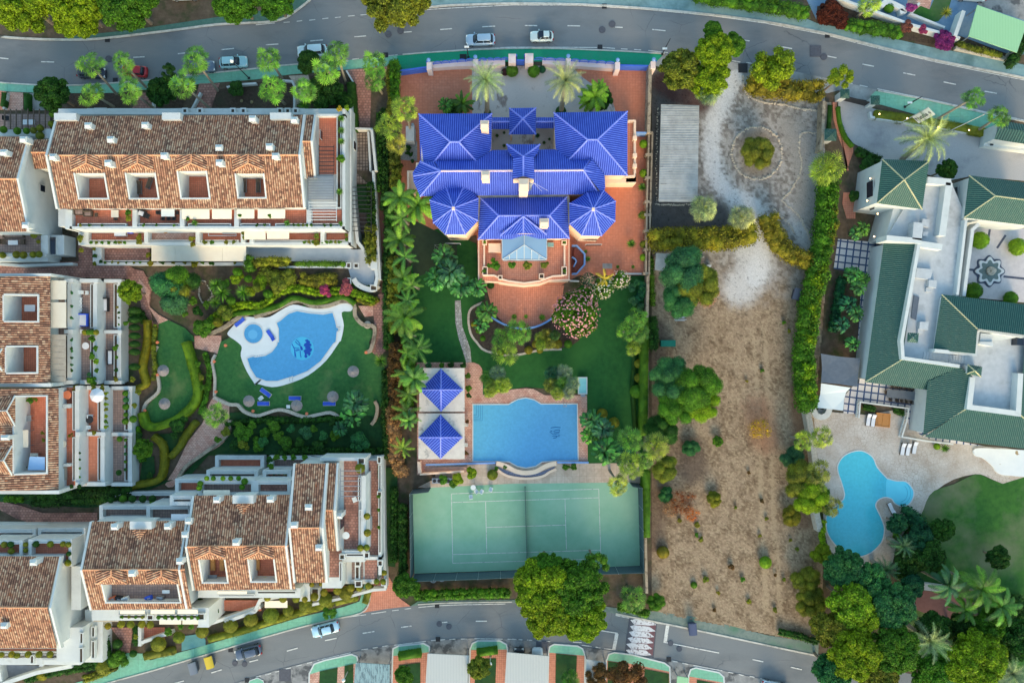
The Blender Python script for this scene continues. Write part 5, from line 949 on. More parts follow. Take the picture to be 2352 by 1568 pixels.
for x,y in((985,140),(1092,133),(1305,131),(1418,140),(1501,139)):m=MB();a=W(x,y,2.6);m.lathe([(.05,0),(.28,.15),(.33,.35),(.25,.55),(.05,.68)],a,12);m.build('finial',G['lightblue'],fw,True)
for i,(a,l) in enumerate(((P('917,163 984,154'),'left blue sliding gate of the villa street wall'),(P('1416,150 1500,152'),'right blue sliding gate of the villa street wall'),(P('1186,139 1205,139'),'small blue pedestrian gate between the middle piers'))):
 gt=thing('gate',l,'gate',W(*a[0],0));m=MB();m.bar(a,.12,.05,1.9,zpix=1.9);m.build('panel',G['bluepaint'],gt);m=MB();m.bar(a,.2,1.9,2.0,zpix=1.9);m.build('top_rail',G['bluepaint'],gt)
 for q in a:m=MB();p=W(*q,0);m.wbox(p[0]-.12,p[1]-.12,p[0]+.12,p[1]+.12,0,2.1);m.build('post',G['bluepaint'],gt)
wl=thing('boundary_wall','rough stone boundary wall between villa drive and gravel plot','wall',W(1493,220,0));m=MB();m.bar(P('1494,150 1490,305'),.5,0,2.3,zpix=2.3);m.build('wall',G['stonewall'],wl)
wl=thing('boundary_wall','long stone wall with soil troughs beside the villa terrace','wall',W(1487,450,0));m=MB();m.bar(P('1491,305 1486,470 1484,630'),.25,0,1.6,zpix=1.6);m.bar(P('1499,305 1494,470 1491,630'),.25,0,1.6,zpix=1.6);
for y in(305,355,408,463,493,530,573,628):m.box(1486-(y-305)*.02-2,y-3,1500-(y-305)*.02,y+3,0,1.62)
m.build('wall',G['stonewall'],wl);m=MB();m.bar(P('1495,305 1490,470 1488,630'),.4,0,1.4,zpix=1.6);m.build('trough_soil',G['mulch'],wl)
T1('boundary_wall',MB().bar(P('1489,632 1487,720 1486,1068'),.4,0,2.0,zpix=2),G['stonewall'],'grey stone boundary wall between villa lawn hedge and dirt plot','wall')
T1('boundary_wall',MB().bar(P('1483,1235 1484,1290 1486,1362'),.4,0,2.0,zpix=2),G['stonewall'],'grey stone wall between tennis court corner and dirt plot','wall')
T1('side_gate',MB().bar(P('1461,304 1490,305'),.2,0,1.9,zpix=1.9),G['lightblue'],'blue gate panel across the narrow east drive of the villa','gate')
T1('terrace_edge',MB().bar(P('1413,629 1482,629'),.25,0,.3,zpix=0).bar(P('1308,645 1330,646'),.25,0,.3,zpix=0),G['white'],'low white edging along the lower side of the villa terrace','edging')
# ---------- sheds and carports ----------
def shed(name,label,cat,pts,z,mat,pole=True,th=.15):
 s=thing(name,label,cat,W(sum(p[0] for p in pts)/4,sum(p[1] for p in pts)/4,0));m=MB();m.prism(pts,z-th,z);m.build('roof',G[mat],s)
 if pole:
  for x,y in shrink(pts,.92):m=MB();a=W(x,y,z);m.wbox(a[0]-.07,a[1]-.07,a[0]+.07,a[1]+.07,0,z-th);m.build('post',G['metal'],s)
 return s
s=shed('carport','long grey corrugated shelter roof on the gravel plot','shelter',P('1518.5,240 1606,242.5 1602,463.5 1513,463'),3.4,'corr')
m=MB();q=[W(x,y,3.4) for x,y in P('1518.5,240 1606,242.5 1602,463.5 1513,463')];
for i in range(1,40):f=i/40;a=[q[0][k]*(1-f)+q[3][k]*f for k in(0,1)];b=[q[1][k]*(1-f)+q[2][k]*f for k in(0,1)];m.wbox(a[0],a[1]-.03,b[0],a[1]+.03,3.38,3.46)
m.build('roof_rib',G['corr'],s)
shed('carport','mint green corrugated carport roof in the top right corner','carport',P('2245,12 2360,52 2336,121 2225,83'),3.0,'corrg')
shed('carport','weathered teal corrugated carport roof at the bottom edge','carport',P('817,1521 895,1526 894,1590 811,1590'),2.6,'corrb')
shed('carport','white corrugated carport roof left of the middle bottom garden','carport',P('982,1500 1077,1505 1073,1590 976,1590'),2.6,'corrw')
shed('carport','white corrugated carport roof with a car nose beneath it','carport',P('1164,1497 1262,1506 1255,1590 1158,1590'),2.6,'corrw')
shed('carport','dirty ribbed carport roof half hidden by brown foliage','carport',P('1347,1513 1393,1522 1389,1590 1341,1590'),2.6,'corrw')
shed('carport','slim dusty carport roof between the last two bottom gardens','carport',P('1556,1552 1582,1556 1580,1600 1552,1600'),2.4,'corrg')
shed('shack','weathered plank shack roof under the big plot tree','shack',P('1507,581 1562,584 1556,625 1504,620'),2.0,'corr')
# ---------- green roofed villa ----------
GV=bld('villa','sprawling white villa with weathered dark green tiled roofs','villa',2200,650)
e=6.6
F=[]
tw=[(2026.5,366,7.8),(2134,370,7.8),(2118,481,7.8),(2014,467,7.8)];ap=(2077,413,10.2)
for i in range(4):F.append([tw[i-1],tw[i],ap])
F+=[[(2226,403,6.8),(2380,423,6.8),(2380,462,9),(2286,450,9)],[(2226,403,6.8),(2286,450,9),(2214,500,6.8)],[(2214,500,6.8),(2286,450,9),(2380,462,9),(2380,520,6.8)],
[(2030,556,4.6),(2110,557,6.4),(2072,825,6.4),(1986.5,877,4.6)],[(2072,825,6.4),(2204,842,6.4),(2131.5,876,5.2),(2130,895,4.6),(1986.5,877,4.6)],[(2204,842,6.4),(2231.5,863,6.4),(2223,936,6.4),(2119,1000,4.6),(2130,876,5.2)],[(2223,936,6.4),(2342,951,6.4),(2380,985,4.6),(2380,1035,4.6),(2119,1000,4.6)],
[(2342,951,6.4),(2355,780,6.4),(2390,780,5),(2390,990,4.6)],
[(2163,676,6.6),(2380,702,6.6),(2380,773,8.2),(2245,755,8.2)],[(2163,676,6.6),(2245,755,8.2),(2240,812,8.2),(2144,803,6.6)]]
st_=[(2223,837,7.3),(2256,842,7.3),(2253,865,7.3),(2221,858,7.3)]
for i in range(4):F.append([st_[i-1],st_[i],(2239,851,8.2)])
st2=[(2085,764,6.9),(2110,765,6.9),(2108,787,6.9),(2083,785,6.9)]
for i in range(4):F.append([st2[i-1],st2[i],(2097,775,7.6)])
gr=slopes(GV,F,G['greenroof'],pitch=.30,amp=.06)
m=MB()
for a in tw:ridge(m,a,ap,.1)
for a,b in(((2226,403,6.8),(2286,450,9)),((2286,450,9),(2380,462,9)),((2286,450,9),(2214,500,6.8)),((2163,676,6.6),(2245,755,8.2)),((2072,825,6.4),(1986.5,877,4.6)),((2223,936,6.4),(2119,1000,4.6)),((2342,951,6.4),(2380,985,4.6)),((2221,858,7.3),(2239,851,8.2)),((2223,837,7.3),(2239,851,8.2)),((2253,865,7.3),(2239,851,8.2))):ridge(m,a,b,.1)
m.build('ridge_cap',G['greenridge'],gr)
part('flat_roof',GV,'whiteroof',lambda m:(m.prism(P('2032,552 2112,420 2184,413 2190,430 2222,505 2206,620 2198,700 2180,705 2160,700 2150,800 2245,815 2245,755 2390,770 2390,950 2342,951 2223,936 2232,863 2204,842 2072,825 2112,560'),5.2,5.6)))
part('wall',GV,'white',lambda m:(m.prism(shrink(tw and[(a,b) for a,b,c in tw],.95),0,7.6),m.prism(P('2034,545 2052,480 2120,420 2182,418 2220,505 2200,690 2140,800 2075,824 2110,560'),0,5.2),m.prism(P('2034,560 2105,562 2068,822 1993,870'),0,4.5),m.prism(P('2218,500 2228,408 2390,430 2390,515'),0,6.6),m.prism(P('2150,802 2166,682 2390,705 2390,768'),0,6.4),m.prism(P('1998,872 2075,824 2204,845 2228,865 2222,936 2345,953 2390,960 2390,1026 2125,994 2135,890'),0,4.4),m.prism(P('2225,839 2254,844 2251,863 2223,857'),5,7.1)))
part('parapet',GV,'white',lambda m:(m.bar(t(3,1,'1465,85 1680,105'),1.0,5.2,6.9),m.bar(t(3,1,'1665,110 1600,595'),1.0,5.2,6.9),m.bar(t(3,1,'1090,615 1410,645'),.8,4,7.0),m.bar(t(3,1,'1400,670 1600,700'),.9,5.2,6.8),m.bar(t(3,1,'1390,660 1230,1560')+t(3,2,'1240,150 1760,225'),.5,4,6.9),m.bar(t(3,1,'1820,450 1740,1140'),.4,4,6.5),m.bar(t(3,1,'1940,485 1880,540 1800,1150'),.5,4,6.0),m.bar(t(3,1,'1930,1450 2350,1515'),.6,5,7.4),m.bar(t(3,1,'1930,1455 1915,1568')+t(3,2,'1910,0 1905,115 1530,80'),.5,5,7.2),m.bar(t(3,2,'1880,325 1850,600 2300,660 2320,290'),.8,4.6,6.9)))
part('roof_box',GV,'whiteroof',lambda m:(m.prism(t(3,1,'1340,470 1430,480 1410,640 1325,625'),5.5,7.0),m.prism(t(3,1,'1420,440 1485,450 1480,520 1415,510'),5.5,6.3),m.prism(t(3,1,'1425,560 1470,560 1468,600 1422,598'),5.5,6.2),m.prism(t(3,1,'1370,890 1515,905 1490,1000 1350,980'),5.5,6.2),m.prism(t(3,1,'1478,1000 1550,1005 1545,1075 1475,1065'),5.5,6.3),m.prism(t(3,1,'1455,1070 1510,1072 1505,1112 1452,1108'),5.5,6.0),m.prism(t(3,1,'1395,1385 1475,1385 1470,1460 1390,1452'),5.5,6.3),m.prism(t(3,1,'1378,1450 1425,1450 1420,1492 1375,1490'),5.5,6.0)))
part('solar_panel',GV,'sail',lambda m:m.prism(t(3,1,'1340,1140 1390,1160 1360,1370 1315,1350'),5.5,5.75));part('skylight',GV,'glass',lambda m:(m.prism(t(3,1,'2290,1525 2350,1535 2350,1600 2285,1600'),5.5,6.8),));part('roof_box',GV,'white',lambda m:(m.prism(t(3,1,'1955,1490 2070,1500 2060,1568 1945,1568'),5.5,7),m.prism(t(3,2,'1940,0 2065,0 2065,45 1940,20'),5.5,7.2)))
part('roof_stair',GV,'whiteroof',lambda m:[m.prism(t(3,2,f'{1435+i*28},90 {1460+i*28},93 {1445+i*28},165 {1420+i*28},162'),5.5,5.7+.05*i) for i in range(4)]+[m.prism(t(3,2,f'{1670+i*28},120 {1695+i*28},123 {1685+i*28},200 {1660+i*28},197'),5.5,5.7+.05*i) for i in range(6)])
window(GV,1999,435,5,2.4,1.8,'W');window(GV,2192,443,3.5,1.5,1.8,'W')
window(GV,2004,470,4,1.6,1.4,'W')
# side walls, pillars of the drive
def pillar(x,y,l,hh=2.3,ww=1.0):
 p=thing('gate_pillar',l,'pillar',W(x,y,0));a=W(x,y,hh+.5);m=MB();m.wbox(a[0]-ww/2,a[1]-ww/2,a[0]+ww/2,a[1]+ww/2,0,hh);m.build('shaft',G['white'],p);m=MB();z=hh;h_=ww*.72
 c=[(a[0]-h_,a[1]-h_,z),(a[0]+h_,a[1]-h_,z),(a[0]+h_,a[1]+h_,z),(a[0]-h_,a[1]+h_,z)]
 for k in range(4):corr(m,[c[k-1],c[k],(a[0],a[1],z+.6)],.22,.05,raw=True)
 m.build('cap',G['greenroof'],p)
pillar(1944,213,'left gate pillar with green tiled cap at the right villa drive');pillar(2014,228,'right gate pillar with green tiled cap at the right villa drive');pillar(1911,308,'larger green capped pillar by the orange brick path',2.6,1.3)
gt=thing('gate','long dark sliding gate with white stripe between green capped pillars','gate',W(1970,222,0));m=MB();m.bar(P('1946,222 2010,238'),.1,.1,1.7,zpix=1.7);m.build('panel',G['dark'],gt);m=MB();m.bar(P('1946,224 2010,240'),.2,.02,.1,zpix=0);m.build('rail',G['metal'],gt)
T1('hedge_wall',MB().bar(P('1997,258 1999,270 2110,287 2270,312'),.35,0,.8,zpix=.5),G['white'],'low white wall in front of the strip hedge by the flags','wall')
T1('boundary_wall',MB().bar(P('1893,232 1890,320 1886,345'),.45,0,1.9,zpix=1.9).bar(P('1903,235 1896,310'),.9,0,.6,zpix=.6),G['stonewall'],'dark stone wall closing the gravel plot at its right side','wall')
gh=bld('gatehouse','small gatehouse with green tiled roof cut by the right edge','gatehouse',2320,315);slopes(gh,[[(2294,278,4.0),(2380,290,4.0),(2380,305,4.8),(2294,293,4.8)],[(2294,293,4.8),(2380,305,4.8),(2380,335,3.9),(2283,320,3.9)]],G['greenroof'],pitch=.42,amp=.08);part('wall',gh,'white',lambda m:(m.prism(P('2290,285 2380,298 2380,330 2288,318'),0,3.8),m.prism(P('2262,322 2390,340 2390,352 2260,335'),0,1.2)))
for x in(2279,2338):part('window',gh,'glass',lambda m:m.box(x-3,328,x+3,334,1.2,1.4))
# courtyard with star fountain
sheet('courtyard',P('2218,515 2400,530 2400,700 2200,680'),mk('pale_courtyard',C(186,180,182),C(204,198,198),1.5,rough=.6),z=.25)
fx,fy=W(2272,623,.3)[:2]
def star(r,n=8,k=.16):return[(fx+r*(1+k*math.cos(n*a))*math.cos(a),fy+r*(1+k*math.cos(n*a))*math.sin(a)) for a in np.linspace(0,2*math.pi,64,endpoint=False)]
for a in('2268,560 2278,500','2305,635 2400,645','2240,620 2205,618','2255,660 2240,700','2290,570 2310,540'):m=MB();m.bar(P(a),.35,.24,.262,zpix=.26);o=m.build('dark_band',mk('dark_inlay',C(66,74,92),C(86,92,108),2));o['kind']='structure'
fo=thing('fountain','star shaped fountain with pale basin in the green villa courtyard','fountain',(fx,fy,.25));m=MB();m.wprism(star(2.35,8,.1),.25,.30);m.build('dark_surround',mk('dark_inlay',C(70,78,96),C(88,94,110),2),fo);m=MB();m.wprism(star(2.0),.25,.5);m.build('basin',mk('pale_marble',C(204,204,204),C(216,216,214),1,rough=.5),fo);m=MB();m.wprism(star(1.55),.3,.53);m.build('water',mk('fountain_water',C(96,112,110),C(116,130,126),2,rough=.1),fo)
m=MB();m.lathe([(.65,.5),(.7,.8),(.6,.85),(.2,.8),(.12,1.3),(.4,1.45),(.35,1.5),(.1,1.4)],(fx,fy,0),16);m.build('bowl',G['stone'],fo,True)
# shade sails, walls, balusters of pool terrace
ss=thing('shade_sail','dark grey shade sail stretched over the terrace beside the clipped tall hedge','shade sail',W(1930,850,0));part('sail',ss,'sail',lambda m:m.add([W(*p) for p in((1886,812,2.9),(1930,819,2.7),(1976,823,2.9),(1972,855,2.7),(1969,888,2.9),(1928,882,2.7),(1886,878,2.9),(1888,845,2.7))],[tuple(range(8))]));part('post',ss,'metal',lambda m:[m.wbox(W(x,y,2.9)[0]-.05,W(x,y,2.9)[1]-.05,W(x,y,2.9)[0]+.05,W(x,y,2.9)[1]+.05,0,2.9) for x,y in((1886,813),(1975,824),(1968,887),(1887,877))])
ss=thing('shade_sail','white shade sail stretched below the dark grey one','shade sail',W(1910,910,0));part('sail',ss,'sailw',lambda m:m.add([W(*p) for p in((1886,880,2.8),(1954,890,2.8),(1944,900,2.6),(1939,915,2.5),(1937,943,2.6),(1915,940,2.4),(1876,936,2.7),(1884,905,2.5))],[tuple(range(8))]));part('post',ss,'metal',lambda m:[m.wbox(W(x,y,2.7)[0]-.05,W(x,y,2.7)[1]-.05,W(x,y,2.7)[0]+.05,W(x,y,2.7)[1]+.05,0,2.6) for x,y in((1887,881),(1952,890),(1937,942),(1878,936))])
bw=thing('terrace_balustrade','white balustrade around the lower banded terrace by the sunbeds','balustrade',W(2050,930,0));balus(bw,P('1973,960 1976,923 2088,938 2083,966 2072,1003 2130,1013 2190,1020'),.05,1.0,mat='white')
T1('curved_bench_wall',MB().bar(smooth(P('1868,938 1874,952 1886,958 1900,952 1906,938'),4,False),.9,0,.8,zpix=.8),G['white'],'curved white ring wall below the white shade sail','wall')
T1('boundary_wall',MB().bar(P('1855,940 1864,990 1874,1070 1872,1160 1885,1220'),.9,0,1.6,zpix=1.6),G['stone'],'pale stone wall between the dirt plot and turquoise pool deck','wall')
T1('rock_garden',MB().prism(smooth(P('2240,1030 2290,1030 2400,1042 2400,1092 2320,1092 2292,1086 2278,1068 2258,1052 2240,1046'),3),0,.35),mk('white_sand',C(206,212,214),C(218,222,222),.5,C(150,130,96),.45,(.62,.66)),'pale blue white raised rock garden under the green roof','rock garden')
pt=thing('sunken_patio','dark red patio with pale corner walls among the lower palms','patio',W(2170,1400,0));part('floor',pt,mk('dark_red_floor',C(104,76,80),C(118,88,92),2),lambda m:m.prism(P('2100,1353 2180,1363 2215,1372 2245,1388 2247,1410 2236,1430 2214,1447 2170,1425 2105,1400'),0,.24));part('wall',pt,'whiteroof',lambda m:m.bar(P('2190,1356 2093,1342 2090,1380 2098,1398'),1.1,0,.9,zpix=.9))
# top right front garden walls
T1('garden_wall',MB().bar(t(3,0,'640,0 1000,130 1300,240 1700,350 1745,365'),.4,0,1.5,zpix=1),G['white'],'long white wall behind the flowering bushes at top right','wall')
T1('garden_wall',MB().bar(t(3,0,'1390,30 1310,130 1620,255'),.35,0,.9,zpix=.8).bar(t(3,0,'1800,100 1720,330'),.6,0,1.8,zpix=1.8),G['white'],'white walls around the small lawn at top right','wall')
T1('garden_wall',MB().bar(t(3,0,'1720,440 2200,545 2215,490'),.5,0,.7,zpix=.5),G['stone'],'pale low wall in front of the mint carport','wall')
T1('patio_planter',MB().bar(smooth(t(3,0,'1040,60 1100,20 1250,90 1210,110'),3,False),.8,0,1.1,zpix=1),G['white'],'curved white planter wall by the top right driveway','planter')
T1('garden_wall',MB().bar(t(1,0,'910,1180 1070,1185'),.3,0,1.4,zpix=1.4).bar(t(1,0,'1060,1190 1100,1568'),.4,0,2.0,zpix=2).bar(t(1,1,'1075,0 1100,420 1115,640 1135,1000'),.4,0,2.0,zpix=2).bar(t(1,0,'1030,1210 1050,1568'),.3,0,1.4,zpix=1.4),G['white'],'long white wall between apartments and dark hedge path','wall')
T1('garden_wall',MB().bar(t(1,0,'830,650 895,760 905,900 915,1170'),.25,0,.9,zpix=.8),G['white'],'low white kerb wall curving along the brick entry path','wall')
T1('garden_wall',MB().bar(t(1,0,'350,1000 350,790 330,745 240,738'),.3,0,.8,zpix=.8).bar(t(0,0,'2080,800 2200,775 2350,765'),.3,0,.8,zpix=.8),G['white'],'low white wall round the dark bed by the street palms','wall')
for a,l in(('1400,850 1405,1000','middle'),('1840,850 1760,1000','right'),('60,850 30,1000','left')):T1('garden_wall',MB().bar(t(0,0,a),.3,0,.7,zpix=.7),G['white'],f'short white wall beside the {l} entry path of the long block','wall')
sw=thing('retaining_wall','wavy stone retaining wall below the blue loungers','wall',W(640,950,0));m=MB();m.bar(smooth(t(0,2,'1960,510 2100,575 2180,580 2240,640 2350,680')+t(1,2,'80,660 200,625 300,640 440,690 560,670 680,650 760,690'),3,False),.5,0,.7,zpix=.6);m.build('wall',G['stone'],sw)
T1('retaining_wall',MB().bar(smooth(t(0,2,'1440,40 1410,110 1415,220 1450,340 1450,460 1340,560 1310,640'),3,False),.45,0,.5,zpix=.5),G['stone'],'curved stone edging left of the umbrella lawn','wall')
T1('retaining_wall',MB().bar(smooth(t(0,2,'1975,120 1945,190 1970,330 1965,500'),3,False),.4,0,.5,zpix=.5),G['stone'],'stone edging between the bright curved hedge and pool lawn','wall')
T1('retaining_wall',MB().bar(smooth(t(0,1,'1920,1500 2050,1440 2200,1340 2350,1290')+t(1,1,'0,1335 130,1290 280,1220 400,1190 520,1245 660,1240 800,1195 900,1230 910,1330 980,1410 1090,1440')+t(1,2,'1060,60 1020,95'),3,False),.6,0,.6,zpix=.5),G['stonewall'],'sandy stone wall curving above the kidney shaped pool','wall')
T1('retaining_wall',MB().bar(smooth(t(0,2,'2110,720 2090,850 1960,960 1850,1040 1700,1150 1640,1250'),3,False),.5,0,.8,zpix=.6),G['stonewall'],'dark stone edge of the wide pink steps path','wall')
T1('retaining_wall',MB().bar(smooth(t(1,2,'1090,545 1115,600 1100,700 1060,760'),3,False),.5,0,.8,zpix=.6),G['stonewall'],'curved stone wall beside the dark stairs, right of the banana','wall')
fe=thing('court_fence','dark mesh fence around the green tennis court','fence',W(1207,1207,0))
for a in('948,1127 950,1315','952,1318 1100,1313 1300,1304 1470,1299','1470,1298 1466,1112','1466,1111 1445,1107','948,1124 990,1119'):
 part('mesh_panel',fe,'mesh',lambda m:m.bar(P(a),.06,0.02,3.4,zpix=0))
 q=P(a)
 for i in range(len(q)-1):
  n=max(1,int(math.hypot(q[i+1][0]-q[i][0],q[i+1][1]-q[i][1])/45))
  for k in range(n):f=k/n;p=W(q[i][0]*(1-f)+q[i+1][0]*f,q[i][1]*(1-f)+q[i+1][1]*f,0);m=MB();m.tube([(p[0],p[1],0),(p[0],p[1],3.5)],.05,6);m.build('post',G['metal'],fe)
  # ================= VEGETATION =================
def ico(sub=2):
 t_=(1+5**.5)/2;v=[(-1,t_,0),(1,t_,0),(-1,-t_,0),(1,-t_,0),(0,-1,t_),(0,1,t_),(0,-1,-t_),(0,1,-t_),(t_,0,-1),(t_,0,1),(-t_,0,-1),(-t_,0,1)]
 v=[np.array(p)/np.linalg.norm(p) for p in v];f=[(0,11,5),(0,5,1),(0,1,7),(0,7,10),(0,10,11),(1,5,9),(5,11,4),(11,10,2),(10,7,6),(7,1,8),(3,9,4),(3,4,2),(3,2,6),(3,6,8),(3,8,9),(4,9,5),(2,4,11),(6,2,10),(8,6,7),(9,8,1)]
 for _ in range(sub):
  c={};nf=[]
  def mid(a,b):
   k=(min(a,b),max(a,b))
   if k not in c:m=v[a]+v[b];v.append(m/np.linalg.norm(m));c[k]=len(v)-1
   return c[k]
  for a,b,d in f:x,y,z=mid(a,b),mid(b,d),mid(d,a);nf+=[(a,x,z),(b,y,x),(d,z,y),(x,y,z)]
  f=nf
 return np.array(v),np.array(f)
ICO1=ico(1);ICO2=ico(2)
def leafquads(p,nrm,ln,wd):
 n=len(p);nrm=nrm/np.linalg.norm(nrm,axis=1)[:,None];a=nr.normal(size=(n,3));t1=np.cross(nrm,a);t1/=np.linalg.norm(t1,axis=1)[:,None]+1e-9;t2=np.cross(nrm,t1)
 ln=np.broadcast_to(ln,(n,))[:,None]*(.7+.6*nr.random((n,1)));wd=np.broadcast_to(wd,(n,))[:,None]*(.7+.6*nr.random((n,1)))
 V=np.stack([p-t1*ln,p+t2*wd-nrm*ln*.15,p+t1*ln,p-t2*wd-nrm*ln*.15],1).reshape(-1,3);F=np.arange(4*n).reshape(n,4);return V,F
def cloud(name,lobes,n,size,mat='leaf',core=.84,zmin=-.35,rough=.7,asp=.55,shell=.12):
 L=np.array(lobes,float);pr=(L[:,3]*L[:,4]);pr/=pr.sum();pts=[];nn=[]
 need=n
 while need>0:
  k=nr.choice(len(L),size=int(need*1.8)+50,p=pr);d=nr.normal(size=(len(k),3));d/=np.linalg.norm(d,axis=1)[:,None];ok=d[:,2]>zmin;d=d[ok];k=k[ok]
  rr=1-shell+shell*1.3*nr.random((len(k),1));p=L[k,:3]+d*L[k,3:]*rr
  ins=np.zeros(len(p),bool)
  for j in range(len(L)):q=(p-L[j,:3])/L[j,3:];ins|=((q**2).sum(1)<.72)&(k!=j)
  p=p[~ins];d=(d/L[k,3:])[~ins];d/=np.linalg.norm(d,axis=1)[:,None];pts.append(p[:need]);nn.append(d[:need]);need-=len(p)
 p=np.concatenate(pts);d=np.concatenate(nn)+rough*nr.normal(size=(sum(map(len,pts)),3))*.5+np.array((0,0,.25))
 V,F=leafquads(p,d,size*.5,size*.5*asp)
 # inner mass, in triangles padded to quads
 cv=[];cf=[];o=len(V)
 for l in L:
  v=ICO1[0]*l[3:]*core;v=v*(1+.08*nr.normal(size=(len(v),1)))+l[:3];f=ICO1[1]+o;o+=len(v);cv.append(v);cf.append(f)
 V=np.concatenate([V]+cv);T=np.concatenate(cf)
 me=bpy.data.meshes.new(name);nv=len(V);me.vertices.add(nv);me.vertices.foreach_set('co',V.astype('f').ravel());nl=F.size+T.size;me.loops.add(nl);me.loops.foreach_set('vertex_index',np.concatenate([F.ravel(),T.ravel()]).astype('i'))
 me.polygons.add(len(F)+len(T));me.polygons.foreach_set('loop_start',np.concatenate([np.arange(0,F.size,4),F.size+np.arange(0,T.size,3)]).astype('i'));me.polygons.foreach_set('loop_total',np.concatenate([np.full(len(F),4),np.full(len(T),3)]).astype('i'))
 me.materials.append(G[mat]);me.update(calc_edges=True);return me
def broad(seed,nl,r0=.62,lr=(.22,.36),flat=.75,spread=.72):
 r=random.Random(seed);L=[(0,0,0,r0,r0,r0*flat)]
 for i in range(nl):
  a=r.uniform(0,6.283);el=r.uniform(-.1,1.2);q=spread*r.uniform(.75,1.0);k=r.uniform(*lr);L.append((q*math.cos(a)*math.cos(el),q*math.sin(a)*math.cos(el),q*flat*math.sin(el),k,k,k*.85))
 return L
PM={}
PM['big']=[cloud('crown_mesh',broad(s,120,.64,(.08,.18),.75,.82),22000,.075,zmin=-.2,rough=1.9,shell=.3,core=.7) for s in(1,2)]# radius about 6-9 m
PM['mid']=[cloud('crown_mesh',broad(s,64,.6,(.11,.24),.75,.8),8000,.115,zmin=-.2,rough=1.9,shell=.32,core=.7) for s in(3,4,5)]# 2.5-5 m
PM['fine']=[cloud('crown_mesh',broad(s,22,.6,(.25,.38)),7500,.075,zmin=-.2,asp=.3,rough=1.3,shell=.22) for s in(6,7)]
PM['loose']=[cloud('crown_mesh',broad(s,16,.3,(.2,.34),.7,.8),3600,.11,zmin=-.4,core=.6,shell=.4) for s in(8,9)]
PM['small']=[cloud('shrub_mesh',broad(s,9,.6,(.3,.45)),900,.2,zmin=-.1) for s in(10,11,12)]
PM['ball']=[cloud('shrub_mesh',[(0,0,0,.95,.95,.9)],900,.16,'clip',core=.94,shell=.08,rough=.8)]
PM['conif']=[cloud('crown_mesh',[(0,0,-.3,.75,.75,.6),(0,0,.3,.6,.6,.7),(.2,.1,.0,.6,.6,.6),(-.2,-.2,.1,.55,.55,.7),(0,0,.9,.3,.3,.5)],2600,.13,asp=.3,rough=1.2,shell=.2)]
PM['spray']=[cloud('crown_mesh',broad(s,14,.35,(.2,.32),.7,.75),1500,.1,zmin=-.5,core=.3,shell=.6,asp=.25,rough=1.6) for s in(13,)]
def fanpalm(seed,spiky=False):
 r=random.Random(seed);V=[];F=[];U=[]
 lay=[(3,1.15,.24,.26),(6,.7,.46,.36),(9,.2,.62,.4),(4,-.3,.5,.36)] if not spiky else[(7,1.2,.34,.3),(12,.8,.5,.34),(15,.35,.6,.36),(12,-.1,.56,.36)]
 for n_,el0,pl0,R0 in lay:
  a0=r.random()*6
  for i in range(n_):
   a=a0+i*6.283/n_+r.uniform(-.22,.22);el=el0+r.uniform(-.15,.15);pl=pl0*r.uniform(.85,1.12);R_=R0*r.uniform(.85,1.15);rv=r.random()
   d=np.array((math.cos(a)*math.cos(el),math.sin(a)*math.cos(el),math.sin(el)));s=np.array((-math.sin(a),math.cos(a),0));c=d*pl;o=len(V);w=.016
   V+=[s*w,-s*w,c-s*w,c+s*w];F.append((o,o+1,o+2,o+3));U+=[(.7,.9)]*4
   tilt=el*.5-.35+r.uniform(-.3,.25);rl=r.uniform(-.6,.6);dd=np.array((math.cos(a)*math.cos(tilt),math.sin(a)*math.cos(tilt),math.sin(tilt)));uu=np.cross(dd,s);uu=uu if uu[2]>0 else-uu;s2=s*math.cos(rl)+uu*math.sin(rl);uu=np.cross(dd,s2);uu=uu if uu[2]>0 else-uu
   n=11
   for j in range(n):
    b=(j/(n-1)-.5)*3.7;q=dd*math.cos(b)+s2*math.sin(b);t2=-dd*math.sin(b)+s2*math.cos(b);L=R_*r.uniform(.88,1.1)*(1-.1*abs(b)/1.8);hw=R_*.6*.135*(1.05 if not spiky else.7);o=len(V)
    dz=np.array((0,0,1))*(L*(.10+.12*r.random()));md=c+q*L*.62+uu*.02*(1 if j%2 else-1)
    V+=[c,md-t2*hw-dz*.2,md+t2*hw-dz*.2+uu*.03,c+q*L-dz+t2*hw*.25,c+q*L-dz-t2*hw*.25]
    F.append((o,o+1,o+2,o));F.append((o+1,o+4,o+3,o+2));U+=[(0,rv)]*4+[(.3,rv),(1,rv),(1,rv),(.3,rv)]
    # close the inner fingers without degenerate faces
 F2=[];
 for f in F:
  if f[0]==f[3]:V.append(np.array(V[f[0]])+.002);F2.append((f[0],f[1],f[2],len(V)-1))
  else:F2.append(f)
 return V,F2,U
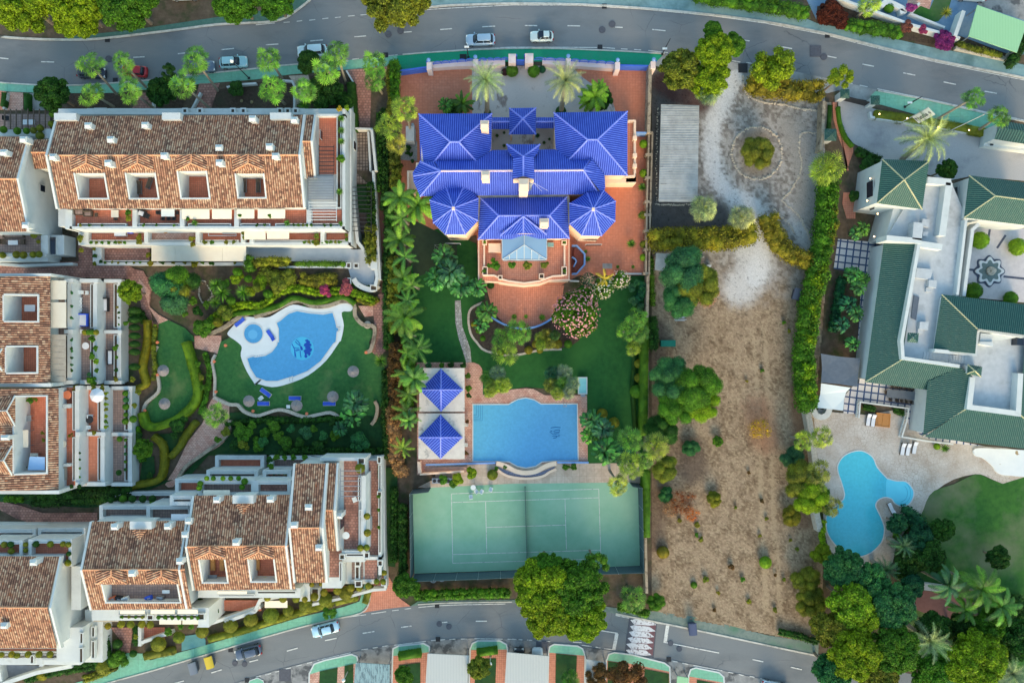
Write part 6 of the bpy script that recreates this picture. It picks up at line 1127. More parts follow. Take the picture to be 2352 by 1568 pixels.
def frond(V,F,U,a,el,ln,curve,lw,npair,rng_,wid=.035,vee=.35):
 rv=rng_.random();s=np.array((-math.sin(a),math.cos(a),0));p=np.zeros(3);e=el;seg=8;pts=[]
 for k in range(seg+1):
  pts.append(p.copy());d=np.array((math.cos(a)*math.cos(e),math.sin(a)*math.cos(e),math.sin(e)));p=p+d*ln/seg;e-=curve/seg
 pts=np.array(pts)
 for k in range(seg):
  o=len(V);w=.012*ln*(1-k/seg*.7);V+=[pts[k]+s*w,pts[k]-s*w,pts[k+1]-s*w,pts[k+1]+s*w];F.append((o,o+1,o+2,o+3));U+=[(.8,rv)]*4
 for i in range(npair):
  f=(i+.6)/npair;x=f*seg;k=min(int(x),seg-1);q=pts[k]+(pts[k+1]-pts[k])*(x-k);d=pts[k+1]-pts[k];d/=np.linalg.norm(d);up=np.cross(d,s);up=up if up[2]>0 else-up
  l=lw*math.sin(math.pi*min(1,(f*.86+.12)))**.6*rng_.uniform(.85,1.1)
  for sg in(-1,1):
   dr=s*sg*.85+d*.55+up*vee*rng_.uniform(.3,1.2);dr/=np.linalg.norm(dr);tip=q+dr*l-np.array((0,0,l*.25));o=len(V);wv=d*wid*ln*.5
   V+=[q-wv,q+wv,tip+wv*.3,tip-wv*.3];F.append((o,o+1,o+2,o+3));U+=[(.0,rv),(.0,rv),(.75,rv),(.75,rv)]
def featherpalm(seed,nf,ln,curve,lw,npair,e0=1.3,e1=-.3,wid=.035,vee=.35):
 r=random.Random(seed);V=[];F=[];U=[]
 for i in range(nf):
  f=i/(nf-1);frond(V,F,U,i*2.399+r.uniform(-.2,.2),e0+(e1-e0)*f,ln*(.85+.3*r.random()),curve*(.8+.5*r.random()),lw,npair,r,wid,vee)
 return V,F,U
def paddle(seed,n,ll=.40,lw=.075,sp=.85):
 r=random.Random(seed);V=[];F=[];U=[]
 for i in range(n):
  rv=r.random();a=r.uniform(0,6.283);q=sp*r.random()**.6;st=np.array((q*.35*math.cos(a),q*.35*math.sin(a),-.8));a2=a+r.uniform(-.6,.6);el=1.25-1.0*q+r.uniform(-.2,.1)
  d=np.array((math.cos(a2)*math.cos(el),math.sin(a2)*math.cos(el),math.sin(el)));s=np.array((-math.sin(a2),math.cos(a2),0));b=np.array((q*.62*math.cos(a),q*.62*math.sin(a),-.25+.35*r.random()));o=len(V)
  V+=[st+s*.015,st-s*.015,b-s*.012,b+s*.012];F.append((o,o+1,o+2,o+3));U+=[(.5,rv)]*4
  e=el-.5;p=b.copy();L=ll*r.uniform(.8,1.2);W_=lw*r.uniform(.8,1.2);rows=[]
  for k in range(6):
   f=k/5;w_=W_*math.sin(math.pi*min(.98,f*.93+.06))**.7;dd=np.array((math.cos(a2)*math.cos(e),math.sin(a2)*math.cos(e),math.sin(e)));up=np.cross(dd,s);up=up if up[2]>0 else-up
   rows.append((p-s*w_+up*w_*.35,p.copy(),p+s*w_+up*w_*.35));p=p+dd*L/5;e-=.32
  o=len(V)
  for ra in rows:V+=list(ra)
  for k in range(5):
   F.append((o+3*k,o+3*k+1,o+3*k+4,o+3*k+3));F.append((o+3*k+1,o+3*k+2,o+3*k+5,o+3*k+4));U+=[(.55 if k>3 else.15,rv)]*8
 return V,F,U
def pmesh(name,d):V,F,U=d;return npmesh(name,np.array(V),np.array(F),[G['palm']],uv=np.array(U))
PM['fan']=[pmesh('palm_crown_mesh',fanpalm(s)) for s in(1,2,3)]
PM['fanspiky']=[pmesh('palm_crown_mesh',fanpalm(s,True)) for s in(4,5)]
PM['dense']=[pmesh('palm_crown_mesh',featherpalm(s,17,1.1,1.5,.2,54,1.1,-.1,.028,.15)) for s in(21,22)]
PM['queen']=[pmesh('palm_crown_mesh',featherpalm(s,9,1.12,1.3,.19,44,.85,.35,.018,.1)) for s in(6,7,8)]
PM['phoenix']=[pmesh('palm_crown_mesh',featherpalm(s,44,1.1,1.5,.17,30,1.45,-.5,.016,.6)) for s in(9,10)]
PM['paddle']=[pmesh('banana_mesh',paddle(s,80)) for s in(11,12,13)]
def rosette(seed,n=46):
 r=random.Random(seed);V=[];F=[];U=[]
 for i in range(n):
  rv=r.random();a=i*2.399;el=1.3-1.25*i/n;L=r.uniform(.8,1.05);s=np.array((-math.sin(a),math.cos(a),0));e=el;p=np.zeros(3);o=len(V)
  for k in range(4):w_=(.05,.06,.045,.006)[k];V+=[p-s*w_,p+s*w_];p=p+np.array((math.cos(a)*math.cos(e),math.sin(a)*math.cos(e),math.sin(e)))*L/3;e-=.35
  for k in range(3):F.append((o+2*k,o+2*k+1,o+2*k+3,o+2*k+2));U+=[(.3*k,rv)]*4
 return V,F,U
PM['rosette']=[pmesh('rosette_mesh',rosette(s)) for s in(14,15)]
COLS={'yg':(116,144,28),'g':(74,118,34),'dg':(44,84,34),'teal':(54,110,70),'lime':(112,150,36),'clime':(96,132,36),'olive':(108,118,42),'oy':(122,122,40),'fan':(92,140,44),'fany':(126,148,46),'fan2':(84,130,44),'grey':(128,150,116),'queen':(92,134,42),'ban':(62,120,62),'banl':(74,124,50),'dteal':(34,88,66),'phx':(150,162,116),'pink':(176,130,112),'dead':(128,78,54),'dead2':(150,116,92),'bg':(62,108,76),'purple':(128,52,132),'dred':(86,44,36),'mag':(160,60,110),'vi':(150,140,170),'yel':(170,152,48),'brown':(96,72,44),'orange':(190,110,60)}
def col(o,c,j=.08):
 c=COLS[c] if isinstance(c,str) else c;o.color=tuple(max(0,min(1,v*(1+rng.uniform(-j,j)))) for v in C(*c)[:3])+(1,)
def inst(mesh,name,parent,loc,sc,rz,c):
 o=bpy.data.objects.new(name,mesh);COL.objects.link(o);o.location=loc;o.scale=sc;o.rotation_euler=(0,0,rz);col(o,c)
 if parent:o.parent=parent
 return o
PALMS=('fan','fanspiky','queen','phoenix','dense')
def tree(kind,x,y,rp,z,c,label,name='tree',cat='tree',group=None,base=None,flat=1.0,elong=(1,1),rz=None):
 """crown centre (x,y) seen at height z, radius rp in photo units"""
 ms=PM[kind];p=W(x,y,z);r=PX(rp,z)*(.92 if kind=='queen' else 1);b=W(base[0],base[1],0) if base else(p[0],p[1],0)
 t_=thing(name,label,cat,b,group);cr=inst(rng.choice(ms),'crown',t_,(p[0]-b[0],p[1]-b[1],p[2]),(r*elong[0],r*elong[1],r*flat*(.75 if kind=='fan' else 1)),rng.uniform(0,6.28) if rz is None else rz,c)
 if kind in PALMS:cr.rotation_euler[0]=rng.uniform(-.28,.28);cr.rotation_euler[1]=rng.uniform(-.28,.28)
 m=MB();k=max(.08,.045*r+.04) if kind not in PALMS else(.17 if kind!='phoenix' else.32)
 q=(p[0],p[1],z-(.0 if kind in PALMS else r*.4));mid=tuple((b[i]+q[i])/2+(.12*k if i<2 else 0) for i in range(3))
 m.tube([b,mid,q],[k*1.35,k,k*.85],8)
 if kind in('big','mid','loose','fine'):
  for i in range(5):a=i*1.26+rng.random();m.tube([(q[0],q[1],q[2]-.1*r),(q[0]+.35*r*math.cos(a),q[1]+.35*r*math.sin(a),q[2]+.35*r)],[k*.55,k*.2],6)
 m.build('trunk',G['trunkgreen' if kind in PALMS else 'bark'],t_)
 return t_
def shrub(kind,x,y,rp,z,c,label,name='shrub',cat='shrub',group=None,flat=.9,zb=None,elong=(1,1)):
 z=ZM(x,y,z);p=W(x,y,z);r=PX(rp,z);
 o=inst(rng.choice(PM[kind]),name,None,p,(r*elong[0],r*elong[1],r*flat),rng.uniform(0,6.28) if elong==(1,1) else 0,c);return tag(o,label,cat,group)
def hedge(pts,wp,h,c,label,name='hedge',leaf=.2,dens=46,mat='leaf',rough=.75,cat='hedge',z0=0,clipd=False,smo=True,group=None):
 q=[W(x,y,h*.8) for x,y in(smooth(pts,5,False) if smo and len(pts)>2 else pts)];q=np.array(q)[:,:2];wd=PX(wp,h*.8)
 seg=np.linalg.norm(q[1:]-q[:-1],axis=1);cum=np.concatenate([[0],np.cumsum(seg)]);Lg=cum[-1];per=wd+2*(h-z0);n=int(Lg*per*dens*(.2/leaf)**1.0*.55)+60;n=min(n,34000)
 s=nr.random(n)*Lg;ki=np.clip(np.searchsorted(cum,s)-1,0,len(seg)-1);f=(s-cum[ki])/seg[ki];d=(q[1:]-q[:-1])/seg[:,None];c0=q[ki]+(q[ki+1]-q[ki])*f[:,None];dd=d[ki];nn=np.stack([-dd[:,1],dd[:,0]],1)
 th=nr.random(n);side=np.where(th<.25,-1,np.where(th>.75,1,0));sup=np.clip((th-.25)/.5,0,1)*2-1
 ang=sup*1.35;rnd_=1 if not clipd else.45;la0=np.where(side==0,np.sin(ang),side*1.0)*wd/2
 nz=vnoise(s*10,np.sign(side+.5)*7+la0*9+s*0,.12,5)-.5;nz2=vnoise(s*10,la0*9+50,.05,6)-.5
 off=(nz*rough*1.6+nz2*rough*1.8)*(1 if not clipd else.25)
 la=np.where(side==0,np.sin(ang)*wd/2*1.0,side*wd/2)+np.where(side!=0,side*off,np.sin(ang)*off);z=np.where(side==0,h-(1-np.cos(ang))*(.35*wd*rnd_ if not clipd else.12)+off,z0+.05+(h*.85-z0)*nr.random(n));z=np.clip(z,z0,None)
 end=np.minimum(s,Lg-s);la=la*np.clip(.55+end/(wd*.5+.01),0,1) if not clipd else la;z=z*np.clip(.75+end/(wd*1.2+.01),0,1) if not clipd else z
 p=np.concatenate([c0+nn*la[:,None],z[:,None]],1);nrm=np.concatenate([nn*np.where(side==0,np.sin(ang),side)[:,None],np.where(side==0,np.cos(ang),.15)[:,None]],1)+.5*nr.normal(size=(n,3))*(1 if not clipd else.6)
 V,F=leafquads(p,nrm,leaf*.55,leaf*.34)
 m=MB();m.wbar([tuple(a) for a in q],wd*(.66 if not clipd else.84),z0,h*.74 if not clipd else h-.08)
 o=len(V);V=np.concatenate([V,np.array(m.v)]);F2=np.array(m.f)+o;F=np.concatenate([F,F2]);
 cx,cy=q.mean(0);V=V-np.array((cx,cy,z0));me=npmesh(name,V,F,[G[mat]]);o=bpy.data.objects.new(name,me);COL.objects.link(o);o.location=(cx,cy,z0);col(o,c);return tag(o,label,cat,group)
def lobehedge(pts,wp,h,c,label,leaf=.3):
 q=np.array([W(x,y,h*.8)[:2] for x,y in(smooth(pts,5,False) if len(pts)>2 else pts)]);wd=PX(wp,h*.8);seg=np.linalg.norm(q[1:]-q[:-1],axis=1);cum=np.concatenate([[0],np.cumsum(seg)]);Lg=cum[-1];st=max(wd*.22,.35);n=max(3,int(Lg/st));n=min(n,110);L=[]
 c0=q.mean(0);r=rng
 for i in range(n):
  s=Lg*(i+.5)/n;k=min(max(int(np.searchsorted(cum,s))-1,0),len(seg)-1);d_=(q[k+1]-q[k])/seg[k];p=q[k]+d_*(s-cum[k]);nn=np.array((-d_[1],d_[0]))
  for sd in((-1,1) if wd>1.1 else(0,)):
   rr=wd*r.uniform(.22,.36) if sd else wd*r.uniform(.42,.6);o=sd*(wd*.5-rr)*r.uniform(.5,1.15);zz=h*r.uniform(.5,.72);L.append((p[0]+nn[0]*o-c0[0],p[1]+nn[1]*o-c0[1],zz,rr*1.1,rr*1.1,max(.25,min(h-zz+.1*r.random(),rr*1.2)+.15*h)))
 m_=int(min(30000,max(300,Lg*(wd+h)*26)));me=cloud('hedge',L,m_,leaf*1.25,core=.74,zmin=-.5,rough=1.7,shell=.3);o=bpy.data.objects.new('hedge',me);COL.objects.link(o);o.location=(c0[0],c0[1],0);col(o,c);return tag(o,label,'hedge')
 # ---- fan palms of the upper street row ----
g='fan palms between the upper street and long block'
for x,y,r,bx,by,l in((209,150,34,268,217,'parked navy car'),(283,148,30,335,200,'red parked car'),(449,140,36,501,209,'half hidden grey parked car'),(210,215,34,262,246,'dark tree, lower row'),(298,208,33,355,250,'red car, lower row'),(420,195,36,483,250,'left brick path to the long block'),(618,137,32,648,180,'pale blue van, upper one'),(623,206,35,655,240,'dark bed with white kerb'),(700,208,31,722,236,'narrow beige path'),(750,160,35,785,200,'dark bushes, left of the pair'),(773,122,36,795,192,'dark bushes, right taller one'),(861,146,31,875,180,'brick entry path, upper one'),(861,186,30,878,215,'brick entry path, lower one')):
 tree('fan',x,y,r,9.2 if x<800 else 6,'fan',f'tall green fan palm over the {l}','fan_palm','palm',g,(bx,by),flat=1)
for x,y,r,z,b,c,l,k in((930,252,33,7.5,(946,310),'fany','yellow green fan palm leaning over the white shed','fan'),(890,292,34,7,(905,330),'fany','broad fan palm in the hedge left of the blue roof','fan'),(910,328,28,6,(920,350),'oy','yellowish fan palm lowest of three beside the white shed','fan'),
(1628,212,36,6,(1640,235),'grey','spiky grey green fan palm under the yellow green plot tree','fanspiky'),(1616,478,38,5,(1625,500),'phx','pale spiky fan palm at the lower corner of the grey shelter','fanspiky'),(1703,500,34,5,(1700,520),'phx','pale spiky fan palm beside the white gravel track','fanspiky'),
(2234,226,29,9,(2150,275),'fan2','fan palm with orange skirt above the green pavement strip','fan'),(2296,267,30,9,(2245,300),'fan2','fan palm at right end of the green pavement strip','fan'),(1996,12,28,6,(1968,40),'fany','bright fan palm with thick trunk in the top right gardens','fan'),(1898,385,46,6,(1905,400),'fany','large yellow fringed fan palm at the right edge of the gravel plot','fanspiky'),
(497,954,30,5,(497,955),'fan','single round fan palm at the top of the pink steps','fan'),(1190,762,33,3.6,None,'fan','fan palm in the round terrace bed, upper one','fan'),(1160,808,34,3.6,None,'fany','yellow green fan palm in the round terrace bed, lowest','fan'),(1150,778,26,3,None,'fan2','fan palm in the round terrace bed, left one','fan'),
(1463,728,27,4,None,'fan2','fan palm in the strip bed beside the lawn, upper one','fan'),(1440,762,26,4,None,'fan','fan palm in the strip bed beside the lawn, left one','fan'),(1468,765,26,4,None,'fan2','fan palm in the strip bed beside the lawn, right one','fan'),(1455,800,20,3,None,'fany','small fan palm lowest in the strip bed beside the lawn','fan'),
(1448,1008,32,8,(1430,990),'fan2','fan palm above the right hedge, upper left of the tennis corner','fan'),(1508,1025,34,8.5,(1480,1010),'fany','fan palm leaning over the dirt plot beside the stone wall','fan'),(1448,1068,34,8.5,(1420,1060),'fany','fan palm directly above the tennis court corner','fan'),(1421,1113,30,8,(1400,1080),'fany','fan palm overhanging the tennis court','fan'),(1483,1055,24,7,None,'fan','fan palm squeezed between hedge and tennis corner palm','fan'),(1453,1372,33,5,None,'fan2','fan palm right of the big yellow green tree by the crossing','fan'),
(1889,1003,31,5,None,'fany','right fan palm of the pair on the turquoise pool wall','fan'),(1844,1012,27,4.5,None,'fany','left fan palm of the pair beside the turquoise pool wall','fan'),(1880,1085,33,5.5,None,'oy','yellowish fan palm left of the turquoise pool','fan'),(1868,1120,30,5,None,'fany','fan palm behind the yellowish one left of the turquoise pool','fan'),(1908,1162,28,4,None,'oy','drooping yellow fan palm at the lower left of the turquoise pool','fan')):
 tree(k,x,y,r,z,c,l,'fan_palm','palm',None,b)
 # palms clumps of the villa garden
for i,(x,y,r,c) in enumerate(((1120,868,22,'fan2'),(1142,858,24,'grey'),(1132,888,24,'fany'),(1155,885,24,'fany'),(1125,900,18,'fany'))):tree('fanspiky',x,y,r,3.2+.4*i,c,'small fan palm in the clump left of the villa pool bay','fan_palm','palm','palm clump left of the pool bay')
for i,(x,y,r,c) in enumerate(((1270,860,24,'dteal'),(1295,858,26,'grey'),(1265,885,22,'olive'),(1293,885,26,'fan2'),(1315,880,20,'grey'),(1305,902,20,'grey'),(1280,905,18,'fany'))):tree('fanspiky',x,y,r,3.2+.3*i,c,'small fan palm in the clump beside the hot tub','fan_palm','palm','palm clump beside the hot tub')
for i,(x,y,r,c) in enumerate(((1255,770,20,'olive'),(1240,775,16,'fany'),(1262,788,17,'oy'),(1242,792,15,'fany'),(1275,770,15,'dg'))):tree('fanspiky',x,y,r,2.2+.2*i,c,'young fan palm in the bed left of the pink oleander','fan_palm','palm','young palms left of the oleander')
# date palms
for x,y,r,z,b,c,l in((1117,186,48,9.5,(1119,262),'phx','pale date palm over the villa forecourt, left one'),(1298,188,48,9.5,(1288,260),'phx','pale date palm over the villa forecourt, right one'),(2126,318,60,8,(2070,368),'phx','large pale date palm leaning over the grey driveway'),(2133,1470,50,6,None,'grey','silvery date palm in the lower right woods'),(2034,1308,30,4,None,'bg','small dark date palm at the foot of the turquoise pool'),(2072,1253,28,4,None,'bg','small grey date palm at the lawn edge by the turquoise pool'),(2322,1546,44,6,None,'grey','silvery date palm cut by the bottom right corner')):
 tree('phoenix',x,y,r,z,c,l,'date_palm','palm',None,b)
 # queen palms of the long row
g='feather palms in the row left of the villa lawn'
for x,y,r,c in((912,455,40,'queen'),(958,470,44,'queen'),(922,500,36,'queen'),(915,552,42,'queen'),(930,590,34,'banl'),(925,640,42,'queen'),(948,655,34,'queen'),(928,690,32,'banl'),(930,728,46,'queen'),(945,770,36,'banl'),(955,800,38,'banl'),(938,812,34,'queen'),(930,855,34,'queen'),(945,870,36,'banl'),(935,905,34,'queen'),(928,945,34,'queen'),(944,965,28,'banl'),(932,1028,30,'lime')):
 tree(rng.choice(('queen','queen','dense')),x+rng.uniform(-8,8),y,r*rng.uniform(.8,1.12),rng.uniform(5,7),c,'bright green feather palm in the row left of the villa lawn','feather_palm','palm',g)
for x,y,r,z,c,l in((1366,222,36,5,'lime','lime green feather palm between forecourt and east drive'),(1350,235,26,4,'lime','lower lime feather palm at the edge of the forecourt'),(1376,205,24,5,'lime','upper lime feather palm at the edge of the forecourt'),(1063,238,26,3,'g','dark feather palm above the left blue roof'),(1388,640,24,3,'yel','small yellow feather palm beside the oleander garden'),(2178,1345,46,7,'teal','feather palm over the sunken patio, left one'),(2255,1352,50,7.5,'g','large feather palm over the sunken patio'),(2300,1392,44,7,'banl','feather palm at the right side of the sunken patio'),(2215,1400,36,6,'g','feather palm hanging over the dark red floor')):
 tree('dense' if x!=1388 else 'queen',x,y,r,z,c,l,'feather_palm','palm')
 # bananas / bird of paradise
for x,y,r,z,c,l in((1020,588,40,4,'ban','bird of paradise clump below the left octagon'),(1035,625,46,4.5,'bg','large bird of paradise clump beside the terracotta balcony'),(1000,640,38,4,'ban','bird of paradise clump at the left lawn edge'),(1060,655,42,4,'ban','bird of paradise clump above the stone path'),(1095,660,32,3.6,'ban','bird of paradise clump left of the round terrace'),(1118,715,34,3.2,'banl','yellow green bird of paradise at the round terrace rim'),(1105,745,26,2.6,'ban','bird of paradise above the stone path bend'),
(1360,965,36,3.6,'ban','bird of paradise right of the villa pool'),(1385,985,36,4,'bg','dark bird of paradise clump below the lawn'),(1392,1035,44,4.6,'ban','tall bird of paradise above the tennis court'),(1355,1000,28,3,'banl','bright bird of paradise at the pool edge corner'),(1425,1045,34,4,'dteal','dark bird of paradise between the tennis corner palms'),
(815,925,40,3.6,'bg','large banana clump at the lower right of the pool lawn'),(808,955,38,3.4,'ban','banana clump beside the curved stone wall'),(780,985,24,2.4,'teal','small banana at the dark lower lawn'),
(1022,240,24,2.6,'banl','banana plant above the left blue roof'),(1982,525,26,3,'banl','banana plant by the white arched wall'),(1968,535,22,2.6,'ban','dark banana plant behind the arched wall'),(1962,630,28,3,'ban','banana plants below the banded terrace, upper'),(1975,660,26,3,'ban','banana plants below the banded terrace, right'),(1950,700,30,3,'dteal','banana plants beside the long green roof, left'),(1968,720,26,3,'ban','banana plants beside the long green roof, middle'),(1935,745,26,3,'dteal','dark banana plants beside the tall clipped hedge'),(1960,790,24,3,'ban','banana plants above the dark grey shade sail'),(1985,640,22,3,'banl','banana plant touching the long green roof')):
 tree('paddle',x,y,r,z,c,l,'banana_plant','plant')
 # broadleaf trees
for k,x,y,r,z,c,l,nm in(('big',60,12,78,6,'yg','dense yellow green tree in the top left corner','tree'),('big',180,18,78,6,'yg','dense green tree second from the top left corner','tree'),('big',295,8,76,6.5,'g','dense dark green tree at the end of the top left trio','tree'),('big',545,0,62,6,'g','tree by the top edge left of the side street','tree'),('mid',632,2,54,5,'g','rounded tree at the side street corner','tree'),
('big',907,0,86,7,'olive','big olive green tree overhanging the street from the top edge','tree'),('mid',122,217,44,5,'dg','dark round tree by the left street palms','tree'),('mid',372,212,38,4,'dg','dark bushy tree between the red car palms','tree'),('loose',388,166,20,5,'dg','small dark tree reaching over the street edge','tree'),('small',545,207,22,2.5,'dg','dark shrub on the bare bed of the long block','shrub'),
('mid',708,143,30,5,'dg','dark tree over the pale blue van','tree'),('mid',745,212,44,4,'dg','dark bush mass under the right street palms','tree'),('mid',790,235,26,3,'dg','dark bush at the brick entry path','tree'),
('big',1640,120,50,7,'yg','yellow green plot tree, main crown by the road','tree'),('mid',1560,165,52,6,'olive','olive green plot tree beside the stone boundary wall','tree'),('mid',1630,185,52,6,'yg','yellow green plot tree, lower crown','tree'),('mid',1682,105,32,6.5,'g','green outer crown of the plot tree nearest the road','tree'),('mid',1635,72,26,7,'g','topmost green crown of the plot tree','tree'),
('loose',1775,155,52,6,'yg','loose yellow green tree at the top of the gravel plot','tree'),('mid',1778,160,34,5,'yg','inner crown of the tree at the top of the gravel plot','tree'),('loose',1930,178,30,6,'yg','thin twiggy tree left of the green capped pillar','tree'),
('fine',1738,352,42,2.6,'olive','bush in the stone ringed circle of the gravel plot','tree'),('fine',1565,625,62,5,'bg','blue green feathery tree below the yellow hedge','tree'),('fine',1600,655,56,5,'olive','olive feathery tree over the dirt plot','tree'),('fine',1560,690,44,5,'teal','lower blue green feathery tree by the stone wall','tree'),('spray',1624,680,34,3,'pink','bare pinkish bush at the edge of the feathery trees','bush'),
('fine',1540,870,56,5.5,'teal','teal feathery tree by the wall, left of pair','tree'),('fine',1595,885,60,6,'g','large green feathery tree at the middle of the plot','tree'),('fine',1610,925,46,5,'yg','yellow green feathery crown, lower middle of the plot','tree'),('fine',1555,930,50,5,'g','green feathery crown beside the villa hedge','tree'),
('fine',1518,985,42,4,'dg','dark bushy tree at the villa wall, below the feathery trees','tree'),('fine',1525,1075,34,4,'olive','olive bush next to the tennis corner palms','tree'),('fine',1586,1027,22,1.8,'teal','small teal bush on the bare dirt plot','bush'),('fine',1648,1013,14,1.3,'g','small round green bush on the dirt plot','bush'),('spray',1745,985,32,2,'yel','yellow dry bush on the dirt plot','bush'),('spray',1568,1150,38,2.5,'dead','brown dead bush on the dirt plot','bush'),('spray',1545,1165,28,1.8,'dead2','grey dead twigs beside the brown dead bush','bush'),('spray',1590,1180,22,1.5,'orange','rusty orange dead bush','bush'),('fine',1528,1135,20,1.4,'teal','dusty teal bush by the tennis court hedge','bush'),('fine',1640,1145,20,1.2,'oy','pale yellow green bush on the dirt plot','bush'),
('big',1250,1345,78,8,'yg','huge yellow green tree over the lower road, left crown','tree'),('big',1325,1350,76,8,'g','huge green tree over the lower road, right crown','tree'),('big',1260,1400,72,8,'yg','huge yellow green tree over the lower road, lower left crown','tree'),('big',1335,1410,66,7.5,'yg','huge yellow green tree over the lower road, lower right crown','tree'),('loose',1368,1300,34,8,'g','thin upper branch of the huge tree over the tennis fence','tree'),('big',1255,1305,46,8,'g','upper green crown of the huge tree over the tennis fence','tree'),
('mid',932,1345,33,3,'g','round dark bush at the lower left tennis corner','tree'),('fine',1506,1381,23,2,'g','round green bush at the plot corner by the crossing','bush'),
('big',1935,1300,52,6,'teal','teal tree at the lower end of the turquoise pool','tree'),('mid',1990,1330,48,6,'teal','blue green tree beside the turquoise pool end','tree'),('mid',2110,1235,36,3,'dteal','dark shrub mass left of the patchy lawn','tree'),('mid',2130,1275,44,3.5,'dg','dark bush below the patchy lawn edge','tree'),('mid',2085,1290,36,3,'dg','dark bush between the two small date palms','tree'),('mid',1950,1385,56,7,'lime','bright yellow green tree in the lower right woods','tree'),('mid',1985,1415,40,7,'yg','yellow green tree right of the brightest woods tree','tree'),('big',2045,1385,64,6.5,'teal','teal green tree in the middle of the lower woods','tree'),('mid',1905,1440,48,6,'olive','olive tree at the lower right road end','tree'),('big',1960,1500,70,7,'yg','yellow green tree by the bottom edge at the road end','tree'),('big',2050,1490,66,7,'g','green tree at the bottom edge of the woods','tree'),('mid',1910,1540,48,6,'teal','teal tree at bottom edge beside the road','tree'),('big',2235,1515,80,7,'yg','big yellow green tree at the bottom right','tree'),('mid',2140,1440,44,5,'dg','dark tree below the sunken patio','tree'),('mid',2210,1445,42,4,'dg','dark round tree under the sunken patio rim','tree'),('mid',2330,1465,54,5,'dg','dark tree at the right edge by the patio','tree'),('mid',2135,1540,50,6,'g','green tree at the bottom edge, middle of the woods','tree'),('mid',2060,1200,26,3,'dteal','dark teal shrub at the spur of the pool deck','tree'),('mid',2165,1215,30,3,'dg','dark shrub reaching into the patchy lawn','tree'),('mid',2090,1345,34,4,'dteal','dark teal tree beside the sunken patio wall','tree'),('mid',2270,1430,44,5,'g','green tree covering the lower patio rim','tree'),('mid',2290,1280,30,3,'dg','dark shrub at the right side of the patchy lawn','tree'),('big',2010,1555,56,6.5,'olive','olive tree cut by the bottom edge of the woods','tree'),
('fine',1839,1100,46,4,'olive','olive bush under the left pool wall palms','tree'),('fine',1862,1140,44,4.5,'yg','yellow green tree under the yellowish fan palm','tree'),('fine',1820,1050,30,2.5,'bg','grey green bush at the dirt plot edge near the pool','bush'),('fine',1815,1185,26,2,'oy','pale bush at the right edge of the dirt plot','bush'),('fine',1850,1330,36,3,'olive','olive bush at the lower right of the dirt plot','bush'),('fine',1885,1270,26,3,'yg','yellow green bush beside the pool deck end','bush'),('fine',1860,1380,40,3,'olive','dry olive bush before the lower woods','bush'),
('mid',302,671,31,4,'lime','bright lime round tree by the brick path corner','tree'),('conif',385,655,46,6,'teal','blue green conifer at the left garden, largest','tree'),('conif',405,635,34,6,'g','narrow green conifer in the left garden, upper','tree'),('conif',410,665,32,5,'olive','olive green conifer in the left garden, middle','tree'),('conif',400,695,38,5,'bg','grey green conifer in the left garden, lower','tree'),('conif',440,645,26,4,'dg','dark conifer right of the left garden group','tree'),
('small',562,994,25,2.2,'g','green shrub on the dark grass below the loungers','shrub'),('small',593,1020,18,1.8,'g','low green shrub near the white terraces','shrub'),('small',628,977,18,1.8,'g','light green shrub on the dark grass','shrub'),('small',658,1014,21,2,'g','round green shrub above the white terraces','shrub'),('small',703,992,18,2,'bg','shrub with pinkish flowers on the dark grass','shrub'),('small',540,1020,18,1.8,'dg','dark shrub near the left of dark grass','shrub'),('small',610,995,15,1.5,'g','small shrub at the middle of dark grass','shrub'),('small',735,1020,18,1.8,'dg','dark shrub above the grey terraces','shrub'),('small',770,1000,15,1.5,'g','small shrub left of the large banana clump','shrub'),('small',828,1015,27,2.4,'teal','green shrub above the white corner block','shrub'),
('mid',2175,390,26,4,'dg','dark tree between the green tower roof and east wing','tree'),('small',1990,375,20,2,'dg','dark shrub left of the green tower','shrub'),('small',1960,452,16,2,'dg','dark shrub below the orange path','shrub'),
('mid',330,1030,26,3,'g','green round bush in the lower left garden','tree'),('small',412,948+25,22,2,'dg','dark shrub inside the curved hedge end','shrub'),('mid',1375,225,34,2.5,'dg','dark bush under the lime feather palms','tree'),('small',1043,245,28,1.5,'dg','dark undergrowth above the left blue roof','shrub'),
('loose',757,1407,18,4,'g','small street tree on the lower green pavement','tree'),('mid',1102,1530,30,3,'olive','round tree in the bottom garden left of middle carport','tree'),('mid',928,1550,24,3,'g','round tree in the second bottom garden','tree'),('loose',1440,1555,46,3,'brown','brownish tree in the bottom right garden','tree'),('loose',1372,1550,30,3,'brown','dry brown tree over the dirty carport roof','tree'),('fanspiky',1310,1560,26,2,'g','spiky agave like palm in the fourth bottom garden','plant')):
 if nm=='shrub' or nm=='bush':shrub(k,x,y,r,z*.5,c,l,nm,nm,flat=.8)
 else:tree(k,x,y,r,z,c,l,nm,nm,flat=.85)
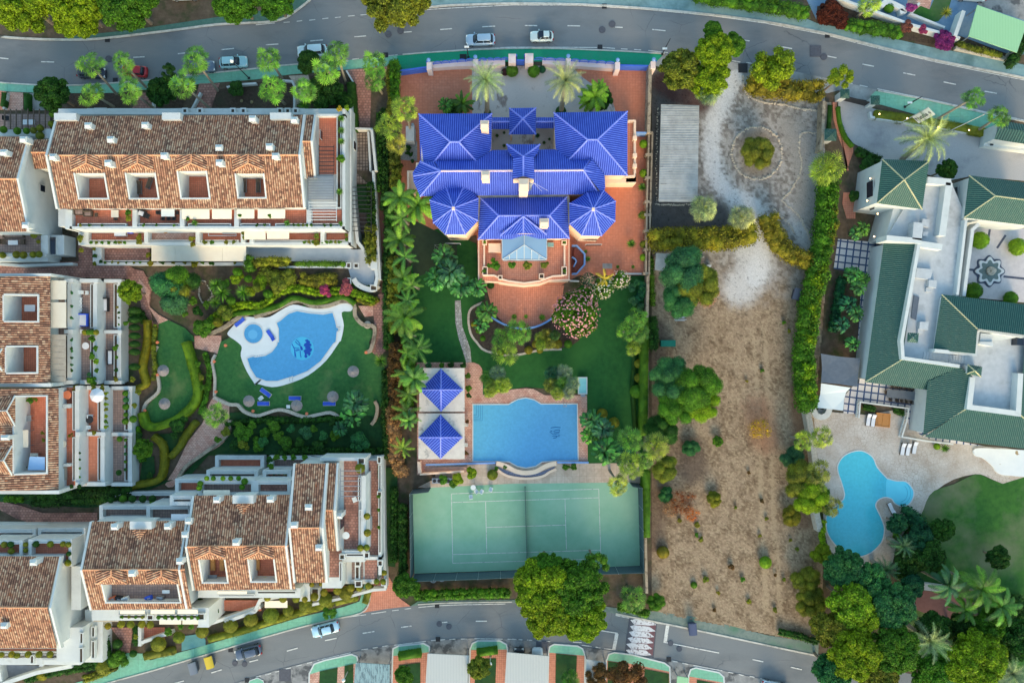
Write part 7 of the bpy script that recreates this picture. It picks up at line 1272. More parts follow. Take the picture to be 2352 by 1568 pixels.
 # flowering oleanders: crowns with blossom clusters
def flowers(par,x,y,rp,z,n,c,flat=.85,sz=.11):
 r=PX(rp,z);p=np.array(W(x,y,z));d=nr.normal(size=(n,3));d[:,2]=abs(d[:,2]);d/=np.linalg.norm(d,axis=1)[:,None];q=d*np.array((r,r,r*flat))*(.93+.1*nr.random((n,1)))
 V,F=leafquads(np.repeat(q,3,0)+.05*nr.normal(size=(3*n,3)),np.repeat(d,3,0)+.3*nr.normal(size=(3*n,3)),sz,sz);me=npmesh('blossom',V,F,[G['clip']]);o=bpy.data.objects.new('blossom',me);COL.objects.link(o);col(o,c,0);b=par.location;o.location=(p[0]-b[0],p[1]-b[1],p[2]-b[2]);o.parent=par
tt=tree('mid',1322,722,56,3.6,'g','large round oleander covered in pale pink blossom','oleander','shrub',flat=.8);flowers(tt,1322,722,56,3.6,300,(206,150,172),.82,.12)
tt=tree('mid',1340,690,34,3.2,'g','upper green oleander with few pink blossoms','oleander','shrub',flat=.8);flowers(tt,1340,690,34,3.2,60,(210,165,185),.82,.11)
tt=tree('small',1385,662,26,1.8,'g','low shrub with tiny white flowers by the villa lawn top','flowering_shrub','shrub');flowers(tt,1385,662,26,1.8,120,(226,222,222),.85,.09)
tt=tree('small',1425,642,23,1.6,'g','white flowering shrub beside the terrace white edging','flowering_shrub','shrub');flowers(tt,1425,642,23,1.6,90,(226,214,220),.85,.09)
tt=tree('ball',1351,643,18,1.8,'bg','domed grey pink shrub at the round terrace corner','flowering_shrub','shrub');flowers(tt,1351,643,18,1.8,160,(186,150,140),.9,.1)
for x,y,r,c,l in((2093,18,14,'purple','small purple bougainvillea by the top right gateway'),(2168,94,27,'purple','large purple bougainvillea at the white wall end'),(2118,70,14,'mag','small magenta bougainvillea on the white wall'),(1905,30,34,'dred','dark red brown bush at the top right pavement'),(1925,45,26,'dred','brown red bush behind the top right pavement'),(748,668,16,'mag','magenta flowering patch above the kidney pool hedge'),(795,660,20,(150,80,96),'pinkish flowering bush left of the curved white wall'),(2080,62,18,(120,70,70),'reddish flowering shrub before the white wall')):
 shrub('mid' if r>20 else 'small',x,y,r,1.2,c,l,'flowering_shrub','shrub',flat=.7)
 # ---- hedges ----
Hd=[('1600,-14 1680,0 1764,10 1815,20 1855,32',40,1.8,'g','long green hedge along the upper blue grey pavement',.2,'l'),
('1944,55 1990,62 2040,68 2070,78',34,1.6,'g','green hedge mass beside the dark red bush',.2,'l'),('2200,100 2240,112 2300,128',14,1.2,'olive','dry straggly hedge before the mint carport',.2,'l'),('2350,60 2345,110 2320,148',26,2.5,'dg','dark hedge right of the mint carport',.2,'l'),
('906,142 906,175 905,230',28,3,'g','hedge left of the villa sliding gate',.22,'l'),('895,150 893,190 897,225 892,260',14,2.5,'oy','yellow edge of the hedge by the brick path',.2,'l'),('905,345 908,400 905,430',26,3,'olive','hedge between villa and apartments, left of blue roof',.22,'l'),
('900,590 905,640 902,700 905,760',30,2.6,'olive','mixed hedge under the feather palms, upper part',.25,'l'),('908,790 905,850 908,920 902,970',32,2.6,'brown','dry brownish hedge under the feather palms',.25,'l'),('900,940 905,1000 910,1060 925,1090',34,2.2,'dead2','dusty grey shrub band left of the pool house',.25,'l'),('930,620 940,700 938,800',24,2,'dg','dark hedge strip along the left of the villa lawn',.2,'l'),
('870,260 870,320 872,400 866,440',16,1.2,'dg','dark creeper along the white apartment wall',.2,'l'),('880,250 885,330 886,400 880,480',18,1.5,'dg','dark green shrubs in the narrow side yard',.25,'l'),('806,190 808,230 812,275 812,300',20,1.4,'dg','dark hedge at left of the brick entry path',.16,'c'),
('850,418 852,470 853,515',22,3,'dg','climbing plants on the side pergola',.25,'l'),('852,520 850,560 853,600',30,3.2,'olive','tall olive climber column beside the grey terrace',.25,'l'),
('1500,552 1560,548 1620,548 1680,545 1728,532',58,3.6,'oy','thick yellow green hedge across the gravel plot',.26,'l'),('1765,498 1780,535 1800,568 1838,592 1872,602',48,3.2,'oy','curved yellow hedge beside the stone edged track',.26,'l'),
('1910,395 1904,455 1901,505 1894,547 1884,605 1878,642 1866,692 1857,742 1854,780 1850,822 1850,860 1855,905 1862,935',50,4,'g','tall ragged green hedge dividing dirt plot and green villa',.3,'l'),
('1725,188 1770,196 1830,205 1890,208',52,3,'oy','brown yellow hedge along the road above the gravel plot',.26,'l'),('1893,1195 1890,1230 1896,1275',16,2,'yg','narrow yellow hedge at the lower left of the turquoise pool',.2,'l'),
('1480,730 1480,800 1479,900 1478,1000',20,2.2,'g','clipped hedge along the villa stone wall, upper',.14,'c'),('1484,1080 1484,1150 1484,1232',19,2.6,'g','clipped hedge between tennis court and dirt plot',.14,'c'),('1458,800 1456,850 1454,900 1460,1000',10,.7,'dg','low hedge edging the right of the villa lawn',.14,'c'),
('925,1160 925,1220 926,1260 925,1320',24,2.2,'dg','dark hedge left of the tennis court',.2,'l'),('955,1368 1010,1366 1070,1364 1120,1364 1168,1362',26,1.9,'g','long bright hedge between tennis court and lower road',.2,'l'),('1420,1395 1450,1400 1490,1412',22,2,'g','low hedge by the fan palm at the crossing',.2,'l'),
('425,785 436,822 449,872 450,918 412,958 362,980 334,975 325,947',20,1.3,'clime','bright curved clipped hedge around the umbrella lawn',.14,'c'),
('336,735 336,785 325,840 333,880 312,892',15,1.2,'oy','olive curved clipped hedge left of the umbrella lawn',.14,'c'),('355,745 352,800 355,850 350,870',12,1,'olive','flowering low hedge inside the left lawn edge',.16,'l'),
('350,1002 372,1022 376,1060 365,1100 325,1112 270,1120',17,1.1,'oy','olive hedge bending round the lower left lawn',.16,'c'),('390,1050 412,1025 425,1000 450,968',15,1.1,'oy','olive hedge joining the curved hedge to the steps',.16,'c'),('470,810 480,850 475,900 460,950',16,.7,'g','flower speckled ground hedge left of the pool lawn',.16,'l'),
('474,745 500,722 530,708 560,700 600,700 640,672 680,662 735,672 780,668 820,675 860,690',20,1.3,'yg','yellow green wavy hedge above the kidney pool, upper line',.18,'l'),('468,762 495,742 530,722 588,716 640,702 675,684 725,695 785,682 815,698',13,.9,'g','green wavy clipped hedge above the kidney pool, lower line',.14,'c'),
('575,605 620,600 660,602',26,2.2,'olive','leafy planting left end of the grey terrace edge',.22,'l'),('680,607 720,606 790,607',14,1.3,'g','low planting along the grey terrace edge',.2,'l'),('690,640 730,645 770,640',34,1.4,'olive','speckled shrub bed above the pool hedge',.22,'l'),('600,625 640,640 670,635',40,1.8,'olive','yellowish shrub mass above the pool hedge',.24,'l'),('570,590 572,620',26,3,'g','green bush at the end of the long awning',.22,'l'),
('860,660 840,662 820,655 805,645',16,.8,'dg','flowering ground cover around the curved white wall',.16,'l'),('820,685 850,695 868,685',18,.8,'olive','brownish hedge at the path end above the pool lawn',.16,'l'),
('330,1508 400,1494',18,.9,'olive','clipped grass green hedge below the round shrubs, left',.14,'c'),('478,1468 530,1456 588,1440',16,.9,'olive','clipped hedge strip below the round shrubs, middle',.14,'c'),('588,1438 680,1410 770,1384 820,1372',16,.9,'olive','clipped hedge strip below the round shrubs, long right part',.14,'c'),('838,1385 846,1358 850,1345',16,1,'olive','short hedge beside the pink lower drive',.14,'c'),
('60,1560 110,1545 170,1535 225,1525',24,1.2,'dg','dark hedge in front of the bottom left corner block',.2,'l'),('190,1560 230,1548 265,1530',20,1,'olive','low hedge at the bottom left pavement edge',.16,'l'),('240,1460 246,1500 255,1530',16,1.5,'dg','dark hedge beside the bottom left entry',.18,'l'),('310,1440 312,1480',14,1.4,'dg','narrow dark hedge right of the brick entry',.18,'l'),('266,1500 280,1515 285,1528',22,1.6,'g','green bush hedge at the teal ramp',.18,'l'),
('70,1148 150,1145 230,1140 300,1132',38,1.6,'dg','dark shrub band below the roof terrace block',.24,'l'),('10,1145 50,1148',16,1,'g','green bush strip at the left edge path',.2,'l'),('312,980 318,1020 325,1060',16,1.2,'g','shrubs along the white sloping wall',.2,'l'),('300,720 320,722 332,740',22,1,'dg','dark groundcover by the lime tree',.2,'l'),
('10,213 6,245',11,1,'dg','dark hedge beside the first orange forecourt',.16,'c'),('61,215 61,252',12,1.1,'dg','dark hedge between the two forecourts',.16,'c'),('640,1040 690,1034 760,1036 880,1036',18,1.6,'dg','dark row hedge above the white corner block',.22,'l'),
('893,450 893,560 890,680 892,800',26,1.8,'dg','dark hedge base along the white apartment wall path',.25,'l'),('888,850 886,950 890,1050',24,1.6,'dg','dark shrub strip between pool lawn and dry hedge',.25,'l'),('925,700 935,780 940,850 935,930',30,1.6,'g','green underplanting at the right of the feather palms',.25,'l'),('2080,1180 2110,1200 2125,1240 2110,1290',44,2.4,'dteal','dark teal shrub belt left of the patchy lawn',.3,'l'),('2060,1320 2100,1330',20,1.5,'dg','dark shrubs above the sunken patio',.25,'l'),('2260,1440 2330,1420 2350,1380',50,2.2,'dg','dark shrub mass right of the sunken patio',.3,'l'),('905,1120 905,1200 905,1290',20,1.2,'dg','dark planting left of the court fence hedge',.25,'l'),('1935,640 1925,700 1915,760',24,1.4,'dteal','dark undergrowth between tall hedge and long green roof',.25,'l'),('520,975 600,965 700,965 780,960',14,.9,'dg','dark low shrubs right below the wavy wall',.25,'l'),
('1890,600 1876,650 1862,720 1858,790',34,4.3,'yg','yellow top of the tall ragged hedge, upper',.3,'l'),('1852,840 1856,880 1860,925',36,4.3,'yg','yellow top of the tall ragged hedge, lower',.3,'l'),('1905,560 1915,520 1912,470',26,4.4,'olive','olive top of the tall ragged hedge by the banded terrace',.3,'l'),  # yellow green and olive patches overlapping the tall hedge
('2010,262 2040,266 2080,272 2130,280 2200,292 2270,306',22,.9,'olive','low clipped hedge below the flags',.14,'c'),('1907,242 1905,270 1902,308',10,1,'dg','dark hedge left of the orange path',.16,'c'),('1926,245 1930,280 1940,310 1952,328 1960,336',8,.8,'g','thin clipped hedge curving along the driveway',.14,'c'),('1970,345 2000,360 2020,368',24,1.6,'dg','dark hedge below the curved drive edge',.18,'l'),
('915,1508 967,1500',18,1.2,'g','square clipped hedge in the second bottom garden',.14,'c'),('1095,1500 1143,1494',16,1.2,'g','square clipped hedge in the third bottom garden',.14,'c'),('1985,935 2010,940',16,.8,'dg','dark planting by the wooden deck, left',.16,'l'),('2055,942 2075,950',16,.8,'dg','dark planting by the wooden deck, right',.16,'l'),
('2092,1250 2060,1235 2075,1200 2100,1178',16,1.2,'g','green shrub border at the left of the patchy lawn',.2,'l'),('1478,650 1472,680 1460,690',22,1.4,'dteal','blue green shrubs at the top right lawn corner',.2,'l'),('1497,730 1502,780 1500,800',28,2.4,'dg','dark shrub at the plot side of the stone wall',.22,'l'),('1495,590 1497,640 1500,700',14,1.5,'g','bushes along the plot side of the wall',.2,'l'),('1880,1475 1840,1462 1790,1452',18,.8,'dg','grassy verge above the lower road end',.2,'l'),('1900,1180 1898,1150 1902,1125',12,1,'g','shrub strip at left rim of the turquoise pool',.2,'l')]
for a,wd,h,c,l,lf,kd in Hd:
 if kd=='c':hedge(P(a),wd,h,c,l,leaf=lf,mat='clip',clipd=True,dens=70)
 else:lobehedge(P(a),wd,h,c,l,leaf=lf)
 # clipped blocks left of the umbrella lawn
for y,r in((713,13),(734,13),(752,12),(771,12),(790,12),(808,12),(842,12)):shrub('ball',309,y,r,.8,'dg','clipped green block shrub in the column beside the stepped terraces','clipped_shrub','shrub','clipped block shrubs',elong=(1.15,.72),flat=.9)
# round clipped shrubs by the lower pavement
for x,y,r in((364,1478,18),(411,1463,14),(464,1450,15),(530,1436,17),(576,1422,17),(622,1412,19),(662,1402,13),(703,1390,17),(748,1377,17),(795,1362,17)):shrub('ball',x,y,r,1.3,'olive','large round clipped shrub below the bottom blocks','clipped_shrub','shrub','round clipped shrubs by the lower pavement',flat=.8)
# balls in the strip by the villa lawn, courtyard and drives
for x,y,r,z,c,l in((1467,868,11,1,'oy','small clipped ball beside the lawn hedge, upper'),(1467,905-70,11,1,'oy','small clipped ball beside the lawn hedge, top'),(1462,899,16,1.4,'g','big square clipped bush beside the lawn hedge'),(1383,950,13,1,'oy','low round olive shrub right of the pool'),(1410,970,13,1,'oy','second low olive shrub right of the pool'),(1131,1090,13,.9,'olive','pointed oval clipped shrub above the tennis court'),(2251,552,21,1.8,'lime','bright round shrub in the courtyard, upper left'),(2337,567,21,1.8,'lime','bright round shrub in the courtyard, upper right'),(2236,668,21,1.8,'g','bright round shrub in the courtyard, lower left'),(2321,685,17,1.4,'g','darker round shrub in the courtyard, lower right'),(1758,1291,15,.9,'lime','single lime ball bush at the lower dirt plot'),(1523,1268,15,.6,'oy','flat yellow green tuft on the lower dirt plot'),(1594,1343,8,.4,'g','tiny green tuft on the lower dirt plot'),(2042,19,12,1,'g','round shrub in the top right white planter'),(1214,804,10,.7,'oy','small clipped ball in the bed below the palms'),(1240,804,8,.6,'oy','tiny clipped ball in the bed right of the lowest palm'),(2152,1025,8,.7,'lime','bright lime shrub in the stone ringed bed'),(763,225,13,1.2,'dg','dark clipped ball among the street bushes'),(1176,163,15,1.2,'g','green shrub at the left of the pedestrian gate'),(1226,164,15,1.2,'g','green shrub at the right of the pedestrian gate'),(1160,166,9,.9,(56,34,44),'dark purple shrub near the pedestrian gate'),(1245,160,9,.9,'dteal','grey green shrub near the pedestrian gate'),(1120,260,9,.8,'dg','dark shrub at the foot of the left date palm'),(1288,256,13,.9,'dg','dark shrub at the foot of the right date palm'),(1127,575+80,9,1,'dg','dark shrub by the terracotta balcony corner'),(262,1516,17,1,'g','light green bush beside the teal ramp'),(270,1478,12,1.2,'dg','dark bush on the brick entry'),(238,1530,18,1.2,'olive','olive round bush at the bottom left pavement'),(97,1550,13,1.2,'oy','yellowish round shrub at bottom left'),(306,1500,9,.9,'dg','small dark shrub beside the ramp corner')):
 shrub('ball',x,y,r,z*.7,c,l,'clipped_shrub','shrub',flat=.8)
 # terrace east of the villa: clipped balls and cycads alternate
for y,r,c in((331,10,'lime'),(398,10,'lime'),(494,10,'olive'),(561,9,'olive'),(591,9,'lime')):
 shrub('ball',1478,y,r,.9,c,'clipped ball shrub along the stone wall of the villa terrace','clipped_shrub','shrub','clipped balls on the villa terrace')
for x,y,r,z,l in((1475,430,13,.8,'cycad by the villa terrace wall, upper'),(1474,495,13,.8,'cycad by the villa terrace wall, lower'),(1181,727,9,.6,'cycad on the round terrace, left one'),(1208,727,7,.5,'small cycad on the round terrace, middle'),(1245,729,11,.7,'cycad on the round terrace, right one'),(1350,595,9,.6,'potted cycad beside the spiral stair'),(1345,578,6,.5,'tiny potted plant above the spiral stair cycad'),(1419,613,6,.4,'small plant at the lower edge of the villa terrace, left'),(1454,613,6,.4,'small plant at the lower edge of the villa terrace, right'),(735,248,22,1,'agave row plant above the right wing, right one'),(700,245,20,1,'agave row plant above the right wing, left one'),(2169,1028,14,.7,'dark cycad in the stone ringed bed'),(497,655,22,1.6,'dracaena at the stone heart bed, upper'),(512,672,26,1.8,'dracaena at the stone heart bed, middle'),(495,695,18,1.4,'dracaena at the stone heart bed, lower'),(560,672,24,1.4,'spiky shrub right of the dracaenas'),(876,828,22,1.2,'dark spiky plant at the right edge of pool lawn'),(2172,30,16,1.2,'yellow green spiky plant at the top right lawn'),(1985,385,12,1,'pale spiky plant beside the green tower'),(1450,560,14,1,'shrubby cycad by the villa terrace lower wall'),(848,470,10,1.6,'spiky plant on the white side wall')):
 shrub('rosette',x,y,r,z,'g' if 'yellow' not in l else 'oy',l,'cycad','plant',flat=1)
for i,(x,y) in enumerate(((784,272),(784,300),(784,325),(783,365),(780,440))):shrub('rosette' if i!=3 else 'small',x,y,11,7.0,'g','spiky plant in the high planter at the right wing','planter_plant','plant','plants in the high right planter')
for x,y,r,c,l in((780,250,8,'yel','yellow croton bush on the roof corner'),(796,248,8,'lime','lime bush on the roof corner'),(448,512,10,'g','spiky tuft below the first cream awning'),(660,512,10,'g','spiky tuft at the terrace planter right of the awnings'),(783,513,8,'g','spiky tuft at the right end of the terrace planter')):shrub('rosette' if 'spiky' in l else 'small',x,y,r,7.2,c,l,'planter_plant','plant')
# planter and pot plants on the apartment terraces
def row(pts,kind,r,z,c,label,group,nm='planter_plant'):
 for q in pts:x,y=q[:2];shrub(kind,x,y,q[2] if len(q)>2 else r,z,(rng.choice(c) if isinstance(c,(list,tuple)) and isinstance(c[0],str) else c),label,nm,'plant',group,flat=.85)
row([(295,478+10,8),(295,500,9),(432,488+15,6),(552,495,6),(620,513-18,6)],'small',8,7.2,['olive','oy','g'],'bushy plant between the upper terraces of the long block','plants between upper terraces')
row([(x,517) for x in(185,206,235,330,360,400,590,608,675,685,697,705,715,745,760)],'small',4.5,7.0,['g','olive','dg'],'small planter plant on the upper terrace edge of the long block','upper terrace planters')
row([(185,548,9),(187,575,7),(320,545,9),(320,556,8),(441,548,8),(443,562,7),(562,545,7),(558,535,6),(728,543,8),(728,558,9)],'small',8,4.2,['olive','oy','olive'],'bush in the middle terrace divider of the long block','middle terrace dividers')
row([(210,557),(222,557),(235,557),(250,557),(265,557),(275,557),(287,557),(470,557,7),(487,557,6),(520,557,6),(537,556,5)]+[(x,556) for x in range(700,790,10)]+[(796,540),(796,550)],'small',5,4.0,['g','olive','g'],'small planter plant on the middle terrace edge of the long block','middle terrace planters')
row([(232,601,5),(216,571,6),(218,588,6),(217,606,6),(242,611-8,4),(258,610-8,3.5),(272,603,4),(290,603,3.5),(308,603,4),(322,603,4),(347,603,9),(341,586,7),(372,602,7),(398,603,5),(424,603,5),(447,604,11),(465,603,5),(485,603,9),(540,603,5)],'small',5,1.1,['g','olive','dg','oy'],'planter plant on the ground terrace edge of the long block','ground terrace planters')
row([(6,586,8),(38,585,9),(54,586,9),(76,585,8),(90,584,8),(90,532,9),(78,540,8),(88,555,5)],'ball',8,4.1,['olive','oy'],'round potted shrub on the far left block terrace','far left terrace shrubs')
row([(8,298,9),(40,301,9),(61,301,8),(77,300,8),(92,295,9),(92,312,10),(120,262,8),(118,285,8)],'ball',8,4.3,['olive','g'],'round shrub on the wall by the wooden pergola','pergola wall shrubs')
row([(26,687,8),(30,688,6),(27,722,8),(33,724,6),(33,800,8),(36,848,7)],'rosette',7,6.9,['g','dg'],'spiky plant in a square roof courtyard of the middle block','roof courtyard plants')
row([(165,y,4.5) for y in(672,703,730,780,800,805,822,838,850)],'small',5,7.0,['dg','teal'],'small plant in the top parapet planter of the middle block','middle block top planters')
row([(195,763,7),(204,763,7),(212,763,7),(221,763,7)],'ball',7,4.6,['oy','g'],'round yellow green shrub on the wall between terraces','divider shrubs of the middle block')
row([(212,778,9),(212,817,9),(220,800,7),(222,830,8),(222,850,7),(210,872,11),(215,880,9),(205,860,6)],'small',8,4,['g','lime','bg'],'leafy plant on the middle floor terrace of the middle block','middle block leafy plants')
row([(273,718,4),(273,730,3),(273,745,3),(266,798,8),(268,820,5),(268,850,6),(266,870,7),(290,742,7),(270,705,4)],'small',5,1.2,['g','dg','oy'],'small plant on the ground terrace of the middle block','middle block ground plants')
row([(176,892,10),(216,892,9),(235,891,8),(165,1000,10),(217,993,7)],'small',9,4.6,['oy','g','oy'],'bush in the divider planters of the roof terrace block','divider bushes of the roof terrace block')
row([(244,y,5.5) for y in(903,915,928,940,955,968,980)],'small',5,4.1,['g','yg','oy'],'planter bush on the middle terrace of the roof terrace block','middle planters of roof terrace block')
row([(288,903,7),(289,918,7),(289,934,8),(289,952,6),(288,967,8)]+[(288,y,4) for y in(1010,1025,1042,1060,1078)]+[(275,1008,7),(273,1085,7),(306,962,9)],'ball',6,1.2,['dg','teal','g'],'round shrub on the lowest terrace of the roof terrace block','lowest planters of roof terrace block')
row([(55,920,8),(70,919,9),(82,917,6),(98,994,5),(100,1010,5),(58,1074,5)],'small',7,7,['g','olive'],'plant on the long roof terrace','long roof terrace plants')
row([(184,y,3.5) for y in(1040,1055,1075,1095)]+[(165,1117,6),(183,1117,6)],'small',4,7,['g','dg'],'small plant on the upper parapet of the roof terrace block','upper planters of roof terrace block')
row([(278,1411+22,9),(300,1433,9),(326,1433,9),(345,1434,9),(248,1437,8)],'ball',9,2.2,['oy','olive'],'round yellowish shrub below the striped slat awning','yellowish shrubs of the lower block')
row([(280+i*16,1416,5) for i in range(4)]+[(365+i*15,1417,6) for i in range(7)],'small',5,6.2,['g','olive'],'small plant in the front planter of the lower block','front planters of the lower block')
row([(462,1384,8),(460,1375,6),(485,1388,7),(476,1425-15,6),(388,1450,11),(496,1400,9),(415,1437,8),(440,1437,8),(312,1460,7)],'small',8,2.5,['dg','g','olive'],'leafy shrub beside the white stair walls of the lower block','shrubs by the lower block stairs')
row([(590,1362,8),(632,1362,9),(670,1362,9),(575,1358,6),(614,1373,8),(650,1375,9),(680,1375,9),(700,1376,7),(688,1347,6),(648,1357,5)],'ball',8,4,['oy','olive'],'round shrub on the front ledge of the middle lower block','front ledge shrubs')
row([(716,1342,6),(738,1340,6),(766,1337,9),(784,1338,8),(775,1356,10),(806,1350,9),(825,1350,8),(744,1360,9),(722,1370,10),(846,1345,8),(865,1335,7),(880,1335,7),(784,1304,8),(804,1278,8),(824,1278,8),(882,1315,7)],'ball',8,3.5,['oy','olive','oy'],'round shrub on the ledges of the white corner block','corner block ledge shrubs')
row([(827,1075,12),(843,1205,0.1),(843,1185,8),(844,1223,9),(842,1257,8),(828,1258,8)],'ball',8,7.2,['oy','olive'],'potted round shrub on the brown corner terrace','brown terrace shrubs')
row([(870,1140,6),(870,1170,5),(870,1210,5),(823,1165,6),(835,1165,6)],'small',5,5,['g','dg'],'small plant in the outer planter of the corner block','outer planter plants')
row([(x,1098,6) for x in(475,490,512,530,548)]+[(562,1105,8),(556,1118,7),(460,1110,7),(458,1120,7)],'ball',7,7.2,['lime','g'],'lime round shrub on the highest white step terrace','lime shrubs on the step terraces')
row([(620,1055,9),(635,1050,9),(655,1050,8),(675,1050,8),(700,1050,8),(622,1070,9)]+[(x,1086,6) for x in(630,642,655,665)]+[(x,1107,7) for x in(612,625,640,655,665)],'small',7,3.4,['dg','g'],'dark green planter bush on the right step terraces','right step terrace bushes')
row([(x,1145,9) for x in(282,304,328,350)]+[(255,1148,7),(350,1152,7)]+[(x,1164,5) for x in(258,270,284,296,310)]+[(x,1160,7) for x in(385,400,415,425)]+[(x,1108,6) for x in(415,430,445)],'ball',7,2.6,['olive','g','dg'],'round bush on the left step terraces','left step terrace bushes')
row([(10,1250,8),(25,1250,8),(26,1265,8),(59,1250,6),(59,1263,6),(83,1249,8),(116,1249,8),(145,1249,7),(157,1250,7),(158,1271,6),(156,1292,8)],'ball',7,7,['olive','oy','dg'],'round shrub on the corner block step terraces','corner step terrace shrubs')
row([(3,1503,7),(27,1502,8),(39,1505,7),(65,1502,8),(90,1502,8),(115,1502,8),(143,1501,7),(155,1478,8),(154,1489,8)],'ball',8,4.1,['olive','oy'],'round shrub along the front ledge of the bottom left block','front ledge shrubs of the bottom left block')
row([(1176,610,11),(1212,610,12),(1251,608,10),(1137,610,13),(1113,556,6),(1111,623,6),(1297,556,5),(1298,622,6)],'small',8,4.2,['g','g','olive'],'potted bush on the terracotta balcony','balcony bushes')
row([(1125,610,7),(1133,598,7)],'small',7,4.3,['g'],'leafy pot plant at the left of the balcony','balcony left pots')
row([(985,838,9),(1015,840,8),(1037,838,10),(1065,840,9),(1075,862,8),(1076,892,9),(1077,908,7)],'small',8,.9,['dg','g','bg'],'potted shrub around the upper pool pavilion','pavilion pots')
row([(1073,968,6),(1071,1040,6)],'small',6,.7,['brown'],'brown leaved pot plant between pavilion and pool','brown pot plants')
row([(1052,1100,16),(1085,1085,17),(1020,1100,14),(1040,1112,12)],'small',14,1,['g','yg'],'leafy shrub below the brick staircase','staircase shrubs')
row([(1140,1075,6),(1300,1072,9),(1318,1072,9),(1160,1072,6)],'small',7,.4,['g'],'low plant strip beside the cascade basin','cascade side plants')
row([(1450,660,12),(1462,650,10),(1475,668,12),(1455,690,14),(1470,705,12),(1478,655,10)],'small',12,1,['teal','bg','lime'],'grey green shrub in the top right corner of the lawn','lawn corner shrubs')
row([(1098,760,6),(1109,777,7),(1088,745,7),(1150,820-10,8),(1280,790,12),(1305,790,10),(1230,790,9),(1340,760,9)],'ball',8,.8,['oy','g'],'small clipped shrub in the bed round the palms','palm bed shrubs')
row([(920,382,7),(938,340,8),(944,355,6),(948,370,6),(936,352,6)],'small',6,.6,['dg'],'dark plant on the grey pebble bed','pebble bed plants')
row([(1142,312,6),(1158,305,5),(1235,312,8),(1250,328,6),(1158,335,6),(1262,320,5)],'rosette',6,.6,['dg'],'small plant in the inner entrance court','inner court plants')
row([(600,650,20),(545,640,16),(575,668,16),(520,715,24),(470,752,26),(640,655,24)],'small',18,1.4,['yg','olive','g'],'mixed shrub in the bed above the kidney pool','pool bed shrubs')
row([(545,625,14),(570,640,12),(590,660,14),(615,675,14),(530,690,14),(500,740,14)],'conif',13,2,['olive','g'],'leaning conical shrub above the kidney pool','conical pool bed shrubs')
row([(520,990,13),(548,975,11),(580,975,12),(605,1015,14),(640,1000,13),(670,985,12),(690,1015,14),(720,985,11),(745,1000,14),(560,1020,15),(500,1010,10),(765,970,11)],'small',12,1.3,['dg','g','teal','olive'],'rounded shrub on the dark grass under the wavy wall','shaded grass shrubs')
row([(455,835,9),(462,865,9),(465,890,8),(400,1000,10),(412,985,9),(345,1090,9),(318,900,8),(310,930,8),(322,1000,9),(318,1035,9),(305,870,8)],'small',9,1,['g','olive','dg'],'low shrub among the curved hedges','curved hedge shrubs')
row([(445,690,12),(455,715,13),(475,700,10),(520,650,12),(485,735,10),(425,720,10)],'small',11,1.3,['olive','dg','g'],'low bush beside the heart shaped stones','heart bed bushes')
row([(1705,1330,7),(1650,1360,6),(1780,1320,5),(1830,1260,6),(1760,1190,6),(1815,1240,5),(1745,1230,5),(1690,1165,5),(1600,1205,9),(1560,1195,7),(1610,1238,7),(1600,1228,6),(1750,1150,6),(1720,1085,5),(1750,850,6),(1715,875,4),(1800,1330,6),(1800,740,6),(1812,760,5),(1680,1300,9),(1620,1330,9),(1720,1380,7),(1780,1400,7),(1640,1400,6)],'small',6,.3,['olive','g','oy','brown'],'small weed tuft on the dry dirt plot','weed tufts','weed_tuft')
# stones
SM=[]
for k in range(4):vv=ICO1[0]*(1+.15*nr.normal(size=(len(ICO1[0]),1)))*np.array((1,.8,.6));m=MB();m.add([tuple(a) for a in vv],[tuple(f) for f in ICO1[1]]);ob=m.build('stone',G['stone']);SM.append(ob.data);bpy.data.objects.remove(ob)
def stones(pts,label,n,sz=.22):
 q=np.array([W(x,y,0)[:2] for x,y in smooth(pts,6,False)]);seg=np.linalg.norm(q[1:]-q[:-1],axis=1);cum=np.concatenate([[0],np.cumsum(seg)]);n=min(n,99);t_=thing('stone_edging',label,'stone edging',(q[0][0],q[0][1],0))
 for i in range(n):
  s=cum[-1]*(i+.5)/n;k=max(min(int(np.searchsorted(cum,s))-1,len(seg)-1),0);p=q[k]+(q[k+1]-q[k])*(s-cum[k])/seg[k]+nr.normal(size=2)*.06;r=sz*rng.uniform(.6,1.3)
  o=bpy.data.objects.new('stone',rng.choice(SM));COL.objects.link(o);o.parent=t_;o.location=(p[0]-q[0][0],p[1]-q[0][1],.08);o.scale=(r,r,r);o.rotation_euler=(0,0,rng.random()*6)
th=np.linspace(0,6.283,26);stones([(1738+58*math.cos(a),352+60*math.sin(a)) for a in th],'ring of pale stones round the bush circle',70)
stones(t(2,0,'2120,700 2130,800 2170,880 2250,925 2350,945')+t(3,0,'150,965 300,1000 510,1025'),'line of pale stones below the road hedge of the plot',60)
stones(t(3,0,'500,1225 400,1220 330,1215 290,1260 290,1400 310,1500')+t(3,1,'280,50 250,110 200,190 130,260 150,300 240,370 300,450 350,540 380,630 440,655'),'long winding line of stones along the right gravel patch',110,.18)
stones(t(3,1,'50,350 130,430 200,500 240,570'),'short line of stones left of the sloping slab track',22,.18);stones(t(2,1,'1310,310 1400,312 1500,314 1640,312'),'row of stones below the grey shelter',34,.14);stones(t(2,0,'1335,980 1330,1200 1325,1400 1320,1560')+t(2,1,'1325,100 1322,300'),'row of stones left of the grey shelter',40,.12)
stones(t(0,1,'1820,1030 1870,1010 1930,1090 1950,1150 1880,1210 1840,1180 1830,1100 1820,1030'),'heart shaped ring of stones in the left garden',40,.14)
for x,y,l in((555,232,'left boulder in the dark bed'),(578,235,'right small boulder in the dark bed')):shrub('ball',x,y,4,.1,(150,140,128),'pale '+l,'boulder','boulder')
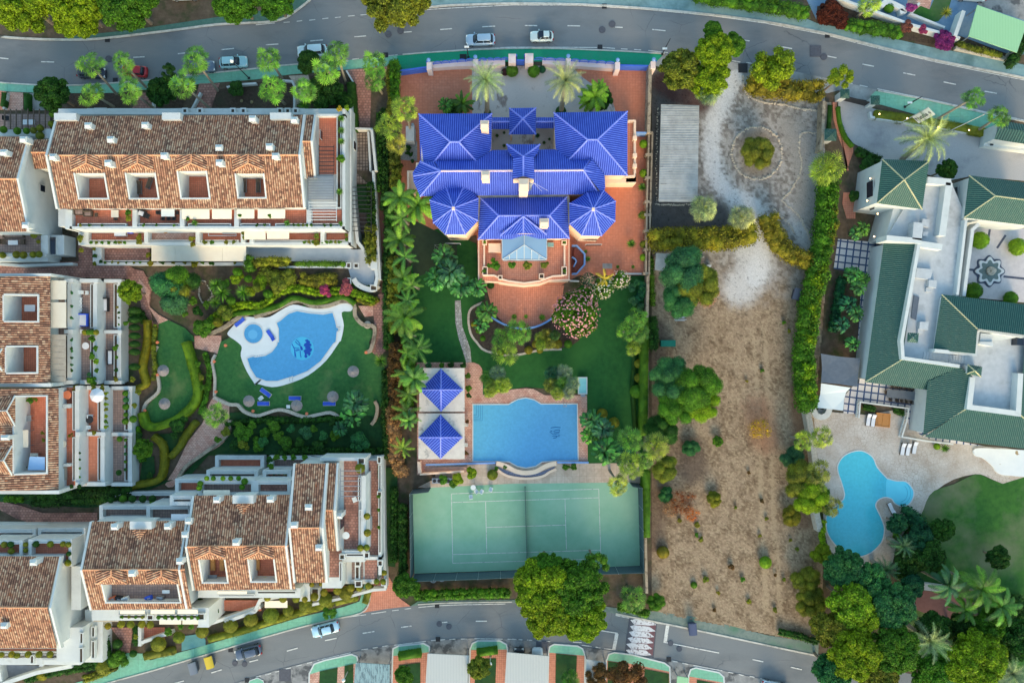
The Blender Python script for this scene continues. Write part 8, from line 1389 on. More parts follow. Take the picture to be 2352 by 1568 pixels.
# ================= VEHICLES =================
def rring(x0,x1,hw,r,z,n=4,tz=0):
 out=[]
 for cx,cy,a0 in((x1-r,hw-r,0),(x0+r,hw-r,math.pi/2),(x0+r,-hw+r,math.pi),(x1-r,-hw+r,1.5*math.pi)):
  for k in range(n+1):a=a0+math.pi/2*k/n;out.append((cx+r*math.cos(a),cy+r*math.sin(a),z))
 return out
def loft(m,rings,cap=True):
 o=0;n=len(rings[0]);v=[p for r in rings for p in r];f=[]
 for i in range(len(rings)-1):
  for k in range(n):f.append((i*n+k,i*n+(k+1)%n,(i+1)*n+(k+1)%n,(i+1)*n+k))
 if cap:f.append(tuple((len(rings)-1)*n+k for k in range(n)));f.append(tuple(range(n))[::-1])
 return m.add(v,f)
def car(x,y,ang,c,label,L=4.3,W_=1.78,hh=1.5,suv=False,roof=None,hatch=True,name='parked_car'):
 p=W(x,y,0);t_=thing(name,label,'car',p,None,R(ang));ORG[t_.name]=(0,0,0)
 h=L/2;m=MB();w2=W_/2
 loft(m,[rring(-h+.08,h-.08,w2-.08,.35,.22),rring(-h,h,w2,.45,.45),rring(-h+.02,h-.03,w2,.48,.7),rring(-h+.1,h-.18,w2-.06,.5,.86),rring(-h+.25,h-.45,w2-.16,.5,.95)])
 b=m.build('body',G['paint'],t_,True);col(b,c,0)
 m=MB();r0=-h+(.28 if hatch else.75);r1=h-1.25
 loft(m,[rring(r0,r1+.15,w2-.17,.3,.9),rring(r0+.28,r1-.42,w2-.3,.28,hh-.1),rring(r0+.34,r1-.5,w2-.34,.28,hh-.06)]);m.build('window',G['glass'],t_,True)
 m=MB();loft(m,[rring(r0+.42,r1-.62,w2-.33,.22,hh-.12),rring(r0+.42,r1-.62,w2-.33,.22,hh-.02),rring(r0+.52,r1-.72,w2-.42,.2,hh+.02)]);rf=m.build('roof',G['paint'],t_,True);col(rf,roof or c,0)
 m=MB()
 for sx in(r0+.45,(r0+r1)/2-.05,r1-.2):
  for sy in(-1,1):m.tube([(sx,sy*(w2-.16),.9),(sx-(.3 if sx>0 else-.1),sy*(w2-.31),hh-.06)],.045,5)
 pl=m.build('pillar',G['paint'],t_);col(pl,c,0)
 for sx in(-h+.8,h-.82):
  for sy in(-1,1):
   m=MB();y0=sy*(w2-.2);y1=sy*(w2+.01);m.add([(sx+.32*math.cos(a),yy,.32+.32*math.sin(a)) for yy in(y0,y1) for a in np.linspace(0,2*math.pi,16,endpoint=False)],[tuple(range(16)),tuple(range(16,32))[::-1]]+[(k,(k+1)%16,16+(k+1)%16,16+k) for k in range(16)]);wh=m.build('wheel',G['tyre'],t_)
   m=MB();y2=sy*(w2+.03);m.add([(sx+.2*math.cos(a),y2,.32+.2*math.sin(a)) for a in np.linspace(0,2*math.pi,12,endpoint=False)],[tuple(range(12))]);m.build('rim',G['metal'],wh)
 for sy in(-1,1):
  m=MB();m.wbox(h-.38,sy*(w2-.32)-.16,h-.08,sy*(w2-.32)+.16,.6,.84);m.build('headlight',G['lamp'],t_)
  m=MB();m.wbox(-h+.01,sy*(w2-.3)-.14,-h+.2,sy*(w2-.3)+.14,.62,.86);m.build('tail_light',G['red'],t_)
  m=MB();m.wbox(r1-.25,min(sy*(w2-.05),sy*(w2+.17)),r1-.1,max(sy*(w2-.05),sy*(w2+.17)),.9,1.05);mi=m.build('wing_mirror',G['paint'],t_);col(mi,c,0)
 return t_
car(216,171,-3,(34,38,54),'dark navy car mostly hidden under the left street palms',4.6);car(314,167,174,(176,26,36),'red hatchback parked under the second street palm',4.1);car(468,158,4,(96,112,128),'grey car hidden under the street palm, nose showing',4.3)
car(540,147,3,(150,196,204),'pale blue green car parked at the green pavement',4.5,hh=1.55);car(720,121,184,(196,220,226),'very pale blue van half covered by dark tree',4.8,hh=1.7);car(1104,95.5,182,(160,186,206),'silver blue hatchback driving above the bright green pavement',4.7);car(1244,88,181,(206,220,216),'small white car with black sunroof on the upper road',3.75,1.65,roof=None)
t_=[o for o in ALL if o['label'].startswith('small white car')][0];m=MB();m.wbox(-.25,-.48,.55,.48,1.525,1.535);m.build('sunroof',G['glass'],t_)
car(750,1440,195,(168,206,228),'light blue saloon parked by the lower green pavement',4.5,hatch=False);car(574,1493,194,(80,92,112),'dark grey blue car parked on the lower road near the bins',4.3);car(2226,-6,175,(204,210,214),'white car cut by the top edge above the mint carport',4.6);car(428,-8,2,(196,214,222),'white car cut by the top edge beside the trees',4.4);car(1234,1512,90,(206,214,218),'white car nose sticking out from under the white carport',4.2);car(1192,1512,90,(40,44,50),'dark car under the white carport',4.2);car(1776,1574,-12,(206,216,224),'white car just entering at the bottom edge of the lower road',4.4)
# wheeled street bins
def bin_(x,y,ang,c,lid,label):
 t_=thing('street_bin',label,'rubbish container',W(x,y,0),None,R(ang));ORG[t_.name]=(0,0,0);m=MB();loft(m,[rring(-.75,.75,.5,.1,.15,2),rring(-.9,.9,.62,.12,1.1,2)]);b=m.build('body',G['obj'],t_);col(b,c,0)
 m=MB();v=[];n=8
 for s in(-.93,.93):
  for k in range(n+1):a=math.pi*k/n;v.append((s,.66*math.cos(a),1.1+.38*math.sin(a)))
 m.add(v,[(k,k+1,n+2+k,n+1+k) for k in range(n)]+[tuple(range(n+1))[::-1],tuple(range(n+1,2*n+2))]);l=m.build('lid',G['obj'],t_);col(l,lid,0)
 for sx in(-.6,.6):
  for sy in(-.4,.4):m=MB();m.wbox(sx-.08,sy-.03,sx+.08,sy+.03,0,.16);m.build('castor',G['tyre'],t_)
bin_(450,1526,105,(70,76,88),(116,124,136),'grey rubbish container with dark end on the lower road');bin_(487,1513,105,(80,86,98),(206,178,62),'rubbish container with yellow lid on the lower road');bin_(1587,1437,95,(62,70,92),(74,84,112),'dark blue rubbish container at the lower road kerb');bin_(1825,677,75,(66,68,78),(90,92,104),'dark open skip like container beside the tall hedge')
# ================= STREET LAMPS, FLAGS =================
def lamp(bx,by,hx,hy,h,label,c='dark',glob=False):
 b=W(bx,by,0);a=W(hx,hy,h);t_=thing('street_lamp',label,'street lamp',b);m=MB();m.tube([b,(b[0],b[1],h-.3) if not glob else(b[0],b[1],h),],[.09,.05],8);m.build('pole',G[c],t_);m=MB();m.wbox(b[0]-.18,b[1]-.18,b[0]+.18,b[1]+.18,0,.15);m.build('base',G['dark'],t_)
 if glob:m=MB();m.lathe([(.05,0),(.22,.08),(.3,.28),(.22,.48),(.05,.56)],(b[0],b[1],h),14);m.build('globe',G['lamp'],t_,True)
 else:m=MB();m.tube([(b[0],b[1],h-.3),a],.05,6);m.build('arm',G[c],t_);m=MB();m.wbox(a[0]-.35,a[1]-.14,a[0]+.35,a[1]+.14,h-.05,h+.06);m.build('lamp_head',G['lamp'],t_)
lamp(572,180,551,155,6.5,'globe street lamp on the green pavement by the blue green car','dark',True);lamp(1076,133,1072,108,5.5,'thin street lamp beside the silver blue car');lamp(1521,125,1527,112,6,'street lamp left of the yellow green plot tree');lamp(2078,246,2090,236,5,'dark street lamp on the right green pavement');lamp(799,1541,799,1541,2.6,'white globe lamp in the first bottom garden','pole',True);lamp(1127,1504,1127,1504,2.6,'white globe lamp in the third bottom garden','pole',True)
# flag with lettering
fl=thing('flag','white banner flag reading Natalia with diamond emblem on a leaning view pole','flag',W(2063,287,0))
b=np.array(W(2063,286,0));topz=8.0;tp=np.array((b[0],b[1],topz));m=MB();m.tube([tuple(b),tuple(tp)],.07,8);m.build('pole',G['pole'],fl)
# the banner hangs from the upper pole, facing west-south so that it is read from the side
q=[np.array(W(x,y,z)) for x,y,z in((2090,268,3.6),(2126,243,8.0),(2138,262,7.4),(2102,285,3.0))]
d=b[:2]-np.array(W(2126,243,8.0))[:2]
def onpole(z):return np.array((b[0]+.08,b[1],z))
zt,zb_=7.9,3.7;wdv=np.array((1.25,-.9,-.35));A0=onpole(zt);B0_=onpole(zb_);C0=B0_+wdv;D0=A0+wdv
nrm=np.cross(B0_-A0,wdv);nrm/=np.linalg.norm(nrm);nrm=-nrm if nrm[2]<0 else nrm
m=MB();e_=nrm*.01;m.add([tuple(A0-e_),tuple(B0_-e_),tuple(C0-e_),tuple(D0-e_),tuple(A0+e_),tuple(B0_+e_),tuple(C0+e_),tuple(D0+e_)],[(0,1,2,3),(7,6,5,4),(0,4,5,1),(1,5,6,2),(2,6,7,3),(3,7,4,0)]);bn=m.build('banner',mk('banner_cloth',C(220,224,218),rough=.8),fl)
ex=(A0-B0_);ex/=np.linalg.norm(ex);ey=-wdv/np.linalg.norm(wdv);ey=ey-np.dot(ey,ex)*ex;ey/=np.linalg.norm(ey);ez=np.cross(ex,ey)
tc=bpy.data.curves.new('lettering','FONT');tc.body='Natalia';tc.size=1.0;tc.align_x='CENTER';tc.align_y='CENTER';tc.extrude=.004;tc.offset=.012
to=bpy.data.objects.new('lettering_tmp',tc);COL.objects.link(to);bpy.context.view_layer.update();dg=bpy.context.evaluated_depsgraph_get();tm=bpy.data.meshes.new_from_object(to.evaluated_get(dg));bpy.data.objects.remove(to)
from mathutils import Matrix,Vector
cen=(B0_+C0)/2*.62+(A0+D0)/2*.38;sg=1 if ez[2]>0 else-1;cen=cen+nrm*.03;M4=Matrix([(ex[0],ey[0],ez[0],cen[0]),(ex[1],ey[1],ez[1],cen[1]),(ex[2],ey[2],ez[2],cen[2]),(0,0,0,1)])
if ez[2]<0:print('TEXT FLIPPED')
tm.transform(M4);tm.transform(Matrix.Translation(-Vector(fl.location)));tm.name='lettering';tm.materials.append(G['dark']);lo=bpy.data.objects.new('lettering',tm);COL.objects.link(lo);lo.parent=bn;bn_loc=bn.location
m=MB();cen2=(B0_+C0)/2*.14+(A0+D0)/2*.86+nrm*.03
for s0,s1 in((.34,.24),(.18,.1)):
 pts=[cen2+ex*.62*s0,cen2+ey*s0,cen2-ex*.62*s0,cen2-ey*s0];p2=[cen2+ex*.62*s1,cen2+ey*s1,cen2-ex*.62*s1,cen2-ey*s1]
 for k in range(4):m.add([tuple(pts[k]),tuple(pts[(k+1)%4]),tuple(p2[(k+1)%4]),tuple(p2[k])],[(0,1,2,3)])
em=m.build('emblem',G['dark'],fl);em.parent=bn
b=W(2175,304,0);fp=thing('flag_pole','bare pale flag pole beside the large date palm','flag pole',b);m=MB();m.tube([b,(b[0],b[1],8.6)],[.08,.06],8);m.build('pole',G['orange'] if 0 else G['pole'],fp);m=MB();m.lathe([(.02,0),(.1,.06),(.02,.16)],(b[0],b[1],8.6),8);m.build('finial',G['metal'],fp);m=MB();m.wbox(b[0]-.5,b[1]-.5,b[0]+.5,b[1]+.5,0,.12);m.build('plinth',G['concrete'],fp)
for x,y,l in((2020,262,'left lit garden spotlight in the strip hedge'),(2084,272,'lit garden spotlight under the flag'),(2156,292,'lit garden spotlight by the bare pole'),(2226,299,'right lit garden spotlight in the strip hedge'),(1999,410,'upper lit wall lamp on the green villa'),(1992,461,'lower lit wall lamp on the green villa'),(2016,491,'lit wall lamp beside the small arch'),(2008,543,'lit wall lamp by the banana plants')):
 t_=thing('spotlight',l,'lamp',W(x,y,.9));m=MB();a=W(x,y,1.2 if y<400 else 5);m.lathe([(.06,0),(.12,.06),(.14,.16)],(a[0],a[1],a[2]-.2),10);m.build('housing',G['dark'],t_);m=MB();m.lathe([(.12,0),(.12,.03)],(a[0],a[1],a[2]-.03),10);m.build('bulb',G['lit'],t_)
 # ================= GARDEN FURNITURE =================
def wb(x0,y0,x1,y1,z0,z1):m=MB();m.wbox(x0,y0,x1,y1,z0,z1);return m
def lounger(x,y,ang,label,cush,frm,z=0,nm='sun_lounger',group=None):
 t_=thing(nm,label,'sun lounger',W(x,y,z),group,R(ang));ORG[t_.name]=(0,0,0)
 m=MB();m.wbox(-1,-.36,1,-.30,.26,.34);m.wbox(-1,.30,1,.36,.26,.34);m.wbox(-1,-.3,-.94,.3,.26,.34);m.wbox(.94,-.3,1,.3,.26,.34);m.build('frame',G[frm],t_)
 for sx in(-.85,.85):
  for sy in(-.33,.33):wb(sx-.03,sy-.03,sx+.03,sy+.03,0,.26).build('leg',G[frm],t_)
 m=MB();loft(m,[rring(-.95,.32,.29,.06,.34,2),rring(-.97,.34,.30,.06,.40,2),rring(-.95,.32,.28,.06,.44,2)]);m.build('cushion',G[cush],t_)
 m=MB();m.add([(.36,-.29,.36),(.98,-.29,.62),(.98,.29,.62),(.36,.29,.36),(.34,-.29,.44),(.95,-.29,.71),(.95,.29,.71),(.34,.29,.44)],[(3,2,1,0),(4,5,6,7),(0,1,5,4),(1,2,6,5),(2,3,7,6),(3,0,4,7)]);m.build('backrest',G[cush],t_);return t_
for x,y,a,l in((612,901,-35,'blue lounger tilted at an angle near the pool rim'),(607,926,0,'blue lounger below the tilted one'),(679,914,0,'blue lounger above the middle thatched umbrella'),(758,926,180,'blue lounger under the right thatched umbrella'),(553,740,38,'blue lounger on the white deck above the paddling pool'),(624,770,-55,'blue lounger between paddling pool and big pool')):lounger(x,y,a,l,'bluecush','white')
for x,y,a,l in((1992,963,82,'white sunbed left of the wooden deck, left of pair'),(2003,965,82,'white sunbed left of the wooden deck, right of pair'),(2071,1030,80,'white sunbed of the lower trio, left'),(2083,1031,80,'white sunbed of the lower trio, middle'),(2098,1027,80,'white sunbed of the lower trio, right')):lounger(x,y,a,l,'whitecloth','darkwood')
lounger(2045,1166,-65,'white folding lounger on the spur between the turquoise pools','whitecloth','darkwood')
for x,y,l in((491,1293,'orange lounger on roof terrace, left of the pair'),(512,1293,'orange lounger on roof terrace, right of the pair'),(593,1292,'single orange lounger on the right small roof terrace')):lounger(x,y,90,l,'wood','wood',6.3)
for x,y,a,l in((323,432,90,'dark lounger on the second roof terrace, left'),(346,420,70,'dark lounger on the second roof terrace, tilted right'),(563,428,90,'dark lounger on the fourth roof terrace, left'),(595,428,90,'dark lounger on the fourth roof terrace, right')):lounger(x,y,a,l,'wicker','metal',6.3)
lounger(280,538,0,'white cushioned lounger on the middle terrace','whitecloth','white',3.1);lounger(197,440,90,'white slatted lounger in the first roof terrace','white','white',6.3)
def umb(x,y,r,label,h=2.3,mat='thatch',n=24,nm='thatched_umbrella'):
 p=W(x,y,h*.8);t_=thing(nm,label,'umbrella',(p[0],p[1],0));m=MB()
 pr=[(r*1.0,h-.62),(r*1.02,h-.56),(r*.7,h-.3),(r*.68,h-.25),(r*.35,h-.08),(.12,h+.08),(.04,h+.2)];m.lathe(pr,(p[0],p[1],0),n,.04 if mat=='thatch' else 0);m.build('canopy',G[mat],t_);m=MB();m.lathe([(.05,0),(.05,h-.2)],(p[0],p[1],0),8);m.build('pole',G['darkwood'],t_);m=MB();m.lathe([(.3,0),(.3,.08)],(p[0],p[1],0),12);m.build('base',G['concrete'],t_)
for x,y,l in((374,851,'thatched umbrella on the left lawn, upper one'),(377,927,'thatched umbrella on the left lawn, lower one'),(571,921,'thatched umbrella at the left end of the pool lawn'),(811,853,'thatched umbrella alone right of the kidney pool'),(764,911,'thatched umbrella over the right blue lounger'),(681,931,'thatched umbrella below the middle blue lounger')):umb(x,y,.92,l)
def parasol(x,y,z,r,label,n=8):
 z=ZM(x,y,z)
 p=W(x,y,z+2.3);t_=thing('parasol',label,'parasol',(p[0],p[1],z));m=MB();m.lathe([(r,2.0),(r*.5,2.28),(.05,2.5)],(p[0],p[1],z),n);m.build('canopy',G['whitecloth'],t_);m=MB();m.lathe([(.03,0),(.03,2.4)],(p[0],p[1],z),6);m.build('pole',G['metal'],t_)
parasol(220,908,3.1,1.15,'white open parasol on the roof terrace block')
def table(x,y,z,r,label,mat='white',rect=None,h=.74,ang=0,nm='table'):
 z=ZM(x,y,z)
 t_=thing(nm,label,'table',W(x,y,z),None,R(ang));ORG[t_.name]=(0,0,0)
 m=MB()
 if rect:loft(m,[rring(-rect[0]/2,rect[0]/2,rect[1]/2,.05,h-.05,2),rring(-rect[0]/2,rect[0]/2,rect[1]/2,.05,h,2)])
 else:m.lathe([(r,h-.05),(r,h-.01),(r*.97,h)],(0,0,0),20)
 m.build('tabletop',G[mat] if isinstance(mat,str) else mat,t_)
 k=(rect[0]/2-.1,rect[1]/2-.1) if rect else(r*.6,r*.6)
 for sx in(-1,1):
  for sy in(-1,1):wb(sx*k[0]-.03,sy*k[1]-.03,sx*k[0]+.03,sy*k[1]+.03,0,h-.05).build('leg',G['metal'],t_)
def chair(x,y,z,ang,label,mat='white',group=None,s=.27,nm='garden_chair'):
 z=ZM(x,y,z)
 t_=thing(nm,label,'chair',W(x,y,z),group,R(ang));ORG[t_.name]=(0,0,0);m=MB();loft(m,[rring(-s,s,s,.06,.40,2),rring(-s,s,s,.06,.45,2)]);m.build('seat',G[mat],t_)
 m=MB();m.add([(-s,-s,.45),(-s-.1,-s,.9),(-s-.1,s,.9),(-s,s,.45),(-s+.05,-s,.45),(-s-.05,-s,.9),(-s-.05,s,.9),(-s+.05,s,.45)],[(0,1,2,3),(7,6,5,4),(0,4,5,1),(1,5,6,2),(2,6,7,3),(3,7,4,0)]);m.build('backrest',G[mat],t_)
 for sx in(-1,1):
  for sy in(-1,1):wb(sx*(s-.05)-.02,sy*(s-.05)-.02,sx*(s-.05)+.02,sy*(s-.05)+.02,0,.4).build('leg',G[mat],t_)
 for sy in(-1,1):wb(-s,sy*s-.03,s-.05,sy*s+.03,.62,.66).build('armrest',G[mat],t_)
W_=mk('white_plastic',C(214,220,220),rough=.5);G['plastic']=W_
table(1087.5,1117,0,.42,'round white plastic table at the tennis court corner','plastic')
for x,y,a in((1094,1126,130),(1107,1126,60),(1128,1121,70),(1082,1138,100)):chair(x,y,0,a,'white plastic chair at the upper edge of the tennis court','plastic','white chairs at the tennis court')
chair(603,913,0,40,'white plastic chair between the two left blue loungers','plastic');table(664,933,0,.3,'small square white table beside the lower thatched umbrella','plastic',(.6,.55),.45)
chair(1071,974,0,180,'white chair between pavilion and pool, upper','plastic');chair(1070,1020,0,180,'white chair between pavilion and pool, lower','plastic')
def box_sofa(x,y,z,w,d,label,mat='wicker',ang=0,cat='sofa',nm='sofa'):
 z=ZM(x,y,z)
 t_=thing(nm,label,cat,W(x,y,z),None,R(ang));ORG[t_.name]=(0,0,0);wb(-w/2,-d/2,w/2,d/2,.1,.38).build('base',G[mat],t_);m=MB();m.wbox(-w/2,d/2-.2,w/2,d/2,.38,.8);m.build('backrest',G[mat],t_)
 for s in(-1,1):wb(s*w/2-(.16 if s>0 else 0),-d/2,s*w/2+(.16 if s<0 else 0),d/2-.2,.38,.6).build('armrest',G[mat],t_)
 m=MB();loft(m,[rring(-w/2+.18,w/2-.18,d/2-.14,.08,.38,2),rring(-w/2+.18,w/2-.18,d/2-.14,.08,.5,2)]);m.build('cushion',G['greyfloor' if mat=='wicker' else 'whitecloth'],t_)
box_sofa(186,488,6.1,1.5,.9,'dark wicker sofa on the left upper terrace');box_sofa(206,492,6.1,1.3,.8,'dark wicker loveseat beside the upper terrace sofa');table(270,493,6.1,.5,'beige square table on the left upper terrace','awning',(1.1,1.1));chair(225,495,6.1,180,'dark wicker chair facing the loveseat','wicker');chair(270,503,6.1,90,'dark chair below the beige square table','wicker')
box_sofa(328,491,6.1,1.2,1.0,'tilted black wicker sofa on the second upper terrace','dark',-20);chair(342,497,6.1,150,'black wicker armchair on the second upper terrace','dark',None,.35);table(391,491,6.1,1,'white rectangular dining table on the second upper terrace','plastic',(2.0,1.1))
for i,(x,y,a) in enumerate(((378,503,90),(391,503,90),(403,503,90),(370,490,0),(410,490,180))):chair(x,y,6.1,a,'dark chair around the white dining table','dark','chairs around the white dining table')
table(363,530,3.1,1,'pale rectangular table on the middle terrace','plastic',(1.3,.7));table(386,530,3.1,.5,'round brown table on the grey rug','wood');chair(225,530,3.1,90,'white folding chair on the middle terrace, left one','plastic');chair(238,530,3.1,90,'white folding chair on the middle terrace, right one','plastic')
box_sofa(303,532,3.1,.8,.7,'small navy seat on the middle terrace','bluecush',0,'seat','seat');table(530,533,3.1,1,'grey table on the white framed rug','metal',(2.0,.8))
box_sofa(36,540,3.1,3.2,.9,'long dark sofa on the far left terrace');table(34,558,3.1,1,'glass topped low table on the far left terrace','whitecloth',(1.5,.7),.42);chair(12,556,3.1,0,'dark armchair left of the low table','wicker',None,.4);chair(57,557,3.1,180,'dark armchair right of the low table','wicker',None,.4);table(73,284,.1,1,'white covered table below the wooden pergola','whitecloth',(1.9,.8));chair(20,274,.1,0,'dark chair below the wooden pergola','dark',None,.35)
table(76,708,6.3,1,'white table in the upper square roof courtyard','whitecloth',(1.6,1.0));
for i,(x,y,a) in enumerate(((192,672,0),(204,673,180))):chair(x,y,3.1,a,'white chair on the middle floor terrace, upper pair','plastic','white terrace chairs')
for i,y in enumerate((688,697,706,712)):chair(188,y,3.1,0,'white chair along the terrace wall','plastic','white chairs in a row')
box_sofa(195,735,3.1,1.4,2.0,'white and blue striped sofa group on the middle terrace','bluecush');table(203,794,3.1,.55,'oval grey table among terrace plants','whitecloth');table(161,906,6.1,.65,'round salmon coloured table on the roof terrace block','orange');table(150,1017,6.1,.62,'round beige table on the lower roof terrace block','awning')
table(212,962,3.1,.6,'dark round table under leafy shade on brown floor','dark');chair(213,955,3.1,0,'white chair beside the dark round table, upper','plastic');chair(208,980,3.1,0,'white chair beside the dark round table, lower','plastic')
box_sofa(149,1085,6.1,.9,2.0,'grey sofa against the white wall, lower roof terrace','greyawn');box_sofa(257,820,.2,1.0,2.4,'black sofa on the dark ground terrace','dark');box_sofa(246,700,.2,.9,2.2,'black sofa on the upper ground terrace','dark')
table(68,959,6.3,1,'grey table on the long roof terrace','metal',(1.5,.9));box_sofa(55,980,6.3,1.2,.6,'grey bench on the long roof terrace','metal');table(86,1043,6.3,1,'beige table near the blue cloth on the roof terrace','awning',(1.2,.6));
aw=thing('shade_cloth','pale blue shade cloth on the long roof terrace','shade cloth',W(83,1065,6));part('cloth',aw,mk('pale_blue_cloth',C(150,184,222),C(164,196,228),1),lambda m:m.add([W(*p) for p in((68,1048,8.3),(103,1049,8.2),(103,1079,8.2),(64,1079,8.3))],[(0,1,2,3)]));part('post',aw,'metal',lambda m:[m.wbox(W(x,y,8.2)[0]-.04,W(x,y,8.2)[1]-.04,W(x,y,8.2)[0]+.04,W(x,y,8.2)[1]+.04,6.2,8.2) for x,y in((70,1050),(101,1051),(101,1077),(67,1077))])
aw=thing('shade_cloth','crumpled cream cover on the long roof terrace','shade cloth',W(54,1007,6));part('cloth',aw,'awning',lambda m:m.add([W(*p) for p in((44,988,7.9),(65,987,7.7),(65,1027,7.6),(43,1026,7.9))],[(0,1,2,3)]));part('post',aw,'metal',lambda m:[m.wbox(W(x,y,7.6)[0]-.04,W(x,y,7.6)[1]-.04,W(x,y,7.6)[0]+.04,W(x,y,7.6)[1]+.04,6.2,7.6) for x,y in((63,990),(63,1024))])
table(797,1226,6.1,.55,'oval pale table on the brown corner terrace','plastic');chair(816,1145,6.1,200,'white armchair on the brown terrace, upper','plastic',None,.35);chair(832,1176,6.1,90,'white chair by the planter on the brown terrace','plastic',None,.35);chair(832,1246,6.1,120,'white chair at the lower end of the brown terrace','plastic',None,.35);table(852,1197,3.1,1,'long grey table on the outer narrow terrace','metal',(.7,2.0));box_sofa(846,1110,3.1,.8,1.6,'white sofa on the outer narrow terrace','plastic');chair(848,1090,3.1,0,'pale armchair on the outer narrow terrace','plastic',None,.35);table(613,1327,6.3,.4,'round yellow green table on the small roof terrace',mk('lime_top',C(204,206,110),rough=.5));table(490,1322,6.3,1,'glass table frame on the left small roof terrace','metal',(1.7,.8))
for x,y,c,l in((262,1372,'orange','orange bundle on the grey roof terrace'),(277,1371,'dark','dark bin on the grey roof terrace'),(345,1370,'bluecush','blue toys on the grey roof terrace, left'),(372,1370,'metal','grey clutter on the grey roof terrace'),(292,1372,'plastic','white crate on the grey roof terrace')):box_sofa(x,y,7.3,.9,.6,l,c,rng.uniform(-20,20),'clutter','storage_box')
table(384,1356,7.3,1,'white low table on the grey roof terrace','plastic',(1.1,.5),.4)
# right villa: dining set, wooden deck, hot tub etc.
table(2064,905,0.05,1,'long dark glass dining table under the green roof edge','sail',(4.6,1.3),.76,-6)
for k in range(6):chair(2046+k*10,887+k*1.2,0.05,-96,'grey wicker dining chair on the upper side','wicker','upper dining chairs',.24)
for k in range(5):chair(2041+k*11+(4 if k else 0),916+k*1.6,0.05,84,'grey wicker dining chair on the lower side','wicker','lower dining chairs',.24)
for x,y,a,l in((2032,900,0,'wicker chair at the left head of the dining table'),(2099,908,180,'wicker chair at the right head of the dining table')):chair(x,y,.05,a,l,'wicker',None,.28)
wd=thing('wooden_platform','wooden slatted double platform by the white sunbeds','platform',W(2030,963,0));
m=MB()
for k in range(11):f=k/11;a=W(2015,948+30*f,.35);b_=W(2044,951+30*f,.35);m.add([(a[0],a[1],.3),(b_[0],b_[1],.3),(b_[0],b_[1]-.16,.3),(a[0],a[1]-.16,.3),(a[0],a[1],.36),(b_[0],b_[1],.36),(b_[0],b_[1]-.16,.36),(a[0],a[1]-.16,.36)],[(4,5,6,7),(0,4,7,3),(1,2,6,5),(2,3,7,6),(0,1,5,4)])
m.build('slat',G['wood'],wd);part('frame',wd,'wood',lambda m:(m.bar(P('2014,948 2045,951 2043,981 2012,977'),.12,.1,.42,closed=True,zpix=.4),m.bar(P('2030,949 2027,979'),.12,.1,.42,zpix=.4)))
ht=thing('hot_tub','small pale turquoise hot tub beside the palm clump','hot tub',W(1339,885,0));part('shell',ht,'white',lambda m:m.frame(1328,866,1349,905,.14,0,.85));part('water',ht,mk('tub_water',C(130,196,196),C(150,210,206),2,rough=.1),lambda m:m.box(1330,868,1347,903,.1,.7));part('step',ht,'metal',lambda m:m.box(1334,905,1344,911,0,.3))
T1('covered_tank',MB().box(1518,781,1552,796,0,.9),mk('green_tarp',C(24,110,92),C(34,124,104),2),'dark green covered tank at the left of the dirt plot','tank')
for x,y,l in((1564,727,'upper stack of white posts beneath the feathery trees'),(1565,733,'lower stack of white posts beneath the feathery trees')):T1('post_stack',MB().box(x-16,y,x+12,y+1.6,0,.25).box(x-14,y+2,x+8,y+3.6,0,.25),G['whiteroof'],l,'posts')
T1('bench',MB().box(1620,612,1632,626,0,.5).box(1624,608,1634,612,0,.8),G['whiteroof'],'small grey white bench seat right of the feathery trees','bench');T1('garden_slab',MB().box(1601,588,1618,592,0,.4),G['concrete'],'pale block under the yellow hedge','block')
for x,y in((1395,617),):T1('drain_slab',MB().box(x-11,y-12,x+11,y,0,.08),G['concrete'],'pale square slab on the lower terrace edge','slab')
T1('skimmer_cover',MB().box(1414,952,1423,962,0,.06),G['white'],'small white square cover on the villa lawn','cover');T1('skimmer_cover',MB().box(1428,973,1438,980,0,.06),G['concrete'],'grey square cover near the tennis corner palms','cover');T1('rag_heap',MB().lathe([(.25,0),(.3,.2),(.2,.4),(.28,.6),(.1,.9)],W(1571-0+0-0,340,0),10),G['whiteroof'],'white rag heap near the grey shelter','rags')
ac=thing('heat_pump_row','row of four grey fan units below the pool house','machine',W(1016,1103,0));part('housing',ac,'metal',lambda m:m.box(992,1098,1038,1110,0,1.1))
for k in range(4):m=MB();a=W(998+k*10.5,1104,1.12);m.lathe([(.28,0),(.28,.04),(.1,.05)],a,14);m.build('fan_grille',G['dark'],ac)
T1('sofa_cover',MB().box(1122,559,1150,579,3.36,4.2),G['cream'],'cream covered furniture left of the conservatory','cover');T1('outdoor_sofa',MB().box(1258,557,1272,566,3.36,3.9),mk('teal_cushion',C(120,160,160)),'teal cushion seat right of the conservatory','seat')
# pots on walls
for x,y,l in((364,864-4,'terracotta pot at the left lawn edge, upper'),):
 if l!='x':m=MB();m.lathe([(.16,0),(.24,.4),(.2,.42)],W(x,y,.5),10);T1('flower_pot',m,G['orange'],l,'pot')
for x,y,l in((335,942,'terracotta pot at the lower end of the bright curved hedge'),(494,830,'terracotta pot on the edging left of the pool lawn, upper'),(498,899,'terracotta pot on the edging left of the pool lawn, lower'),(583,943,'terracotta pot at the left of the wavy wall'),(706,949,'terracotta pot at the middle of the wavy wall'),(842,809,'terracotta pot at the right end of the pool lawn'),(520,793,'orange pot on the wall above the paddling pool'),(364,786,'terracotta pot above the left lawn')):m=MB();m.lathe([(.16,0),(.25,.4),(.2,.42)],W(x,y,.6),10);T1('flower_pot',m,G['orange'],l,'pot')
m=MB();m.lathe([(.5,0),(.62,.35),(.55,.4)],W(845,746,.0),14);T1('round_planter',m,G['stone'],'round stone planter in the pink path corner','planter')
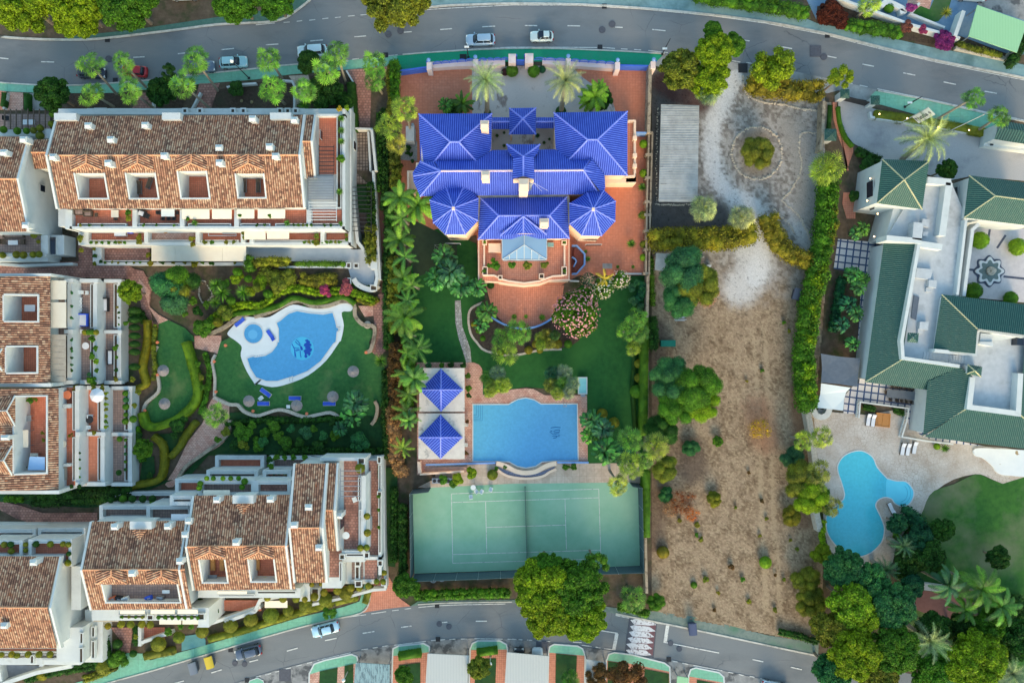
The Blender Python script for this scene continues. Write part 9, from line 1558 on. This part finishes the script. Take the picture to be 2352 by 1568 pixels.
for x,y,l in((995,1331,'left black tyre lying below the court fence'),(1015,1328,'right black tyre lying below the court fence')):
 m=MB();a=W(x,y,.2);m.tube([(a[0]+.42*math.cos(k),a[1]+.42*math.sin(k),.15) for k in np.linspace(0,2*math.pi,17)],.12,6);T1('old_tyre',m,G['metal'],l,'tyre')
 # chairs, ladders at pools
for x,y,a,l,zz in((778,754,0,'right side pool ladder of the kidney pool',0),(672,871,90,'lower pool ladder of the kidney pool',0),(1297,928,90,'small pool ladder of the villa pool',0)):
 t_=thing('pool_ladder',l,'ladder',W(x,y,0),None,R(a));ORG[t_.name]=(0,0,0)
 for s in(-.22,.22):m=MB();m.tube([(.35,s,.05),(.3,s,.7),(0,s,.85),(-.3,s,.7),(-.35,s,.1)],.03,6);m.build('rail',G['metal'],t_)
 wb(-.4,-.22,-.3,.22,.1,.14).build('rung',G['metal'],t_)
 # washing line frame on the villa lawn
cd=thing('clothes_dryer','thin square rotary clothes dryer left of the bird of paradise','clothes dryer',W(1013,577,0));m=MB();a=W(1013,577,1.9)
for dx,dy in((1,1),(-1,1),(1,-1),(-1,-1)):m.tube([(a[0],a[1],1.5),(a[0]+dx*1.0,a[1]+dy*1.0,1.95)],.025,4)
m.tube([(a[0],a[1],0),(a[0],a[1],1.7)],.04,6);m.build('frame',G['metal'],cd)
m=MB();
for s in(.4,.7,1.0):
 c4=[(a[0]+s,a[1]+s,1.5+.45*s),(a[0]-s,a[1]+s,1.5+.45*s),(a[0]-s,a[1]-s,1.5+.45*s),(a[0]+s,a[1]-s,1.5+.45*s)]
 for k in range(4):m.tube([c4[k-1],c4[k]],.012,3)
m.build('line',G['pole'],cd)
# ---------- give every look-alike its own label ----------
def finish_labels():
 from collections import defaultdict
 bpy.context.view_layer.update()
 Wd=['first','second','third','fourth','fifth','sixth','seventh','eighth','ninth','tenth','eleventh','twelfth','thirteenth','fourteenth','fifteenth','sixteenth','seventeenth','eighteenth','nineteenth','twentieth','twenty first','twenty second','twenty third','twenty fourth','twenty fifth','twenty sixth','twenty seventh','twenty eighth','twenty ninth','thirtieth','thirty first','thirty second']
 d=defaultdict(list)
 for o in ALL:d[o.get('label','')].append(o)
 for l,os_ in d.items():
  if len(os_)<2:continue
  xs=[o.matrix_world.translation.x for o in os_];ys=[o.matrix_world.translation.y for o in os_]
  hor=(max(xs)-min(xs))>(max(ys)-min(ys));os_.sort(key=lambda o:(round(o.matrix_world.translation.x,1),-o.matrix_world.translation.y) if hor else(-round(o.matrix_world.translation.y,1),o.matrix_world.translation.x));n=len(os_)
  for i,o in enumerate(os_):
   if n==2:s='left one' if hor else 'upper one';s2='right one' if hor else 'lower one';s=(s,s2)[i]
   elif i==0:s='leftmost' if hor else 'topmost'
   elif i==n-1:s='rightmost' if hor else 'lowest'
   else:s=Wd[i]+(' from left' if hor else ' from top')
   w_=l.split();k=16-len(s.split())
   o['label']=' '.join(w_[:k])+', '+s
finish_labels()
# ---------- separate pieces become parts of their own ----------
def split_loose(o):
 me=o.data;n=len(me.vertices);par=list(range(n))
 def find(a):
  while par[a]!=a:par[a]=par[par[a]];a=par[a]
  return a
 for p in me.polygons:
  v=p.vertices;r=find(v[0])
  for k in v[1:]:par[find(k)]=r
 grp={}
 for p in me.polygons:grp.setdefault(find(p.vertices[0]),[]).append(tuple(p.vertices))
 if not 1<len(grp)<=60:return
 co=[tuple(v.co) for v in me.vertices];mat=me.materials[0]
 for i,fs in enumerate(grp.values()):
  ids=sorted({k for f in fs for k in f});m={k:j for j,k in enumerate(ids)};nm=bpy.data.meshes.new(o.name.split('.')[0]);nm.from_pydata([co[k] for k in ids],[],[[m[k] for k in f] for f in fs]);nm.materials.append(mat)
  if i==0:o.data=nm
  else:c=bpy.data.objects.new(o.name.split('.')[0],nm);COL.objects.link(c);c.parent=o.parent;c.color=o.color;c.location=o.location
for o in list(COL.objects):
 if o.type=='MESH' and o.parent and o.name.split('.')[0] in('roof_box','column','post','partition','pier','parapet','roof_stair','utility_box','ridge_cap','front_parapet','garden_wall','outer_wall') and not o.children:split_loose(o)
